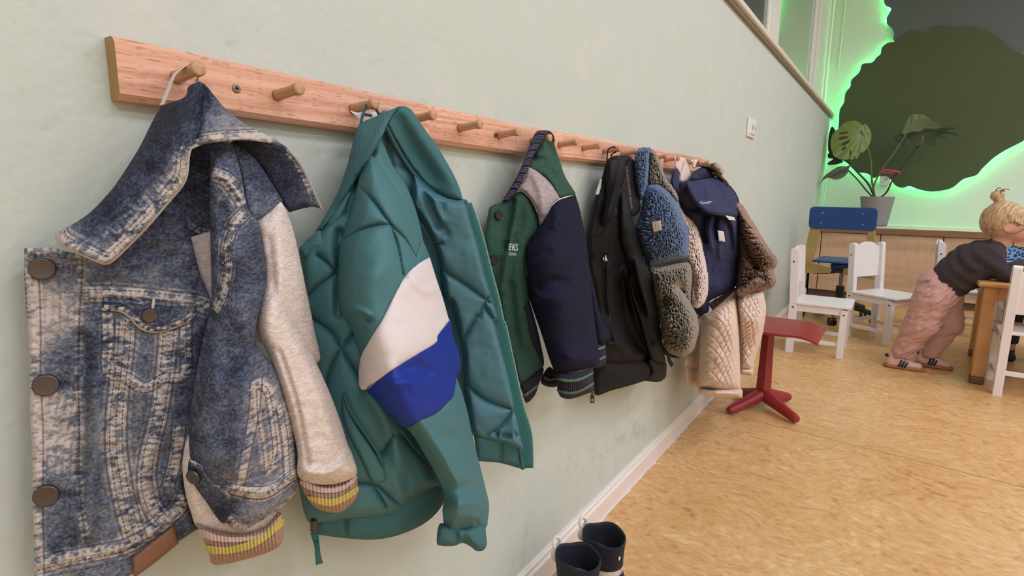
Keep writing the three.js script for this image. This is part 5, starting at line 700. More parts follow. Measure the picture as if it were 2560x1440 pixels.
  const oN = cE([[1388, 412], [1430, 372], [1462, 390], [1478, 520], [1500, 680], [1522, 810], [1505, 880], [1455, 915], [1420, 880], [1380, 760], [1332, 650], [1360, 540]]), dN = field([[1560, 400, 0.05], [1585, 400, 0.052], [1555, 480, 0.056], [1590, 480, 0.066], [1600, 520, 0.074], [1575, 530, 0.068]]), art = clothArt(oN, dN, 0.0004);
  art.x.fillStyle = '#0c0b0c'; art.x.fillRect(0, 0, art.w, art.h);
  { const x = art.x, txt = 'CALVIN KLEIN JEANS', a = art.at(...cE([[1382, 440]])[0]), b = art.at(...cE([[1432, 845]])[0]), u = art.at(...cE([[1398, 438]])[0]); x.font = 'bold 100px sans-serif'; const w = x.measureText(txt).width; x.setTransform((b[0] - a[0]) / w, (b[1] - a[1]) / w, -(u[0] - a[0]) / 72, -(u[1] - a[1]) / 72, a[0], a[1]); x.fillStyle = '#8a6f62'; x.fillText(txt, 0, 0); }
  cloth(J, 'neck_band', std({ map: art.fit(new THREE.CanvasTexture(art.c)), roughness: 0.85, side: THREE.DoubleSide }), { o: oN, d: dN, g: 3, puff: 0.004, r: 8, t: 0.004 }, 'black neck band with brown lettering');
  cloth(J, 'side_label', std({ color: 0xcfd2d4, roughness: 0.7, side: THREE.DoubleSide }), { o: cE([[1138, 558, 1], [1158, 560, 1], [1140, 700, 1], [1120, 716, 1], [1092, 704, 1]]), d: (x, y) => dB(x, y) + 0.006, g: 1.5, puff: 0.002, r: 2, t: 0.001 }, 'small white label');
  cloth(J, 'chest_logo', std({ color: 0xe2e2e2, roughness: 0.7 }), { o: cE([[1185, 1280, 1], [1195, 1282, 1], [1196, 1300, 1], [1210, 1338, 1], [1200, 1338, 1], [1192, 1318, 1], [1188, 1340, 1], [1180, 1336, 1], [1186, 1306, 1]]), d: (x, y) => dB(x, y) + 0.0125, g: 1, puff: 0.001, r: 2, t: 0.001 }, 'tiny white letters'); cloth(J, 'chest_logo', std({ color: 0xe2e2e2, roughness: 0.7 }), { o: cE([[1166, 1306, 1], [1178, 1300, 1], [1176, 1308, 1], [1170, 1316, 1], [1176, 1326, 1], [1168, 1328, 1], [1162, 1316, 1]]), d: (x, y) => dB(x, y) + 0.0125, g: 1, puff: 0.001, r: 2, t: 0.001 }, 'tiny white letters');
  piping(J, 'drawcord', blk, cE([[1040, 1150], [1080, 1110], [1150, 1080], [1200, 1020]]), dB, 0.0012, 0.012, 6);
  mesh('zip_pull', box(0.007, 0.012, 0.006, ...onX(...cF([[1068, 1302]])[0], 0.064).toArray(), 0.002), metal, J, 'metal zip slider');
  { const c = onX(...cF([[1063, 1352]])[0], 0.064), f = new THREE.Shape([[-0.0045, -0.009], [0.0045, -0.009], [0.0038, 0.009], [-0.0038, 0.009]].map((p) => new THREE.Vector2(...p))); f.holes.push(new THREE.Path([[-0.0025, -0.0065], [0.0025, -0.0065], [0.0023, 0.0005], [-0.0023, 0.0005]].map((p) => new THREE.Vector2(...p)))); const g = new THREE.ExtrudeGeometry(f, { depth: 0.002, bevelEnabled: false }); g.rotateY(0.75); g.translate(c.x, c.y, c.z); mesh('zip_tag', g, std({ color: 0x2c2a2a, metalness: 0.6, roughness: 0.4 }), J, 'dark zip tag with a window'); }
  const P9 = pegAt(9); mesh('hanging_loop', tube([onX(1517, 405, 0.05), onX(1518, 390, 0.05), onX(1521, 374, 0.048), V(0.047, P9.y + 0.0072, P9.z), V(0.047, P9.y + 0.001, P9.z - 0.0072), onX(1528, 388, 0.05), onX(1532, 396, 0.05)], 0.0016, 7), blk, J, 'black loop over the peg');
}
// ---------------------------------------------------------------- two-tone sherpa jacket
const fleeceBlue = fleece(0x7488aa, 7, 0.85), fleeceOlive = fleece(0xa59d90, 9, 0.85), fleeceCream = fleece(0xf0dcd2, 11, 0.92), fleeceBrown = fleece(0xb0917f, 13, 0.82);
{
  const J = thing('sherpa_jacket', 'curly sherpa jacket, dusty blue above and olive grey below', 'jacket', [0, 0, 0]);
  const dHd = field([[1595, 375, 0.05], [1625, 372, 0.05], [1590, 430, 0.056], [1615, 440, 0.064], [1650, 430, 0.062], [1690, 500, 0.076], [1610, 480, 0.066]]);
  cloth(J, 'hood_edge', fleeceOlive, { o: cG([[268, 155], [300, 138], [330, 160], [375, 250], [410, 350], [440, 440], [510, 530], [575, 640], [572, 690], [500, 640], [370, 530], [262, 510], [262, 300]]), d: dHd, g: 1.6, puff: 0.010, r: 12, t: 0.008, h: sherpa(0.0094, 0.008, 3), fuzz: 1.2 }, 'olive grey curly hood edge');
  cloth(J, 'hood', fleeceBlue, { o: cG([[130, 150], [165, 125], [220, 118], [282, 126], [270, 200], [268, 300], [262, 420], [245, 520], [215, 640], [170, 680], [140, 580], [118, 420], [110, 260]]), d: (x, y) => dHd(x, y) + 0.004, g: 1.6, puff: 0.012, r: 14, t: 0.008, h: sherpa(0.0072, 0.006, 5), fuzz: 1.2 }, 'dusty blue hood');
  const dB = field([[1590, 540, 0.058], [1580, 600, 0.058], [1620, 470, 0.07], [1680, 490, 0.085], [1720, 580, 0.105], [1660, 560, 0.118], [1620, 620, 0.092], [1700, 640, 0.118], [1610, 660, 0.08], [1720, 660, 0.108], [1640, 720, 0.11], [1600, 720, 0.07], [1720, 720, 0.112]]);
  const oU = cG([[245, 515], [300, 500], [370, 510], [440, 560], [510, 640], [570, 720], [620, 840], [670, 950], [695, 1030], [690, 1140], [672, 1280], [560, 1310], [400, 1345], [262, 1380], [215, 1280], [160, 1160], [105, 1000], [140, 900], [175, 800], [200, 640]]);
  const up = cloth(J, 'body', fleeceBlue, { o: oU, d: dB, g: 1.8, puff: 0.020, r: 30, t: 0.012, h: sherpa(0.0080, 0.0065, 7), fuzz: 1.2 }, 'dusty blue curly upper body');
  const dL = field([[1620, 680, 0.086], [1720, 660, 0.112], [1640, 720, 0.112], [1720, 720, 0.11], [1650, 760, 0.104], [1690, 730, 0.130], [1745, 800, 0.12], [1700, 820, 0.152], [1660, 850, 0.112], [1700, 890, 0.128]]);
  const oL = cH([[238, 25], [330, 25], [480, 5], [650, -12], [690, 100], [690, 220], [665, 300], [668, 370], [640, 330], [600, 270], [560, 242], [600, 290], [690, 430], [735, 540], [748, 640], [735, 740], [690, 850], [640, 910], [575, 935], [500, 910], [430, 870], [385, 760], [360, 600], [320, 400], [280, 200]]);
  cloth(J, 'sleeve', fleeceOlive, { o: oL, d: dL, g: 1.8, puff: 0.024, r: 34, t: 0.014, h: sum(sherpa(0.0101, 0.0085, 9), folds([{ p: cH([[520, 230], [440, 280], [400, 420]]), w: 12, a: -0.008 }, { p: cH([[480, 300], [600, 420], [660, 600]]), w: 18, a: 0.006 }])), fuzz: 1.3 }, 'olive grey curly sleeve and lower body');
  const ink = std({ color: 0x191d28, roughness: 0.9, side: THREE.DoubleSide });
  cloth(J, 'lining', ink, { o: cH([[560, 238], [620, 236], [660, 320], [690, 440], [650, 420], [600, 320]]), d: (x, y) => dL(x, y) - 0.006, g: 2, puff: 0.002, r: 4, t: 0.002 }, 'dark navy lining in the gap');
  cloth(J, 'lining', ink, { o: cH([[370, 720], [400, 820], [470, 900], [570, 928], [560, 940], [440, 930], [380, 860]]), d: (x, y) => dL(x, y) - 0.012, g: 2, puff: 0.004, r: 6, t: 0.003 }, 'dark lining below the sleeve');
  cloth(J, 'strap', ink, { o: cH([[425, 930, 1], [455, 930, 1], [498, 1005, 1], [470, 1036, 1], [440, 980]]), d: 0.1, g: 1.5, puff: 0.002, r: 3, t: 0.002 }, 'short dark strap end');
  const oP = cG([[283, 902, 1], [392, 884, 1], [402, 1000, 1], [306, 1026, 1]]), pt = cloth(J, 'patch', std({ color: 0x9c8f7f, roughness: 0.7, side: THREE.DoubleSide }), { o: oP, d: (x, y) => dB(x, y) + 0.026, g: 1.5, puff: 0.002, r: 3, t: 0.002, h: folds([{ p: cG([[325, 930], [335, 990]]), w: 1.5, a: -0.001 }, { p: cG([[350, 925], [358, 985]]), w: 1.5, a: -0.001 }]) }, 'small square beige patch');
  piping(pt, 'patch_stitching', std({ color: 0x3a342e, roughness: 0.9 }), cG([[285, 920], [288, 906], [392, 886]]), (x, y) => dB(x, y) + 0.028, 0.0009, 0.001, 5);
}
{
  const J = thing('cream_sherpa_jacket', 'cream curly sherpa jacket mostly hidden behind the blue sherpa jacket', 'jacket', [0, 0, 0]);
  const d = field([[1690, 500, 0.066], [1720, 560, 0.084], [1760, 640, 0.104], [1720, 660, 0.098], [1768, 700, 0.108], [1735, 700, 0.110], [1740, 765, 0.108]]);
  cloth(J, 'sleeve', fleeceCream, { o: [...cG([[560, 690], [590, 740], [640, 820], [700, 880], [765, 960], [810, 1070], [840, 1190], [865, 1330], [882, 1440]]), ...cH([[842, 60], [848, 180], [838, 300], [800, 390], [740, 440], [690, 425], [668, 380], [665, 300], [690, 160], [640, 0]]), ...cG([[600, 1200], [560, 900]])], d, g: 1.8, puff: 0.018, r: 22, t: 0.012, h: sum(sherpa(0.0072, 0.008, 15), folds([{ p: cH([[760, 130], [745, 260], [755, 360]]), w: 8, a: 0.005 }, { p: cH([[700, 200], [720, 330]]), w: 8, a: -0.005 }])), fuzz: 1.2 }, 'cream curly sleeve');
}
// ---------------------------------------------------------------- muslin backpack
{
  const J = thing('backpack', 'navy muslin child backpack with a round flap', 'backpack', [0, 0, 0]);
  const crepe = dataTex(256, 256, (u, v) => fbm(u * 60 + 2 * fbm(u * 8, v * 8, 3, 2, 8), v * 16, 5, 3, 0), false, 1 / 0.12), navy = std({ color: 0x293054, roughness: 0.9, bumpMap: crepe, bumpScale: 0.003, side: THREE.DoubleSide }), deep = navy, lab = std({ color: 0xd9d3d6, roughness: 0.7, side: THREE.DoubleSide }), pinkTape = heather([240, 222, 214], [222, 200, 192], 71);
  const dB = field([[1700, 490, 0.045], [1720, 560, 0.046], [1735, 700, 0.050], [1745, 780, 0.060], [1790, 600, 0.11], [1850, 600, 0.150], [1840, 660, 0.140], [1800, 720, 0.12], [1830, 710, 0.132], [1780, 780, 0.10]]);
  const oB = [...cG([[560, 600], [640, 720], [760, 760], [900, 790], [1060, 790], [1190, 815], [1218, 980], [1225, 1120], [1215, 1300], [1200, 1440]]), ...cH([[1132, 60], [1130, 200], [1040, 280], [940, 330], [850, 380], [852, 460], [800, 515], [750, 515], [710, 470], [690, 380], [680, 100]]), ...cG([[700, 1200], [640, 900]])];
  cloth(J, 'bag_body', navy, { o: oB, d: dB, g: 3, puff: 0.022, r: 30, t: 0.016, h: sum(folds([{ p: cG([[860, 860], [840, 960], [860, 1100]]), w: 7, a: -0.010 }, { p: cG([[930, 870], [900, 1000], [930, 1180]]), w: 6, a: 0.007 }, { p: cG([[970, 870], [960, 960], [980, 1080]]), w: 6, a: -0.009 }, { p: cG([[1080, 880], [1120, 1000], [1140, 1200]]), w: 6, a: -0.006 }, { p: cG([[1120, 880], [1170, 1000], [1190, 1250]]), w: 6, a: 0.006 }, { p: cH([[1070, 0], [1090, 130], [1060, 200]]), w: 5, a: -0.005 }, { p: cG([[1010, 1130], [1015, 1300]]), w: 5, a: 0.003 }]), wrinkle(0.003, 0.05, 0.02, 9)) }, 'gathered navy muslin bag');
  const dF = field([[1716, 457, 0.088], [1740, 520, 0.126], [1786, 446, 0.10], [1770, 500, 0.132], [1820, 470, 0.13], [1845, 510, 0.152], [1845, 535, 0.162], [1800, 535, 0.160], [1765, 525, 0.146]]);
  const oF = cG([[655, 492], [760, 470], [860, 452], [960, 440], [1040, 470], [1110, 525], [1175, 605], [1210, 690], [1216, 770], [1195, 838], [1120, 845], [1040, 836], [950, 820], [870, 795], [790, 740], [730, 660], [690, 580]]), art = clothArt(oF, dF, 0.0004);
  { const x = art.x; x.fillStyle = '#293054'; x.fillRect(0, 0, art.w, art.h); x.strokeStyle = '#ece9ea'; x.lineWidth = art.px(0.0016); x.lineCap = 'round'; const L = (p) => { art.path(cG(p), false); x.stroke(); };
    L([[812, 716], [808, 702], [814, 696]]); L([[824, 692], [832, 716], [842, 716]]); L([[844, 698], [850, 718]]); L([[858, 716], [856, 702], [866, 700], [872, 716]]); L([[876, 700], [884, 716]]); L([[884, 718], [882, 700], [894, 696], [902, 716]]); L([[908, 716], [902, 698], [916, 692], [926, 696], [936, 714]]); }
  const fm = navy.clone(); fm.color.set(0xffffff); fm.map = art.fit(new THREE.CanvasTexture(art.c));
  const fl = cloth(J, 'flap', fm, { o: oF, d: dF, g: 2.5, puff: 0.006, r: 9, t: 0.005, h: sum(folds([{ p: cG([[860, 520], [900, 640], [980, 760]]), w: 7, a: 0.003 }, { p: cG([[950, 480], [1020, 600], [1100, 740]]), w: 8, a: -0.003 }]), wrinkle(0.0014, 0.08, 0.03, 4, 0.5)) }, 'round flap with small white embroidered letters');
  piping(fl, 'flap_binding', deep, cG([[960, 442], [1040, 470], [1110, 525], [1175, 605], [1210, 690], [1216, 770], [1195, 838], [1120, 847], [1040, 838], [950, 822], [870, 797], [790, 742], [730, 662], [690, 582], [655, 494]]), dF, 0.0026, 0.001);
  cloth(J, 'flap_underside', deep, { o: cG([[590, 500], [620, 482], [655, 492], [690, 580], [730, 660], [790, 740], [870, 795], [800, 830], [700, 800], [620, 720], [570, 620]]), d: field([[1700, 460, 0.06], [1715, 490, 0.07], [1760, 525, 0.085], [1710, 520, 0.056]]), g: 3, puff: 0.004, r: 8, t: 0.004 }, 'dark hollow under the flap');
  cloth(J, 'bag_top', navy, { o: cG([[694, 478], [710, 420], [745, 375], [800, 340], [860, 330], [910, 355], [945, 400], [962, 445], [860, 458], [760, 474]]), d: field([[1730, 440, 0.066], [1760, 420, 0.07], [1785, 440, 0.086]]), g: 2.5, puff: 0.016, r: 22, t: 0.012, h: folds([{ p: cG([[740, 400], [800, 430], [880, 430]]), w: 6, a: -0.004 }]) }, 'rounded top of the bag');
  cloth(J, 'shoulder_strap', deep, { o: cG([[492, 500], [505, 420], [530, 355], [562, 345], [586, 370], [582, 440], [596, 500], [620, 600], [600, 640], [560, 610], [520, 580]]), d: field([[1680, 450, 0.052], [1695, 425, 0.05], [1700, 480, 0.052]]), g: 2, puff: 0.014, r: 12, t: 0.01 }, 'rolled navy shoulder strap');
  const dT = field([[1690, 392, 0.05], [1715, 400, 0.054], [1700, 430, 0.05], [1722, 450, 0.056]]);
  cloth(J, 'carry_tape', pinkTape, { o: cQ([[415, 300], [470, 280], [540, 295], [670, 335], [640, 380], [590, 520], [545, 680], [520, 640], [440, 540], [425, 420]]), d: dT, g: 1.6, puff: 0.003, r: 5, t: 0.002, h: folds([{ p: cQ([[540, 310], [520, 500], [525, 640]]), w: 4, a: 0.002 }]) }, 'pale pink webbing looped over the peg');
  cloth(J, 'carry_tape', pinkTape, { o: cQ([[660, 335], [715, 370], [730, 460], [780, 660], [760, 830], [640, 850], [550, 840], [545, 690], [600, 520], [640, 390]]), d: (x, y) => dT(x, y) - 0.006, g: 1.6, puff: 0.003, r: 5, t: 0.002 }, 'inner side of the pale pink webbing');
  cloth(J, 'label', lab, { o: cG([[990, 1000, 1], [1056, 1012, 1], [1072, 1122, 1], [1004, 1110, 1]]), d: (x, y) => dB(x, y) + 0.026, g: 1.5, puff: 0.001, r: 3, t: 0.001 }, 'small white square label');
  cloth(J, 'label', lab, { o: cG([[1070, 842, 1], [1160, 846, 1], [1182, 896, 1], [1112, 890, 1]]), d: (x, y) => dF(1840, 535) + 0.004, g: 1.2, puff: 0.001, r: 3, t: 0.001 }, 'white tag at the flap edge');
}
{
  const J = thing('muslin_cloth', 'small white cloth knotted over a peg beside the backpack', 'cloth', [0, 0, 0]);
  cloth(J, 'fabric', std({ color: 0xe6ddd8, roughness: 0.9, side: THREE.DoubleSide }), { o: cQ([[782, 372, 1], [850, 352], [925, 345, 1], [932, 395], [905, 440], [892, 520], [860, 545], [828, 545], [815, 480], [800, 420]]), d: 0.056, g: 1.3, puff: 0.008, r: 6, t: 0.006, h: wrinkle(0.004, 0.2, 0.2, 3) });
  cloth(J, 'knot', std({ color: 0x9a8a84, roughness: 0.9, side: THREE.DoubleSide }), { o: cQ([[842, 362], [866, 360], [868, 382], [848, 388]]), d: 0.066, g: 1, puff: 0.002, r: 2, t: 0.002 });
}
// ---------------------------------------------------------------- brown teddy jacket with an animal hood
{
  const J = thing('teddy_jacket', 'brown curly teddy jacket with a cream tipped animal hood', 'jacket', [0, 0, 0]);
  const trim = std({ color: 0x65503f, roughness: 0.8, side: THREE.DoubleSide }), hide = fleece(0x8c7766, 17, 0.5), fur = fleece(0xcdb3a2, 19, 0.8);
  const dHd = field([[1745, 415, 0.062], [1790, 410, 0.090], [1805, 440, 0.104], [1770, 410, 0.07], [1800, 430, 0.1], [1815, 470, 0.12]]);
  cloth(J, 'hood', hide, { o: cQ([[895, 490], [960, 465], [1050, 460], [1150, 465], [1240, 470], [1330, 540], [1420, 640], [1480, 720], [1560, 830], [1620, 900], [1500, 860], [1380, 760], [1280, 680], [1180, 560], [1000, 520]]), d: dHd, g: 1.3, puff: 0.012, r: 9, t: 0.008, h: sherpa(0.0072, 0.012, 21), fuzz: 0.8 }, 'mottled brown fur hood');
  const sn = cloth(J, 'snout', fur, { o: cQ([[1250, 490], [1320, 440], [1400, 445], [1460, 500], [1515, 570], [1525, 640], [1490, 700], [1420, 680], [1350, 620], [1280, 560]]), d: (x, y) => dHd(x, y) + 0.012, g: 1.3, puff: 0.014, r: 11, t: 0.01, h: sherpa(0.0043, 0.01, 23), fuzz: 0.6 }, 'cream plush tip of the hood');
  cloth(sn, 'nose', std({ color: 0x161314, roughness: 0.4 }), { o: cQ([[1232, 450], [1280, 432], [1335, 434], [1310, 475], [1270, 502], [1240, 490]]), d: (x, y) => dHd(x, y) + 0.026, g: 1, puff: 0.005, r: 4, t: 0.004 }, 'black nose');
  piping(J, 'hood_band', trim, cQ([[1290, 660], [1340, 645], [1420, 700], [1500, 780], [1580, 860], [1620, 930]]), dHd, 0.0042, 0.014, 8, 'dark brown band on the hood');
  const dB = field([[1820, 470, 0.13], [1845, 560, 0.135], [1850, 640, 0.14], [1880, 600, 0.19], [1930, 640, 0.232], [1940, 660, 0.236], [1900, 640, 0.215], [1935, 700, 0.230], [1900, 730, 0.206], [1850, 730, 0.16], [1850, 690, 0.155]]);
  const oB = [...cG([[1090, 520], [1140, 600], [1215, 700], [1260, 740], [1330, 850], [1420, 990], [1500, 1130], [1560, 1220], [1625, 1310], [1612, 1380], [1565, 1425]]), ...cH([[1490, 70], [1520, 180], [1480, 232], [1400, 265], [1300, 300], [1160, 332], [1118, 285], [1120, 150], [1125, 0]]), ...cG([[1190, 1300], [1180, 900], [1100, 700]])];
  cloth(J, 'body', fleeceBrown, { o: oB, d: dB, g: 1.7, puff: 0.022, r: 24, t: 0.014, h: sum(sherpa(0.0072, 0.0085, 25), folds([{ p: cG([[1215, 1050], [1300, 1200], [1380, 1370]]), w: 10, a: -0.014 }, { p: cG([[1560, 1410], [1480, 1430], [1400, 1400]]), w: 7, a: -0.008 }])), fuzz: 1.1 }, 'brown curly body and sleeve');
  cloth(J, 'sleeve_lining', std({ color: 0x6f5a4c, roughness: 0.55, side: THREE.DoubleSide, bumpMap: rollerBump, bumpScale: 0.002 }), { o: cH([[1120, 265], [1200, 210], [1280, 150], [1340, 130], [1390, 165], [1412, 195], [1330, 240], [1240, 310], [1150, 328]]), d: (x, y) => dB(x, y) + 0.033, g: 1.5, puff: 0.006, r: 8, t: 0.02, h: wrinkle(0.003, 0.12, 0.12, 4) }, 'smooth brown cuff lining');
  cloth(J, 'hem', fleeceBrown, { o: cH([[845, 395], [940, 335], [1040, 275], [1110, 235], [1100, 290], [1000, 370], [930, 430], [890, 470], [870, 440]]), d: field([[1775, 760, 0.09], [1830, 725, 0.125], [1785, 775, 0.094]]), g: 1.6, puff: 0.006, r: 7, t: 0.005, h: sherpa(0.0058, 0.0085, 27), fuzz: 1 }, 'brown curly hem below the backpack');
}
// ---------------------------------------------------------------- cream quilted trousers
{
  const J = thing('quilted_trousers', 'cream diamond quilted padded trousers hanging below the teddy jacket', 'trousers', [0, 0, 0]);
  const fab = heather([232, 208, 190], [214, 188, 170], 81), dq = (A, s, rot) => (x, y, P) => { const u = (-P.z * 0.8 + P.x * 0.6) / s, v = P.y / s, a = Math.abs(Math.sin(Math.PI * (u + v * 0.8))), b = Math.abs(Math.sin(Math.PI * (u - v * 0.8))); return A * (Math.min(1, a * 1.7) * Math.min(1, b * 1.7)) ** 0.8; };
  const d1 = field([[1760, 800, 0.10], [1838, 735, 0.155], [1845, 800, 0.185], [1800, 800, 0.16], [1750, 900, 0.10], [1800, 900, 0.165], [1850, 900, 0.19], [1750, 970, 0.102], [1800, 970, 0.168], [1852, 970, 0.192]]);
  const o1 = cH([[780, 520], [860, 480], [960, 400], [1050, 320], [1110, 265], [1138, 340], [1145, 500], [1152, 750], [1160, 1000], [1166, 1252, 1], [1000, 1255], [850, 1250], [750, 1242, 1], [752, 1100], [756, 900], [765, 720]]);
  cloth(J, 'leg', fab, { o: o1, d: d1, g: 2, puff: 0.018, r: 26, t: 0.014, h: sum(dq(0.0020, 0.028), wrinkle(0.003, 0.03, 0.03, 3)) }, 'near quilted trouser leg');
  cloth(J, 'leg_cuff', fab, { o: cH([[750, 1238], [880, 1250], [1040, 1252], [1168, 1250], [1186, 1272], [1184, 1320], [1172, 1342], [1040, 1338], [880, 1326], [762, 1312], [748, 1280]]), d: d1, g: 2, puff: 0.020, r: 14, t: 0.014, h: wrinkle(0.002, 0.05, 0.05, 4) }, 'plain hem of the near leg');
  const d2 = field([[1845, 745, 0.17], [1908, 735, 0.218], [1915, 775, 0.226], [1880, 800, 0.215], [1850, 850, 0.172], [1890, 880, 0.212], [1850, 920, 0.174], [1880, 920, 0.205]]);
  cloth(J, 'leg', fab, { o: cH([[1130, 330], [1250, 300], [1380, 285], [1405, 340], [1422, 440], [1410, 560], [1385, 700], [1340, 860], [1300, 980], [1285, 1050], [1160, 1045], [1145, 900], [1135, 600]]), d: d2, g: 2, puff: 0.018, r: 22, t: 0.014, h: sum(dq(0.0020, 0.028), wrinkle(0.003, 0.03, 0.03, 5)) }, 'far quilted trouser leg');
  cloth(J, 'leg_cuff', fab, { o: cH([[1160, 1030], [1230, 1042], [1292, 1042], [1292, 1080], [1280, 1116], [1210, 1108], [1160, 1098]]), d: (x, y) => d2(x, y) - 0.002, g: 2, puff: 0.014, r: 10, t: 0.01 }, 'plain hem of the far leg');
  const fab2 = fab; const d3 = field([[1750, 800, 0.062], [1745, 900, 0.06], [1712, 900, 0.05], [1715, 960, 0.05], [1748, 960, 0.062]]);
  cloth(J, 'trouser_back', fab2, { o: cH([[735, 540], [778, 540], [772, 700], [760, 900], [752, 1100], [752, 1225], [680, 1215], [612, 1190], [615, 1080], [606, 960], [650, 900], [710, 830]]), d: d3, g: 2.5, puff: 0.010, r: 14, t: 0.008, h: sum(dq(0.002, 0.028), folds([{ p: cH([[615, 1020], [680, 1040], [745, 1030]]), w: 6, a: -0.005 }])) }, 'back of the trousers against the wall');
}
// ---------------------------------------------------------------- white child chairs
const whitePaint = std({ color: 0xe9e2df, roughness: 0.34 }), screwDark = std({ color: 0x1c1a1a, roughness: 0.5 });
function childChair(label, x, z, turn) {
  const t = thing('child_chair', label, 'chair', [x, 0, z], turn, 'white wooden child chairs'), W = 0.285, Dp = 0.285, H = 0.57, S = 0.283, b = 0.032;   // local +x is the front
  const post = (s) => { // back post: leans back a little and has a rounded top
    const sh = new THREE.Shape(), z0 = 0; sh.moveTo(-Dp / 2 + 0.005, 0); sh.lineTo(-Dp / 2 + 0.005 + b * 1.05, 0); sh.lineTo(-Dp / 2 + b + 0.008, S); sh.lineTo(-Dp / 2 + b - 0.010, H - 0.014); sh.quadraticCurveTo(-Dp / 2 + b - 0.012, H, -Dp / 2 + b / 2 - 0.014, H); sh.quadraticCurveTo(-Dp / 2 - 0.012, H, -Dp / 2 - 0.012, H - 0.014); sh.lineTo(-Dp / 2 + 0.004, S); sh.closePath();
    const g = new THREE.ExtrudeGeometry(sh, { depth: b - 0.004, bevelEnabled: true, bevelSize: 0.002, bevelThickness: 0.002, bevelSegments: 2 }); g.translate(0, 0, s > 0 ? W / 2 - b + 0.002 : -W / 2 + 0.002); return g;
  };
  for (const s of [-1, 1]) { const p = mesh('back_leg', post(s), whitePaint, t); for (const [px, py] of [[-Dp / 2 + 0.006, H - 0.07], [-Dp / 2 + 0.022, S - 0.03]]) mesh('screw_cap', along(new THREE.CylinderGeometry(0.0045, 0.0045, 0.002, 14), V(px, py, s * (W / 2 + 0.0005)), V(0, 0, 1)), screwDark, p); }
  for (const s of [-1, 1]) { const p = mesh('front_leg', box(b, S - 0.02, b, Dp / 2 - b / 2 - 0.006, (S - 0.02) / 2, s * (W / 2 - b / 2), 0.003), whitePaint, t); mesh('screw_cap', along(new THREE.CylinderGeometry(0.0045, 0.0045, 0.002, 14), V(Dp / 2 - b / 2 - 0.006, S - 0.045, s * (W / 2 + 0.0005)), V(0, 0, 1)), screwDark, p); }
  mesh('seat', box(Dp - 0.012, 0.014, W + 0.004, 0.016, S - 0.007, 0, 0.004), whitePaint, t);
  for (const s of [-1, 1]) { mesh('seat_rail', box(Dp - 2 * b, 0.036, 0.016, 0, S - 0.033, s * (W / 2 - b / 2), 0.002), whitePaint, t); mesh('stretcher', box(Dp - 2 * b, 0.020, 0.014, 0, 0.075, s * (W / 2 - b / 2), 0.002), whitePaint, t); }
  mesh('seat_rail', box(0.016, 0.036, W - 2 * b, Dp / 2 - b / 2 - 0.006, S - 0.033, 0, 0.002), whitePaint, t); mesh('stretcher', box(0.014, 0.020, W - 2 * b, -Dp / 2 + b / 2 + 0.006, 0.10, 0, 0.002), whitePaint, t);
  const sh = new THREE.Shape(), w = W / 2 - b + 0.002, y0 = S + 0.085, y1 = H - 0.025; sh.moveTo(-w, y0); sh.lineTo(w, y0); sh.lineTo(w, y1); sh.quadraticCurveTo(w * 0.8, y1, w * 0.62, y1 + 0.016); sh.quadraticCurveTo(0, y1 + 0.05, -w * 0.62, y1 + 0.016); sh.quadraticCurveTo(-w * 0.8, y1, -w, y1); sh.closePath();
  const bg = new THREE.ExtrudeGeometry(sh, { depth: 0.012, bevelEnabled: true, bevelSize: 0.0015, bevelThickness: 0.0015, bevelSegments: 2 }); bg.rotateY(Math.PI / 2); bg.rotateZ(0.055); bg.translate(-Dp / 2 + 0.026, -0.002, 0); mesh('backrest', bg, whitePaint, t);
  return t;
}
childChair('white wooden child chair behind the red stool, seen side on', 0.29, -3.485, 0);
childChair('white wooden child chair in front of the blue swivel chair, its backrest in full view', 0.575, -3.99, -0.56);
childChair('white wooden child chair standing behind the leaning child', 0.975, -4.50, 0);
childChair('white wooden child chair pushed under the near side of the table', 1.155, -3.275, Math.PI / 2);
childChair('white wooden child chair on the far side of the table under the seated child', 1.26, -4.12, -Math.PI / 2);

// ---------------------------------------------------------------- red pedestal stool
{
  const t = thing('pedestal_stool', 'red painted pedestal stool with a curved seat and four feet', 'stool', [0.208, 0, -2.39]), red = std({ color: 0x92262a, roughness: 0.4 }), redSeat = red;
  const st = new THREE.CylinderGeometry(0.021, 0.029, 0.30, 4, 1); st.rotateY(0.2); st.translate(0, 0.19, 0); mesh('column', st, Object.assign(red.clone(), { flatShading: true }), t);
  for (const [fx, fz] of [[-0.085, 0.165], [0.135, 0.11], [0.075, -0.125], [-0.11, -0.06]]) {
    const a = V(fx * 0.1, 0.052, fz * 0.1), b = V(fx, 0.021, fz), g = bar(a, b, 0.027, 8, 0.018); const f = mesh('foot', g, red, t); mesh('foot_cap', [bar(b, b.clone().add(V(fx, 0, fz).normalize().multiplyScalar(0.012)), 0.018, 8, 0.013)], red, f);
  }
  const g = new THREE.BoxGeometry(0.37, 0.009, 0.31, 28, 1, 14), p = g.attributes.position;
  for (let i = 0; i < p.count; i++) { const x = p.getX(i), z = p.getZ(i), u = x / 0.185, v = z / 0.155; let y = p.getY(i) + 0.352 - 0.006 * (1 - u * u); if (u > 0.55) y -= 0.024 * ((u - 0.55) / 0.45) ** 2; if (u < -0.75) y += 0.03 * ((-u - 0.75) / 0.25) ** 2; const k = 1 - 0.12 * Math.max(0, u) ** 2; y -= 0.004 * v * v; p.setXYZ(i, x + 0.002, y, z * k); }
  g.computeVertexNormals(); mesh('seat', g, redSeat, t, 'thin red curved seat');
  mesh('seat_plate', [box(0.09, 0.012, 0.09, 0, 0.336, 0, 0.003)], red, t);
}
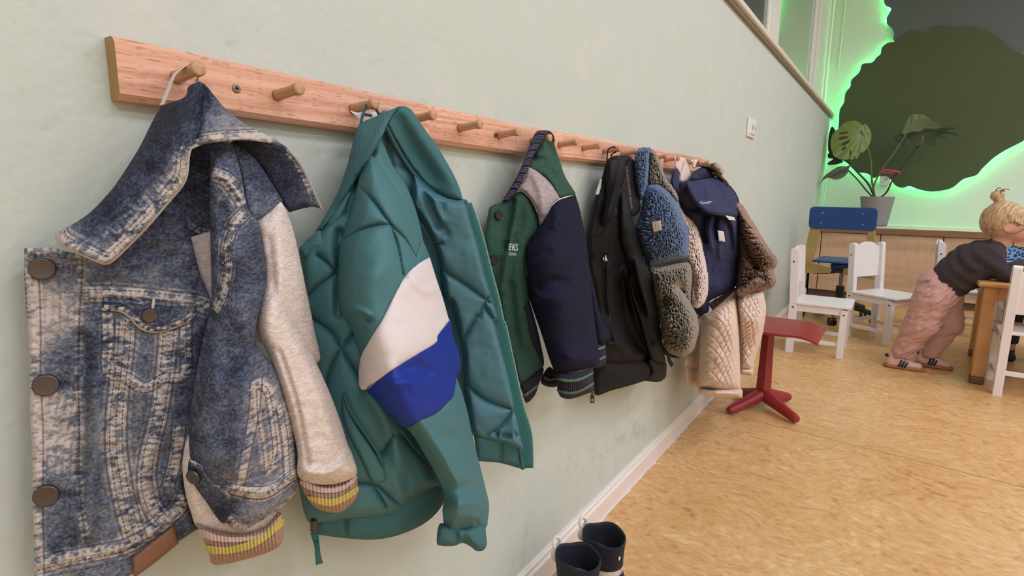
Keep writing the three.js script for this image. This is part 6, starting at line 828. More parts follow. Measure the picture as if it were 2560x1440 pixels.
// ---------------------------------------------------------------- blue swivel chair
{
  const f = 1.45, t = thing('swivel_chair', 'blue plywood swivel chair with a yellow back frame and black castors', 'chair', [0.315, 0, -4.45], f), bl = std({ color: 0x1f4585, roughness: 0.36 }), blD = bl, yel = ply([196, 168, 96], 21), blk = std({ color: 0x17171a, roughness: 0.45 }), chrome = std({ color: 0x8a8781, metalness: 0.9, roughness: 0.3 });   // local +x is the front
  { const sh = new THREE.Shape(), w = 0.192, h = 0.07, r = 0.028; sh.moveTo(-w + r, -h); sh.lineTo(w - r, -h); sh.quadraticCurveTo(w, -h, w, -h + r); sh.lineTo(w, h - r); sh.quadraticCurveTo(w, h, w - r, h); sh.lineTo(-w + r, h); sh.quadraticCurveTo(-w, h, -w, h - r); sh.lineTo(-w, -h + r); sh.quadraticCurveTo(-w, -h, -w + r, -h);
    const g = new THREE.ExtrudeGeometry(sh, { depth: 0.011, bevelEnabled: true, bevelSize: 0.003, bevelThickness: 0.003, bevelSegments: 2, curveSegments: 8 }); g.rotateY(Math.PI / 2); g.rotateZ(0.1); g.translate(-0.185, 0.702, 0); const bk = mesh('backrest', g, bl, t);
    for (const [y, z] of [[0.735, -0.115], [0.735, 0.115], [0.667, -0.12], [0.667, 0.12]]) mesh('screw_head', along(new THREE.SphereGeometry(0.0045, 10, 6), V(-0.188 - (y - 0.702) * 0.1, y, z), V(-1, 0, 0)), std({ color: 0xb9bcc4, metalness: 0.6, roughness: 0.35 }), bk); }
  for (const s of [-1, 1]) { const k = s < 0 ? 1 : 0.55, sh = new THREE.Shape([[-0.178, 0.70], [-0.178 + 0.045 * k, 0.70], [-0.172 + 0.040 * k, 0.52], [-0.200 + 0.040 * k, 0.395], [-0.04, 0.372], [-0.04, 0.338], [-0.215, 0.322], [-0.228, 0.334], [-0.205, 0.46]].map(([z, y]) => new THREE.Vector2(s < 0 ? z : -z, y))), g = new THREE.ExtrudeGeometry(sh, { depth: 0.018, bevelEnabled: true, bevelSize: 0.002, bevelThickness: 0.002, bevelSegments: 1 }); g.rotateY(-Math.PI / 2); g.translate(-0.15, 0, 0); mesh('back_frame', boxUV(g), yel, t, 'yellow plywood frame from seat to backrest'); }
  { const g = new RoundedBoxGeometry(0.34, 0.014, 0.34, 3, 0.006); g.translate(0.03, 0.407, 0.0); mesh('seat', g, blD, t); }
  mesh('seat_support', [box(0.16, 0.045, 0.13, -0.02, 0.372, 0.01, 0.006)], blD, t); mesh('frame_bracket', [box(0.14, 0.02, 0.06, -0.09, 0.352, 0, 0.004)], blk, t);
  mesh('gas_lift', [bar(V(0, 0.22, 0), V(0, 0.35, 0), 0.013, 16)], chrome, t); mesh('lift_sleeve', [bar(V(0, 0.07, 0), V(0, 0.235, 0), 0.026, 18)], blk, t);
  mesh('lever', tube([V(-0.02, 0.335, -0.02), V(-0.04, 0.322, -0.09), V(-0.05, 0.318, -0.165)], 0.009, 8), blk, t, 'black height lever');
  for (let i = 0; i < 5; i++) { const a = -f + 0.75 + i * Math.PI * 2 / 5, c = Math.cos(a), s = Math.sin(a); const arm = mesh('base_arm', tube([V(0, 0.10, 0), V(c * 0.13, 0.098, s * 0.13), V(c * 0.225, 0.075, s * 0.225)], 0.021, 8, false, (q) => 1.1 - 0.35 * q), blk, t); const cx = c * 0.235, cz = s * 0.235; const g = new THREE.CylinderGeometry(0.026, 0.026, 0.016, 18); for (const k of [-1, 1]) { const h = g.clone(); h.rotateX(Math.PI / 2); h.rotateY(-a + 0.6); h.translate(cx + k * 0.013 * Math.sin(a - 0.6), 0.026, cz - k * 0.013 * Math.cos(a - 0.6)); mesh('castor_wheel', h, blk, arm); } }
}
// ---------------------------------------------------------------- beech table
{
  const t = thing('child_table', 'low beech table with square legs and dark foot pads', 'table', [0.925, 0, -3.25]), wd = ply([206, 150, 92], 31), pad = ply([120, 82, 54], 33);
  mesh('table_top', [boxUV(box(1.2, 0.022, 0.66, 0.595, 0.466, -0.33, 0.008))], wd, t);
  for (const [x, z] of [[0.045, -0.045], [1.145, -0.045], [0.088, -0.615], [1.145, -0.615]]) { const l = mesh('leg', [boxUV(box(0.05, 0.42, 0.05, x, 0.245, z, 0.006))], wd, t); mesh('foot_pad', [boxUV(box(0.054, 0.036, 0.054, x, 0.018, z, 0.008))], pad, l); }
  for (const z of [-0.04, -0.62]) mesh('apron', [boxUV(box(1.05, 0.06, 0.02, 0.595, 0.425, z, 0.002))], wd, t); for (const x of [0.04, 1.15]) mesh('apron', [boxUV(box(0.02, 0.06, 0.53, x, 0.425, -0.33, 0.002))], wd, t);
}
// ---------------------------------------------------------------- snow boots against the skirting
function boot(label, x, z, turn) {
  const t = thing('snow_boot', label, 'boot', [x, 0, z], turn, 'navy snow boots'), navy = std({ color: 0x1b1e2b, roughness: 0.75, bumpMap: rollerBump, bumpScale: 0.0015, side: THREE.DoubleSide }), dark = std({ color: 0x0e0f15, roughness: 0.9, side: THREE.DoubleSide }), cream = std({ color: 0xd8c9b8, roughness: 0.8, bumpMap: rollerBump, bumpScale: 0.002 }), cord = std({ color: 0xe4dacf, roughness: 0.9 });   // local +x is the toe
  const ring = (y, a, b, cx, n = 28, wob = 0, tilt = 0) => { const r = []; for (let i = 0; i < n; i++) { const q = i / n * Math.PI * 2, k = 1 + wob * Math.sin(3 * q + 1) + wob * 0.7 * Math.sin(5 * q); r.push(V(cx + a * k * Math.cos(q), y + tilt * Math.cos(q) + wob * 0.05 * Math.sin(4 * q + 2), b * k * Math.sin(q))); } return r; };
  const loft = (rings, cap) => { const n = rings[0].length, p = [], u = [], id = []; rings.forEach((r, j) => r.forEach((v, i) => { p.push(v.x, v.y, v.z); u.push(i / n * 0.3, j * 0.03); })); for (let j = 0; j + 1 < rings.length; j++) for (let i = 0; i < n; i++) { const a = j * n + i, b = j * n + (i + 1) % n, c = a + n, d = b + n; id.push(a, c, b, b, c, d); } if (cap) { const c = p.length / 3; const r = rings[0]; p.push(r.reduce((s, v) => s + v.x, 0) / n, r[0].y, 0); u.push(0, 0); for (let i = 0; i < n; i++) id.push(c, i, (i + 1) % n); } const g = new THREE.BufferGeometry(); g.setAttribute('position', new THREE.Float32BufferAttribute(p, 3)); g.setAttribute('uv', new THREE.Float32BufferAttribute(u, 2)); g.setIndex(id); g.computeVertexNormals(); return g; };
  mesh('sole', loft([ring(0, 0.078, 0.031, 0.03), ring(0.012, 0.083, 0.034, 0.03), ring(0.024, 0.081, 0.033, 0.03)], true), cream, t, 'cream rubber sole');
  mesh('foot', loft([ring(0.024, 0.080, 0.033, 0.03), ring(0.045, 0.078, 0.034, 0.028), ring(0.062, 0.064, 0.035, 0.016), ring(0.076, 0.046, 0.036, 0.003), ring(0.092, 0.041, 0.037, 0)]), navy, t);
  mesh('reflective_band', loft([ring(0.092, 0.0415, 0.0375, 0), ring(0.106, 0.0420, 0.0378, 0)]), cream, t, 'beige band round the ankle');
  mesh('shaft', loft([ring(0.106, 0.0415, 0.037, 0), ring(0.125, 0.043, 0.039, 0, 28, 0.02), ring(0.145, 0.045, 0.041, 0, 28, 0.035), ring(0.160, 0.047, 0.042, 0.001, 28, 0.05), ring(0.166, 0.0455, 0.0405, 0.001, 28, 0.05), ring(0.160, 0.043, 0.038, 0.001, 28, 0.05), ring(0.138, 0.041, 0.037, 0, 28, 0.02), ring(0.112, 0.039, 0.035, 0)]), navy, t, 'padded navy shaft with an open top');
  mesh('insole', loft([ring(0.111, 0.0385, 0.0345, 0)], true), std({ color: 0x8d857c, roughness: 0.95, side: THREE.DoubleSide }), t, 'grey beige fleece lining');
  const k = mesh('drawcord', tube([V(-0.046, 0.150, 0.012), V(-0.058, 0.164, 0.010), V(-0.062, 0.172, 0), V(-0.058, 0.166, -0.008), V(-0.060, 0.145, -0.004), V(-0.062, 0.135, 0)], 0.0038, 7), cord, t, 'cream drawcord'); mesh('cord_toggle', (() => { const g = new THREE.SphereGeometry(0.0115, 16, 12); g.scale(0.85, 1.1, 0.85); g.translate(-0.061, 0.132, 0); return g; })(), std({ color: 0xe6ddd2, roughness: 0.5 }), k, 'white cord toggle');
  mesh('white_tag', box(0.002, 0.006, 0.004, 0.047, 0.138, 0.010), std({ color: 0xe8e8e8, roughness: 0.7 }), t);
}
boot('navy snow boot in front of its pair, cream toggle hanging outside', 0.138, -0.897, -0.25);
boot('navy snow boot standing behind its pair, cream toggle inside the rim', 0.150, -0.99, -0.25);
// ---------------------------------------------------------------- plant on the worktop
{
  const t = thing('potted_plant', 'swiss cheese plant in a grey ribbed pot on the worktop', 'plant', [0, 0, 0]), pz = -5.72, c = onZ(2190, 490, pz), y0 = 0.5982, y1 = 0.842, px = 0.437, greyPot = std({ color: 0x8e8a88, roughness: 0.6 }), stem = std({ color: 0x5f7040, roughness: 0.6 }), stemD = std({ color: 0x2c3420, roughness: 0.6 });
  const n = 96, prof = [[0.001, y0], [0.088, y0], [0.092, y0 + 0.01], [0.122, y1 - 0.012], [0.126, y1], [0.118, y1], [0.112, y1 - 0.03]], g = new THREE.LatheGeometry(prof.map((p) => new THREE.Vector2(...p)), n), p = g.attributes.position;
  for (let i = 0; i < p.count; i++) { const a = Math.atan2(p.getZ(i), p.getX(i)), r = Math.hypot(p.getX(i), p.getZ(i)), y = p.getY(i); if (y > y0 + 0.004 && y < y1 - 0.003 && r > 0.09) { const k = 1 + 0.016 * (Math.floor(a / (Math.PI * 2) * n + 0.5) % 2 === 0 ? 1 : -1); p.setX(i, p.getX(i) * k); p.setZ(i, p.getZ(i) * k); } }
  g.computeVertexNormals(); g.translate(px, 0, pz); mesh('pot', g, greyPot, t, 'grey ribbed plastic pot');
  { const s = new THREE.CircleGeometry(0.113, 30); s.rotateX(-Math.PI / 2); s.translate(px, y1 - 0.03, pz); mesh('soil', s, std({ color: 0x2a211a, roughness: 1 }), t); }
  // leaves: thin curved blades, slit and pierced between the ribs
  const lf = (hex) => phys({ color: hex, roughness: 0.45, transmission: 0.1, thickness: 0, side: THREE.DoubleSide });
  const blade = (o, z, hex, label, ribsPx = [], holes = []) => mesh('leaf', sheet({ o: cJ(o), d: z, g: 1.6, puff: 0.004, r: 6, t: 0.002, place: onZ, holes: holes.map((q) => cJ(q)), h: folds(ribsPx.map((p) => ({ p: cJ(p), w: 2.6, a: -0.010, kind: 'g' }))) }), lf(hex), t, label);
  const oval = (x, y, a, b, rot) => Array.from({ length: 12 }, (_, i) => { const q = i / 12 * Math.PI * 2, u = a * Math.cos(q), v = b * Math.sin(q); return [x + u * Math.cos(rot) - v * Math.sin(rot), y + u * Math.sin(rot) + v * Math.cos(rot)]; });
  const zt = (pts) => field(pts.map(([x, y, z]) => [...cJ([[x, y]])[0], pz + z]));
  const st0 = [738, 250], rib0 = [[560, 175], [500, 245], [460, 330], [455, 420], [510, 500], [600, 525], [680, 500], [780, 420], [815, 300], [760, 185]].map((e) => [st0, [(st0[0] * 1.2 + e[0]) / 2.2, (st0[1] * 1.2 + e[1]) / 2.2 + 8], e]);
  blade([[520, 232], [560, 182], [640, 158], [700, 164], [742, 200], [770, 188], [815, 240], [830, 300], [815, 372], [782, 430], [735, 470], [728, 452], [700, 510], [680, 520], [668, 490], [655, 528], [620, 525], [560, 530], [500, 508], [455, 450], [440, 380], [450, 310], [482, 258]], zt([[440, 380, 0.10], [640, 160, 0.03], [740, 250, 0.05], [830, 300, 0.02], [600, 530, 0.13], [640, 350, 0.09]]), 0x6f8438, 'broad olive green leaf with holes, facing the room', rib0,
    [oval(562, 276, 52, 10, -0.1), oval(560, 322, 50, 13, -0.2), oval(582, 370, 48, 14, -0.45), oval(566, 422, 28, 11, -0.6), oval(628, 462, 8, 30, 0.05)]);
  blade([[1115, 272], [1140, 220], [1152, 175], [1200, 112], [1268, 97], [1335, 110], [1400, 158], [1462, 190], [1482, 225], [1420, 236], [1330, 232], [1290, 262], [1210, 262], [1150, 288]], zt([[1115, 272, 0.05], [1200, 110, 0.12], [1335, 110, 0.10], [1480, 225, 0.16], [1290, 260, 0.06]]), 0x74845a, 'pale leaf arching in front of the olive panel', [[[1155, 285], [1240, 180], [1280, 105]], [[1155, 285], [1290, 190], [1390, 165]], [[1155, 285], [1330, 215], [1470, 210]], [[1155, 285], [1190, 200], [1200, 120]]]);
  blade([[1018, 312], [1060, 300], [1120, 275], [1200, 262], [1290, 262], [1340, 235], [1430, 236], [1490, 228], [1560, 222], [1642, 224], [1600, 240], [1530, 252], [1590, 268], [1640, 286], [1668, 308], [1610, 296], [1520, 282], [1505, 300], [1565, 332], [1480, 326], [1425, 312], [1450, 370], [1385, 392], [1330, 350], [1300, 385], [1240, 402], [1200, 370], [1160, 402], [1090, 372], [1045, 345], [1070, 325]], zt([[1018, 312, -0.02], [1200, 300, 0.0], [1400, 300, 0.02], [1660, 300, 0.12], [1240, 400, 0.03], [1450, 370, 0.05]]), 0x3d4a2a, 'dark slit leaves below the arching one', [[[1335, 320], [1480, 270], [1640, 230]], [[1335, 320], [1430, 340]], [[1155, 288], [1090, 340]], [[1155, 288], [1220, 380]]]);
  blade([[452, 214], [484, 250], [462, 300], [448, 380], [458, 455], [500, 512], [562, 545], [535, 562], [470, 576], [416, 576], [420, 552], [470, 520], [420, 512], [416, 470], [450, 466], [418, 440], [424, 300]], zt([[452, 214, 0.02], [420, 440, 0.02], [560, 545, 0.05], [416, 576, 0.03]]), 0x1f2a18, 'dark leaf next to the half wall');
  blade([[330, 776], [376, 692], [440, 640], [520, 594], [600, 588], [656, 560], [616, 610], [598, 662], [542, 704], [480, 716], [420, 700], [366, 726]], zt([[330, 776, 0.34], [600, 600, 0.13], [480, 716, 0.24], [656, 560, 0.12]]), 0x3a3f22, 'young unsplit leaf hanging beside the half wall', [[[600, 610], [480, 650], [340, 765]]]);
  const root = V(px - 0.01, y1 - 0.03, pz), st = (pts, m, r) => mesh('stalk', tube([root.clone(), ...pts], r, 7), m, t);
  st([onZ(...cJ([[835, 740]])[0], pz), onZ(...cJ([[815, 500]])[0], pz + 0.02), onZ(...cJ([[738, 258]])[0], pz + 0.055)], stem, 0.0075); st([onZ(...cJ([[850, 790]])[0], pz), onZ(...cJ([[910, 650]])[0], pz), onZ(...cJ([[1050, 450]])[0], pz + 0.02), onZ(...cJ([[1155, 290]])[0], pz + 0.05)], stem, 0.007);
  st([onZ(...cJ([[960, 850]])[0], pz), onZ(...cJ([[1040, 700]])[0], pz), onZ(...cJ([[1180, 520]])[0], pz - 0.02), onZ(...cJ([[1335, 322]])[0], pz - 0.04)], stemD, 0.007); st([onZ(...cJ([[800, 760]])[0], pz + 0.02), onZ(...cJ([[700, 650]])[0], pz + 0.02), onZ(...cJ([[600, 545]])[0], pz + 0.02)], stemD, 0.008); st([onZ(...cJ([[790, 830]])[0], pz + 0.04), onZ(...cJ([[700, 720]])[0], pz + 0.08), onZ(...cJ([[602, 622]])[0], pz + 0.12)], stemD, 0.006);
  const tie = new THREE.TorusGeometry(0.062, 0.007, 8, 30); tie.scale(1.15, 1, 1); tie.rotateX(Math.PI / 2 - 0.15); const tc = onZ(...cJ([[1000, 642]])[0], pz); tie.rotateZ(-0.12); tie.translate(tc.x, tc.y, tc.z); mesh('plant_tie', tie, std({ color: 0xc04a5e, roughness: 0.7 }), t, 'pink tie round two stalks');
}
{
  const q = onZ(2213, 450, ROOM.zf), t = thing('wall_socket', 'white surface mounted wall socket under the olive tree panel', 'socket', [q.x, q.y, ROOM.zf]);
  mesh('housing', [box(0.085, 0.085, 0.05, 0, 0, 0.025, 0.012)], whiteGloss, t);
  { const g = new THREE.TorusGeometry(0.026, 0.006, 10, 28); g.translate(0, 0.004, 0.052); mesh('face_ring', g, whiteGloss, t); const h = new THREE.CircleGeometry(0.022, 24); h.translate(0, 0.004, 0.051); mesh('recess', h, std({ color: 0xb9c4b6, roughness: 0.6 }), t); }
}
{
  const a = onZ(2114.6, 0, ROOM.zf), b = onZ(2096, 174, ROOM.zf), t = thing('pull_cord', 'thin white cord hanging down the far wall', 'cord', [0, 0, 0]);
  mesh('cord', tube([V(a.x, Math.min(2.98, a.y + 0.4), ROOM.zf + 0.012), V(a.x, a.y, ROOM.zf + 0.012), V(b.x, b.y, ROOM.zf + 0.012)], 0.005, 6), std({ color: 0xdfe2d4, roughness: 0.7 }), t);
}
// ---------------------------------------------------------------- people
function nets(f, lo, hi, cell) {   // smooth surface of a field that is negative inside
  const n = [0, 1, 2].map((i) => Math.ceil((hi[i] - lo[i]) / cell) + 1), [nx, ny, nz] = n, F = new Float32Array(nx * ny * nz), at = (i, j, k) => (k * ny + j) * nx + i;
  for (let k = 0; k < nz; k++) for (let j = 0; j < ny; j++) for (let i = 0; i < nx; i++) F[at(i, j, k)] = f(lo[0] + i * cell, lo[1] + j * cell, lo[2] + k * cell);
  const vid = new Int32Array(nx * ny * nz).fill(-1), pos = [], idx = [];
  for (let k = 0; k + 1 < nz; k++) for (let j = 0; j + 1 < ny; j++) for (let i = 0; i + 1 < nx; i++) {
    let c = 0, sx = 0, sy = 0, sz = 0, m = 0; const v = []; for (let q = 0; q < 8; q++) { const w = F[at(i + (q & 1), j + ((q >> 1) & 1), k + (q >> 2))]; v.push(w); if (w < 0) m++; } if (m === 0 || m === 8) continue;
    for (let q = 0; q < 8; q++) for (const b of [1, 2, 4]) if (!(q & b) && (v[q] < 0) !== (v[q | b] < 0)) { const t = v[q] / (v[q] - v[q | b]); sx += (q & 1) + (b === 1 ? t : 0); sy += ((q >> 1) & 1) + (b === 2 ? t : 0); sz += (q >> 2) + (b === 4 ? t : 0); c++; }
    vid[at(i, j, k)] = pos.length / 3; pos.push(lo[0] + (i + sx / c) * cell, lo[1] + (j + sy / c) * cell, lo[2] + (k + sz / c) * cell);
  }
  const quad = (a, b, c, d, flip) => { if (a < 0 || b < 0 || c < 0 || d < 0) return; if (flip) idx.push(a, c, b, a, d, c); else idx.push(a, b, c, a, c, d); };
  for (let k = 1; k + 1 < nz; k++) for (let j = 1; j + 1 < ny; j++) for (let i = 1; i + 1 < nx; i++) {
    const s = F[at(i, j, k)] < 0;
    if (s !== (F[at(i + 1, j, k)] < 0)) quad(vid[at(i, j - 1, k - 1)], vid[at(i, j, k - 1)], vid[at(i, j, k)], vid[at(i, j - 1, k)], !s);
    if (s !== (F[at(i, j + 1, k)] < 0)) quad(vid[at(i - 1, j, k - 1)], vid[at(i - 1, j, k)], vid[at(i, j, k)], vid[at(i, j, k - 1)], !s);
    if (s !== (F[at(i, j, k + 1)] < 0)) quad(vid[at(i - 1, j - 1, k)], vid[at(i, j - 1, k)], vid[at(i, j, k)], vid[at(i - 1, j, k)], !s);
  }
  const g = new THREE.BufferGeometry(); g.setAttribute('position', new THREE.Float32BufferAttribute(pos, 3)); const uv = []; for (let i = 0; i < pos.length; i += 3) uv.push(pos[i] + pos[i + 2] * 0.7, pos[i + 1]); g.setAttribute('uv', new THREE.Float32BufferAttribute(uv, 2)); g.setIndex(idx); g.computeVertexNormals(); return g;
}
const smin = (a, b, k) => { const h = clamp(0.5 + 0.5 * (b - a) / k); return mix(b, a, h) - k * h * (1 - h); };
const cap = (a, b, ra, rb, sz = 1) => (x, y, z) => { const dx = b.x - a.x, dy = b.y - a.y, dz = b.z - a.z, l = dx * dx + dy * dy + dz * dz, t = l > 0 ? clamp(((x - a.x) * dx + (y - a.y) * dy + (z - a.z) * dz) / l) : 0; const ex = x - a.x - t * dx, ey = y - a.y - t * dy, ez = (z - a.z - t * dz) / sz; return Math.sqrt(ex * ex + ey * ey + ez * ez) - mix(ra, rb, t); };
const ell = (c, rx, ry, rz, tilt = 0) => (x, y, z) => { const cs = Math.cos(tilt), sn = Math.sin(tilt), dx = x - c.x, dy = y - c.y, u = (dx * cs + dy * sn) / rx, v = (-dx * sn + dy * cs) / ry, w = (z - c.z) / rz, m = Math.sqrt(u * u + v * v + w * w); return (m - 1) * Math.min(rx, ry, rz); };
const blend = (k, ...fs) => (x, y, z) => { let d = fs[0](x, y, z); for (let i = 1; i < fs.length; i++) d = smin(d, fs[i](x, y, z), k); return d; };
const bounds = (pts, m) => [[0, 1, 2].map((i) => Math.min(...pts.map((p) => p.getComponent(i))) - m), [0, 1, 2].map((i) => Math.max(...pts.map((p) => p.getComponent(i))) + m)];
function hand(w, dir, up, side, curl) {   // palm with four unequal bent fingers and a thumb that leaves the side of the palm
  const x = dir.clone().normalize(), z = new THREE.Vector3().crossVectors(x, up).normalize(), y = new THREE.Vector3().crossVectors(z, x), at = (a, b, c) => w.clone().addScaledVector(x, a).addScaledVector(y, b).addScaledVector(z, c), fs = [cap(at(0, 0, 0), at(0.034, 0, 0), 0.013, 0.016, 1), cap(at(0.018, 0, -0.010), at(0.036, 0, -0.013), 0.010, 0.009), cap(at(0.018, 0, 0.010), at(0.036, 0, 0.013), 0.010, 0.009)];
  [[-0.0165, 0.030], [-0.0055, 0.036], [0.0055, 0.034], [0.016, 0.026]].forEach(([c, L]) => { const a = at(0.042, 0, c), b = at(0.042 + L * 0.5, -curl * 0.3 * L, c * 1.1), d = at(0.042 + L * 0.86, -curl * L * 0.85, c * 1.12); fs.push(cap(at(0.03, 0, c * 0.9), a, 0.0068, 0.0066), cap(a, b, 0.0064, 0.0060), cap(b, d, 0.0060, 0.0050)); });
  const ta = at(0.010, 0, side * 0.014), tb = at(0.028, -0.004, side * 0.030), tc = at(0.043, -0.008, side * 0.032); fs.push(cap(ta, tb, 0.0085, 0.0075), cap(tb, tc, 0.0072, 0.0058)); return { f: blend(0.004, ...fs), pts: [at(-0.02, 0.03, -0.04), at(0.09, -0.04, 0.045), at(0.09, 0.03, -0.045), at(-0.02, -0.04, 0.045), w] };
}
const skinMat = phys({ color: 0xd9a48c, roughness: 0.6, sheen: 0.3, sheenRoughness: 0.6, sheenColor: new THREE.Color(0.5, 0.3, 0.25) });
const hairTex = dataTex(256, 256, (u, v) => { const k = 0.55 + fbm(u * 44 + 2.5 * fbm(u * 5, v * 5, 8, 2), v * 5, 7, 3) * 0.75; return [212 * k, 176 * k, 132 * k]; }, true, 1 / 0.12), hairBump = dataTex(256, 256, (u, v) => fbm(u * 70 + 3 * fbm(u * 5, v * 5, 8, 2), v * 6, 7, 3), false, 1 / 0.12);
const hairMat = std({ map: hairTex, bumpMap: hairBump, bumpScale: 0.004, roughness: 0.6 });
const fabricNoise = dataTex(256, 256, (u, v) => fbm(u * 64, v * 64, 4, 3, 64), false, 1 / 0.08);
{
  const ZN = -3.36, ZF = -3.47, ZM = -3.415, L = (x, y, z = ZM) => { const [[a, b]] = cL([[x, y]]); return onZ(a, b, z); };
  const T = thing('person', 'toddler in a dark brown jumper and pink trousers leaning over the table', 'person', [0, 0, 0]);
  const hipN = L(400, 735, ZN - 0.005), kneeN = L(345, 930, ZN), ankN = L(205, 1150, ZN + 0.005), hipF = L(460, 740, ZF + 0.005), kneeF = L(500, 940, ZF), ankF = L(395, 1160, ZF), pelvis = L(430, 715), waist = L(500, 650), chest = L(660, 545), neckB = L(790, 465), neckT = L(830, 420), headC = L(868, 300), shN = L(745, 515, ZN + 0.012), shF = L(770, 505, ZF - 0.012), elN = L(860, 630, ZN + 0.03), haN = L(975, 560, ZN + 0.02), elF = L(800, 640, ZF - 0.02), haF = L(830, 652, ZM - 0.01);
  // body: one continuous skin with head, face and hands
  const hr = 0.072, hn = hand(haN, V(1, -0.25, 0.0), V(0.2, 1, 0), 1, 0.4), hf = hand(haF, V(0.9, 0.05, 0.25), V(0, 1, 0), -1, 0.9);
  const torso = blend(0.03, cap(pelvis, waist, 0.060, 0.058, 1.15), cap(waist, chest, 0.060, 0.064, 1.2), cap(chest, neckB, 0.062, 0.045, 1.25)), limbs = [cap(hipN, kneeN, 0.045, 0.034), cap(kneeN, ankN, 0.034, 0.024), cap(hipF, kneeF, 0.045, 0.034), cap(kneeF, ankF, 0.034, 0.024), cap(shN, elN, 0.028, 0.023), cap(elN, haN, 0.023, 0.015), cap(shF, elF, 0.028, 0.023), cap(elF, haF, 0.023, 0.015)];
  const face = (ax, ay, az = 0) => headC.clone().add(V(ax, ay, az)), tilt = -0.18;
  const head = blend(0.018, ell(headC, 0.083, 0.079, 0.070, tilt), ell(face(0.030, -0.030), 0.054, 0.050, 0.054, tilt), cap(neckB, neckT, 0.034, 0.034), ell(face(0.078, -0.036), 0.012, 0.010, 0.010), ell(face(0.050, -0.066), 0.026, 0.018, 0.028), ell(face(0.050, -0.038, 0.030), 0.024, 0.022, 0.016));
  const earN = blend(0.004, ell(face(-0.004, -0.022, 0.066), 0.015, 0.020, 0.008, 0.25)), mouth = ell(face(0.079, -0.060), 0.008, 0.004, 0.020);
  const eye = [1, -1].map((s) => ell(face(0.079, -0.012, s * 0.028), 0.010, 0.011, 0.012));
  const headF = (x, y, z) => { let d = smin(head(x, y, z), earN(x, y, z), 0.004); d = Math.max(d, -ell(face(-0.004, -0.022, 0.075), 0.008, 0.012, 0.006, 0.25)(x, y, z)); d = Math.max(d, -mouth(x, y, z)); for (const e of eye) d = Math.max(d, -e(x, y, z)); return d; };
  const bodyF = (x, y, z) => { let d = torso(x, y, z); for (const l of limbs) d = smin(d, l(x, y, z), 0.015); return d; };
  const bm = bounds([pelvis, hipN, kneeN, ankN, ankF, kneeF, neckB, shN, shF, haN, elN], 0.09), hm = bounds([headC], 0.12), g1 = nets(bodyF, ...bm, 0.012), g2 = nets((x, y, z) => headF(x, y, z), ...hm, 0.0045), gh = [hn, hf].map((h) => nets(h.f, ...bounds(h.pts, 0.012), 0.003));
  mesh('body', [g1, g2, ...gh], skinMat, T, 'fair skin');
  for (const s of [1, -1]) { const e = new THREE.SphereGeometry(0.0085, 14, 10); const c = face(0.0735, -0.012, s * 0.028); e.translate(c.x, c.y, c.z); mesh('eye', e, std({ color: 0x2a2a34, roughness: 0.2 }), T); }
  // hair: a cap swept up into a top knot, loose strands at the neck and ear
  const crown = face(-0.030, 0.080), knot = L(805, 128), hairF = (x, y, z) => { let d = ell(face(-0.012, 0.012), 0.088, 0.084, 0.078, tilt)(x, y, z); const cutF = x - (headC.x + 0.052) - (y - headC.y) * 0.55, cutL = headC.y - 0.040 - (x - headC.x) * 0.15 - y, ear = ell(face(0.006, -0.030, 0.075), 0.028, 0.032, 0.03)(x, y, z); d = Math.max(d, cutF, cutL, -ear); d = smin(d, cap(crown, knot, 0.020, 0.014)(x, y, z), 0.02); d = smin(d, ell(knot, 0.026, 0.024, 0.026)(x, y, z), 0.012); return smin(d, cap(face(-0.066, -0.03), face(-0.060, -0.082), 0.022, 0.008)(x, y, z), 0.02) + 0.0035 * (fbm(x * 90 + y * 20, z * 60 + y * 40, 5, 3) - 0.5) * 2; };
  const hair = mesh('hair', nets(hairF, ...bounds([headC, knot], 0.12), 0.0045), hairMat, T, 'fair blond hair in a top knot');
  const rs = rng(4); for (let i = 0; i < 9; i++) { const a = knot.clone().add(V((rs() - 0.5) * 0.03, (rs() - 0.2) * 0.02, (rs() - 0.5) * 0.04)), d = V((rs() - 0.5), rs() * 0.8, (rs() - 0.5)).normalize().multiplyScalar(0.022); mesh('strand', tube([a, a.clone().add(d).add(V(0.006, 0, 0)), a.clone().addScaledVector(d, 1.4).add(V(0.012, -0.01, 0))], 0.0022, 5), hairMat, hair); }
  for (const q of [[[-0.01, 0.03, 0.074], [0.03, 0.0, 0.074], [0.07, -0.015, 0.062]], [[0.0, -0.05, 0.066], [0.03, -0.04, 0.07], [0.075, -0.005, 0.06]], [[-0.05, -0.03, 0.06], [-0.05, -0.07, 0.055], [-0.03, -0.10, 0.05]]]) mesh('strand', tube(q.map((p) => face(...p)), 0.0025, 5), hairMat, hair);
  // jumper
  const knitMat = std({ color: 0x43383a, roughness: 0.95, bumpMap: fabricNoise, bumpScale: 0.003 }), fold3 = (x, y, z) => 0.006 * Math.sin((x * 0.75 + y) * 95 + 3 * Math.sin(z * 30)) * fbm(x * 14, y * 14, 5, 2) + 0.006 * (fbm(x * 30, (y + z) * 30, 6, 2) - 0.5);
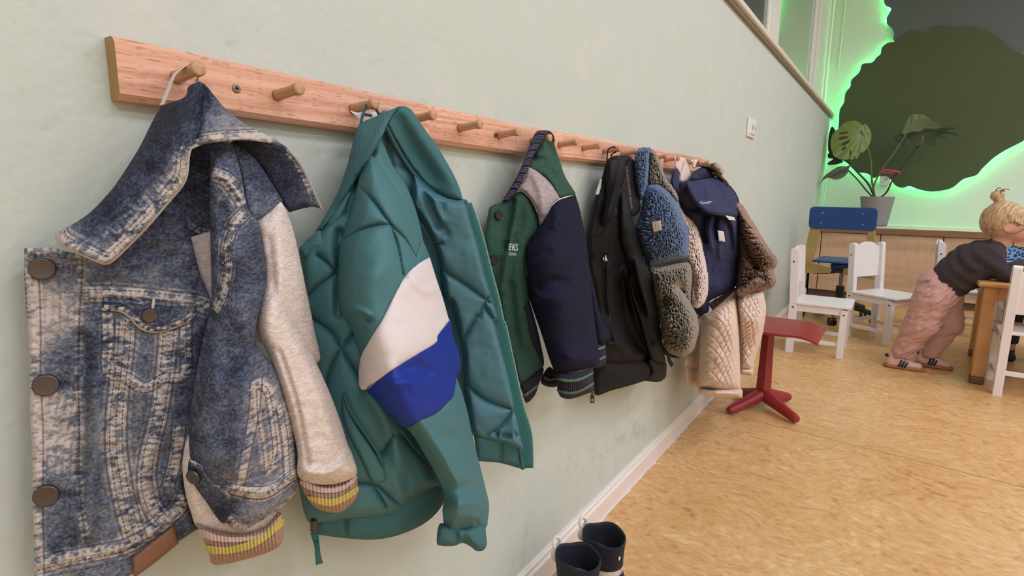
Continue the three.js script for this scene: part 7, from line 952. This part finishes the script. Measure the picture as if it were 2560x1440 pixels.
  const axis = chest.clone().sub(pelvis).normalize(), jF = (x, y, z) => { let d = blend(0.035, cap(L(470, 680), L(560, 610), 0.078, 0.080, 1.15), cap(L(560, 610), chest, 0.080, 0.084, 1.2), cap(chest, L(775, 480), 0.082, 0.056, 1.25), cap(L(545, 700), L(640, 640), 0.05, 0.055, 1.3))(x, y, z); d = smin(d, cap(L(560, 740, ZN), L(700, 600, ZN), 0.016, 0.045)(x, y, z), 0.03); d = smin(d, cap(shN, elN, 0.045, 0.036)(x, y, z), 0.03); d = smin(d, cap(elN, haN.clone().lerp(elN, 0.12), 0.036, 0.024)(x, y, z), 0.015); d = smin(d, cap(shF, elF, 0.044, 0.036)(x, y, z), 0.03); d = smin(d, cap(elF, haF.clone().lerp(elF, 0.15), 0.036, 0.024)(x, y, z), 0.015); const cut = -((x - L(352, 650).x) * axis.x + (y - L(352, 650).y) * axis.y) - 0.01 * Math.sin(z * 40), nk = (x - L(800, 425).x) * 0.72 + (y - L(800, 425).y) * 0.69; return Math.max(d + fold3(x, y, z), cut * 0.9, y > chest.y ? Math.min(nk, 0.05) - (z > ZN - 0.02 || z < ZF + 0.02 ? 1 : 0) : -1); };
  mesh('jumper', nets(jF, ...bounds([L(350, 640), L(570, 800), neckB, shN, shF, elN, haN, elF, haF], 0.10), 0.0075), knitMat, T, 'dark brown knitted jumper');
  // trousers: loose satin with cross folds
  const satin = phys({ color: 0xc79a8e, roughness: 0.42, sheen: 0.6, sheenRoughness: 0.35, sheenColor: new THREE.Color(0.6, 0.45, 0.42), bumpMap: fabricNoise, bumpScale: 0.0015 }), pf = (x, y, z) => { const u = x * 0.75 + y * 0.66, v = y * 0.75 - x * 0.66, n = fbm(u * 16 + 1.5 * fbm(x * 20, y * 20, 3, 2), v * 42 + z * 14, 9, 2), m = fbm(u * 30 + z * 10, v * 70, 12, 2); return 0.016 * (Math.abs(2 * n - 1) - 0.3) + 0.007 * (Math.abs(2 * m - 1) - 0.3); };
  const tF = (x, y, z) => { const hemN = L(175, 1165, ZN).y; let d = blend(0.04, cap(L(400, 690), L(470, 740), 0.072, 0.070, 1.2)); let v = d(x, y, z); v = smin(v, cap(L(385, 790, ZN), L(310, 960, ZN), 0.078, 0.066)(x, y, z), 0.04); v = smin(v, cap(L(310, 960, ZN), L(195, 1130, ZN), 0.066, 0.046)(x, y, z), 0.03); v = smin(v, cap(L(470, 780, ZF), L(490, 950, ZF), 0.070, 0.058)(x, y, z), 0.03); v = smin(v, cap(L(490, 950, ZF), L(375, 1130, ZF), 0.058, 0.044)(x, y, z), 0.03); return Math.max(v + pf(x, y, z), hemN - y); };
  mesh('trousers', nets(tF, ...bounds([hipN, kneeN, ankN, hipF, kneeF, ankF, pelvis], 0.12), 0.006), satin, T, 'loose pink satin trousers');
  piper(T, L);
  function piper(T, L) {
    const shoeP = std({ color: 0xd3aaa0, roughness: 0.6 }), gum = std({ color: 0x9a6a44, roughness: 0.6 }), stripe = std({ color: 0x1d1a2a, roughness: 0.7 });
    for (const [hx, tx, y0, z, y1, lift] of [[100, 318, 1222, ZN + 0.004, 1236, 0], [295, 497, 1190, ZF, 1252, 0]]) {
      const heel = L(hx + 20, y0, z), toe = L(tx - 25, y1, z); heel.y = 0.018 + (hx > 200 ? 0.010 : 0); toe.y = 0.018; const dir = toe.clone().sub(heel).normalize(), at = (a, b, c = 0) => heel.clone().addScaledVector(dir, a).add(V(0, b, c)), len = heel.distanceTo(toe);
      const up = blend(0.012, cap(at(0, 0.006), at(len, 0.004), 0.022, 0.018, 1.1), cap(at(0.002, 0.01), at(0.006, 0.046), 0.024, 0.022), cap(at(0.03, 0.03), at(len * 0.55, 0.012), 0.024, 0.02)), s = mesh('shoe', nets((x, y, z2) => Math.max(up(x, y, z2), 0.012 - y), ...bounds([heel, toe], 0.075), 0.005), shoeP, T, 'pink trainer with dark stripes and a gum sole');
      mesh('shoe_sole', nets((x, y, z2) => Math.max(cap(at(-0.004, -0.006), at(len + 0.006, -0.008), 0.030, 0.026, 1.0)(x, y, z2), y - 0.015, 0.001 - y), ...bounds([heel, toe], 0.06), 0.005), gum, s, 'gum rubber sole');
      for (let k = 0; k < 3; k++) { const a = at(len * (0.38 + k * 0.11), 0.028 - 0.004 * k, 0.0245), b = at(len * (0.30 + k * 0.11), -0.002, 0.0285); mesh('side_stripe', tube([a, a.clone().lerp(b, 0.5).add(V(0, 0, 0.001)), b], 0.0042, 6), stripe, s); }
      mesh('heel_tab', tube([at(-0.020, 0.040, 0.012), at(-0.026, 0.040, 0), at(-0.020, 0.040, -0.012)], 0.006, 6), stripe, s);
    }
  }
}
// the child on the far side of the table, mostly hidden
{
  const T = thing('person', 'seated child in a sky blue open knit cardigan across the table', 'person', [0, 0, 0]), B = V(1.22, 0.283, -4.10), P = (x, y, z) => B.clone().add(V(x, y, z));
  const shL = P(-0.10, 0.26, 0.05), shR = P(0.10, 0.26, 0.05), elL = P(-0.15, 0.20, 0.14), elR = P(0.16, 0.19, 0.14), haL = P(-0.06, 0.205, 0.24), haR = P(0.07, 0.205, 0.24), hc = P(0.0, 0.40, 0.09), hand1 = hand(haL, V(0.6, 0, 1), V(0, 1, 0), 1, 0.7), hand2 = hand(haR, V(-0.6, 0, 1), V(0, 1, 0), -1, 0.7);
  const bf = blend(0.02, cap(P(0, 0.06, 0), P(0, 0.2, 0.03), 0.062, 0.064), cap(shL, shR, 0.03, 0.03), cap(P(0, 0.27, 0.04), P(0, 0.34, 0.07), 0.03, 0.028), cap(shL, elL, 0.026, 0.022), cap(elL, haL, 0.022, 0.014), cap(shR, elR, 0.026, 0.022), cap(elR, haR, 0.022, 0.014), cap(P(-0.045, 0.05, 0.02), P(-0.06, 0.05, 0.17), 0.042, 0.034), cap(P(-0.06, 0.05, 0.17), P(-0.06, -0.22, 0.18), 0.034, 0.024), cap(P(0.045, 0.05, 0.02), P(0.06, 0.05, 0.17), 0.042, 0.034), cap(P(0.06, 0.05, 0.17), P(0.06, -0.22, 0.18), 0.034, 0.024));
  const hf = (x, y, z) => { let d = blend(0.015, ell(hc, 0.068, 0.076, 0.078), ell(hc.clone().add(V(0, -0.03, 0.03)), 0.05, 0.048, 0.048), ell(hc.clone().add(V(0, -0.02, 0.078)), 0.010, 0.010, 0.012))(x, y, z); for (const s of [-1, 1]) { d = smin(d, ell(hc.clone().add(V(s * 0.068, -0.01, 0)), 0.008, 0.018, 0.014)(x, y, z), 0.004); d = Math.max(d, -ell(hc.clone().add(V(s * 0.027, 0.004, 0.078)), 0.011, 0.009, 0.010)(x, y, z)); } return Math.max(d, -ell(hc.clone().add(V(0, -0.048, 0.078)), 0.018, 0.004, 0.008)(x, y, z)); };
  mesh('body', [nets(bf, ...bounds([shL, shR, elL, elR, haL, haR, P(-0.06, -0.23, 0.18), P(0, 0.36, 0)], 0.08), 0.011), nets(hf, ...bounds([hc], 0.11), 0.005), ...[hand1, hand2].map((h) => nets(h.f, ...bounds(h.pts, 0.012), 0.0035))], skinMat, T, 'fair skin');
  for (const s of [1, -1]) { const e = new THREE.SphereGeometry(0.0085, 12, 8); e.translate(hc.x + s * 0.027, hc.y + 0.004, hc.z + 0.070); mesh('eye', e, std({ color: 0x2a2a34, roughness: 0.2 }), T); }
  mesh('hair', nets((x, y, z) => Math.max(ell(hc.clone().add(V(0, 0.008, -0.008)), 0.076, 0.083, 0.083)(x, y, z), (z - hc.z - 0.045) - (y - hc.y) * 0.3, hc.y - 0.045 - y), ...bounds([hc], 0.11), 0.006), hairMat, T, 'fair hair');
  const openKnit = (() => { const t = dataTex(256, 256, (u, v) => { const w = worley(u * 10, v * 10, 3); const h = w[0] < 0.3; return h ? [24, 38, 74] : [96 + 60 * w[0], 150 + 40 * w[0], 214 + 20 * w[0]]; }, true, 1 / 0.16), b = dataTex(256, 256, (u, v) => clamp(worley(u * 10, v * 10, 3)[0] * 1.4), false, 1 / 0.16); return std({ map: t, bumpMap: b, bumpScale: 0.008, roughness: 0.85 }); })();
  const cf = blend(0.03, cap(P(0, 0.03, 0), P(0, 0.22, 0.03), 0.088, 0.082, 1), cap(shL, shR, 0.044, 0.044), cap(shL, elL, 0.042, 0.036), cap(elL, haL.clone().lerp(elL, 0.2), 0.036, 0.026), cap(shR, elR, 0.042, 0.036), cap(elR, haR.clone().lerp(elR, 0.2), 0.036, 0.026));
  mesh('cardigan', nets((x, y, z) => Math.max(cf(x, y, z) + 0.008 * (fbm(x * 30, (y + z) * 30, 6, 2) - 0.5), -cap(P(0, 0.30, 0.05), P(0, 0.36, 0.07), 0.034, 0.036)(x, y, z)), ...bounds([shL, shR, elL, elR, haL, haR, P(0, -0.03, 0)], 0.10), 0.009), openKnit, T, 'sky blue cardigan knitted with open holes');
  const tf = blend(0.03, cap(P(-0.045, 0.055, -0.01), P(0.045, 0.055, -0.01), 0.055, 0.055), cap(P(-0.045, 0.055, 0.02), P(-0.06, 0.05, 0.17), 0.050, 0.042), cap(P(-0.06, 0.05, 0.17), P(-0.06, -0.20, 0.18), 0.042, 0.032), cap(P(0.045, 0.055, 0.02), P(0.06, 0.05, 0.17), 0.050, 0.042), cap(P(0.06, 0.05, 0.17), P(0.06, -0.20, 0.18), 0.042, 0.032));
  mesh('trousers', nets((x, y, z) => Math.max(tf(x, y, z), B.y - 0.20 - y, B.y + 0.003 - y + (z > B.z + 0.12 ? -1 : 0)), ...bounds([P(-0.1, -0.22, 0), P(0.1, 0.1, 0.2)], 0.06), 0.009), std({ color: 0x2b2f3a, roughness: 0.9 }), T, 'dark trousers');
  for (const s of [-1, 1]) { const a = P(s * 0.06, -0.262, 0.16), b = P(s * 0.06, -0.264, 0.25); mesh('shoe', nets((x, y, z) => Math.max(blend(0.01, cap(a, b, 0.026, 0.022), cap(a.clone().add(V(0, 0.01, 0)), a.clone().add(V(0, 0.05, 0.005)), 0.026, 0.024))(x, y, z), 0.001 - y), ...bounds([a, b], 0.08), 0.006), std({ color: 0x14151a, roughness: 0.6 }), T, 'dark shoe'); }
}
// every thing stands at its own base
for (const o of [...scene.children]) if (o.isGroup && o.userData.category && o.position.lengthSq() === 0) {
  o.updateMatrixWorld(true); const b = new THREE.Box3().setFromObject(o), p = V((b.min.x + b.max.x) / 2, b.min.y, (b.min.z + b.max.z) / 2); o.position.copy(p); for (const c of o.children) c.position.sub(p);
}
shadows(scene);
renderer.render(scene, camera);
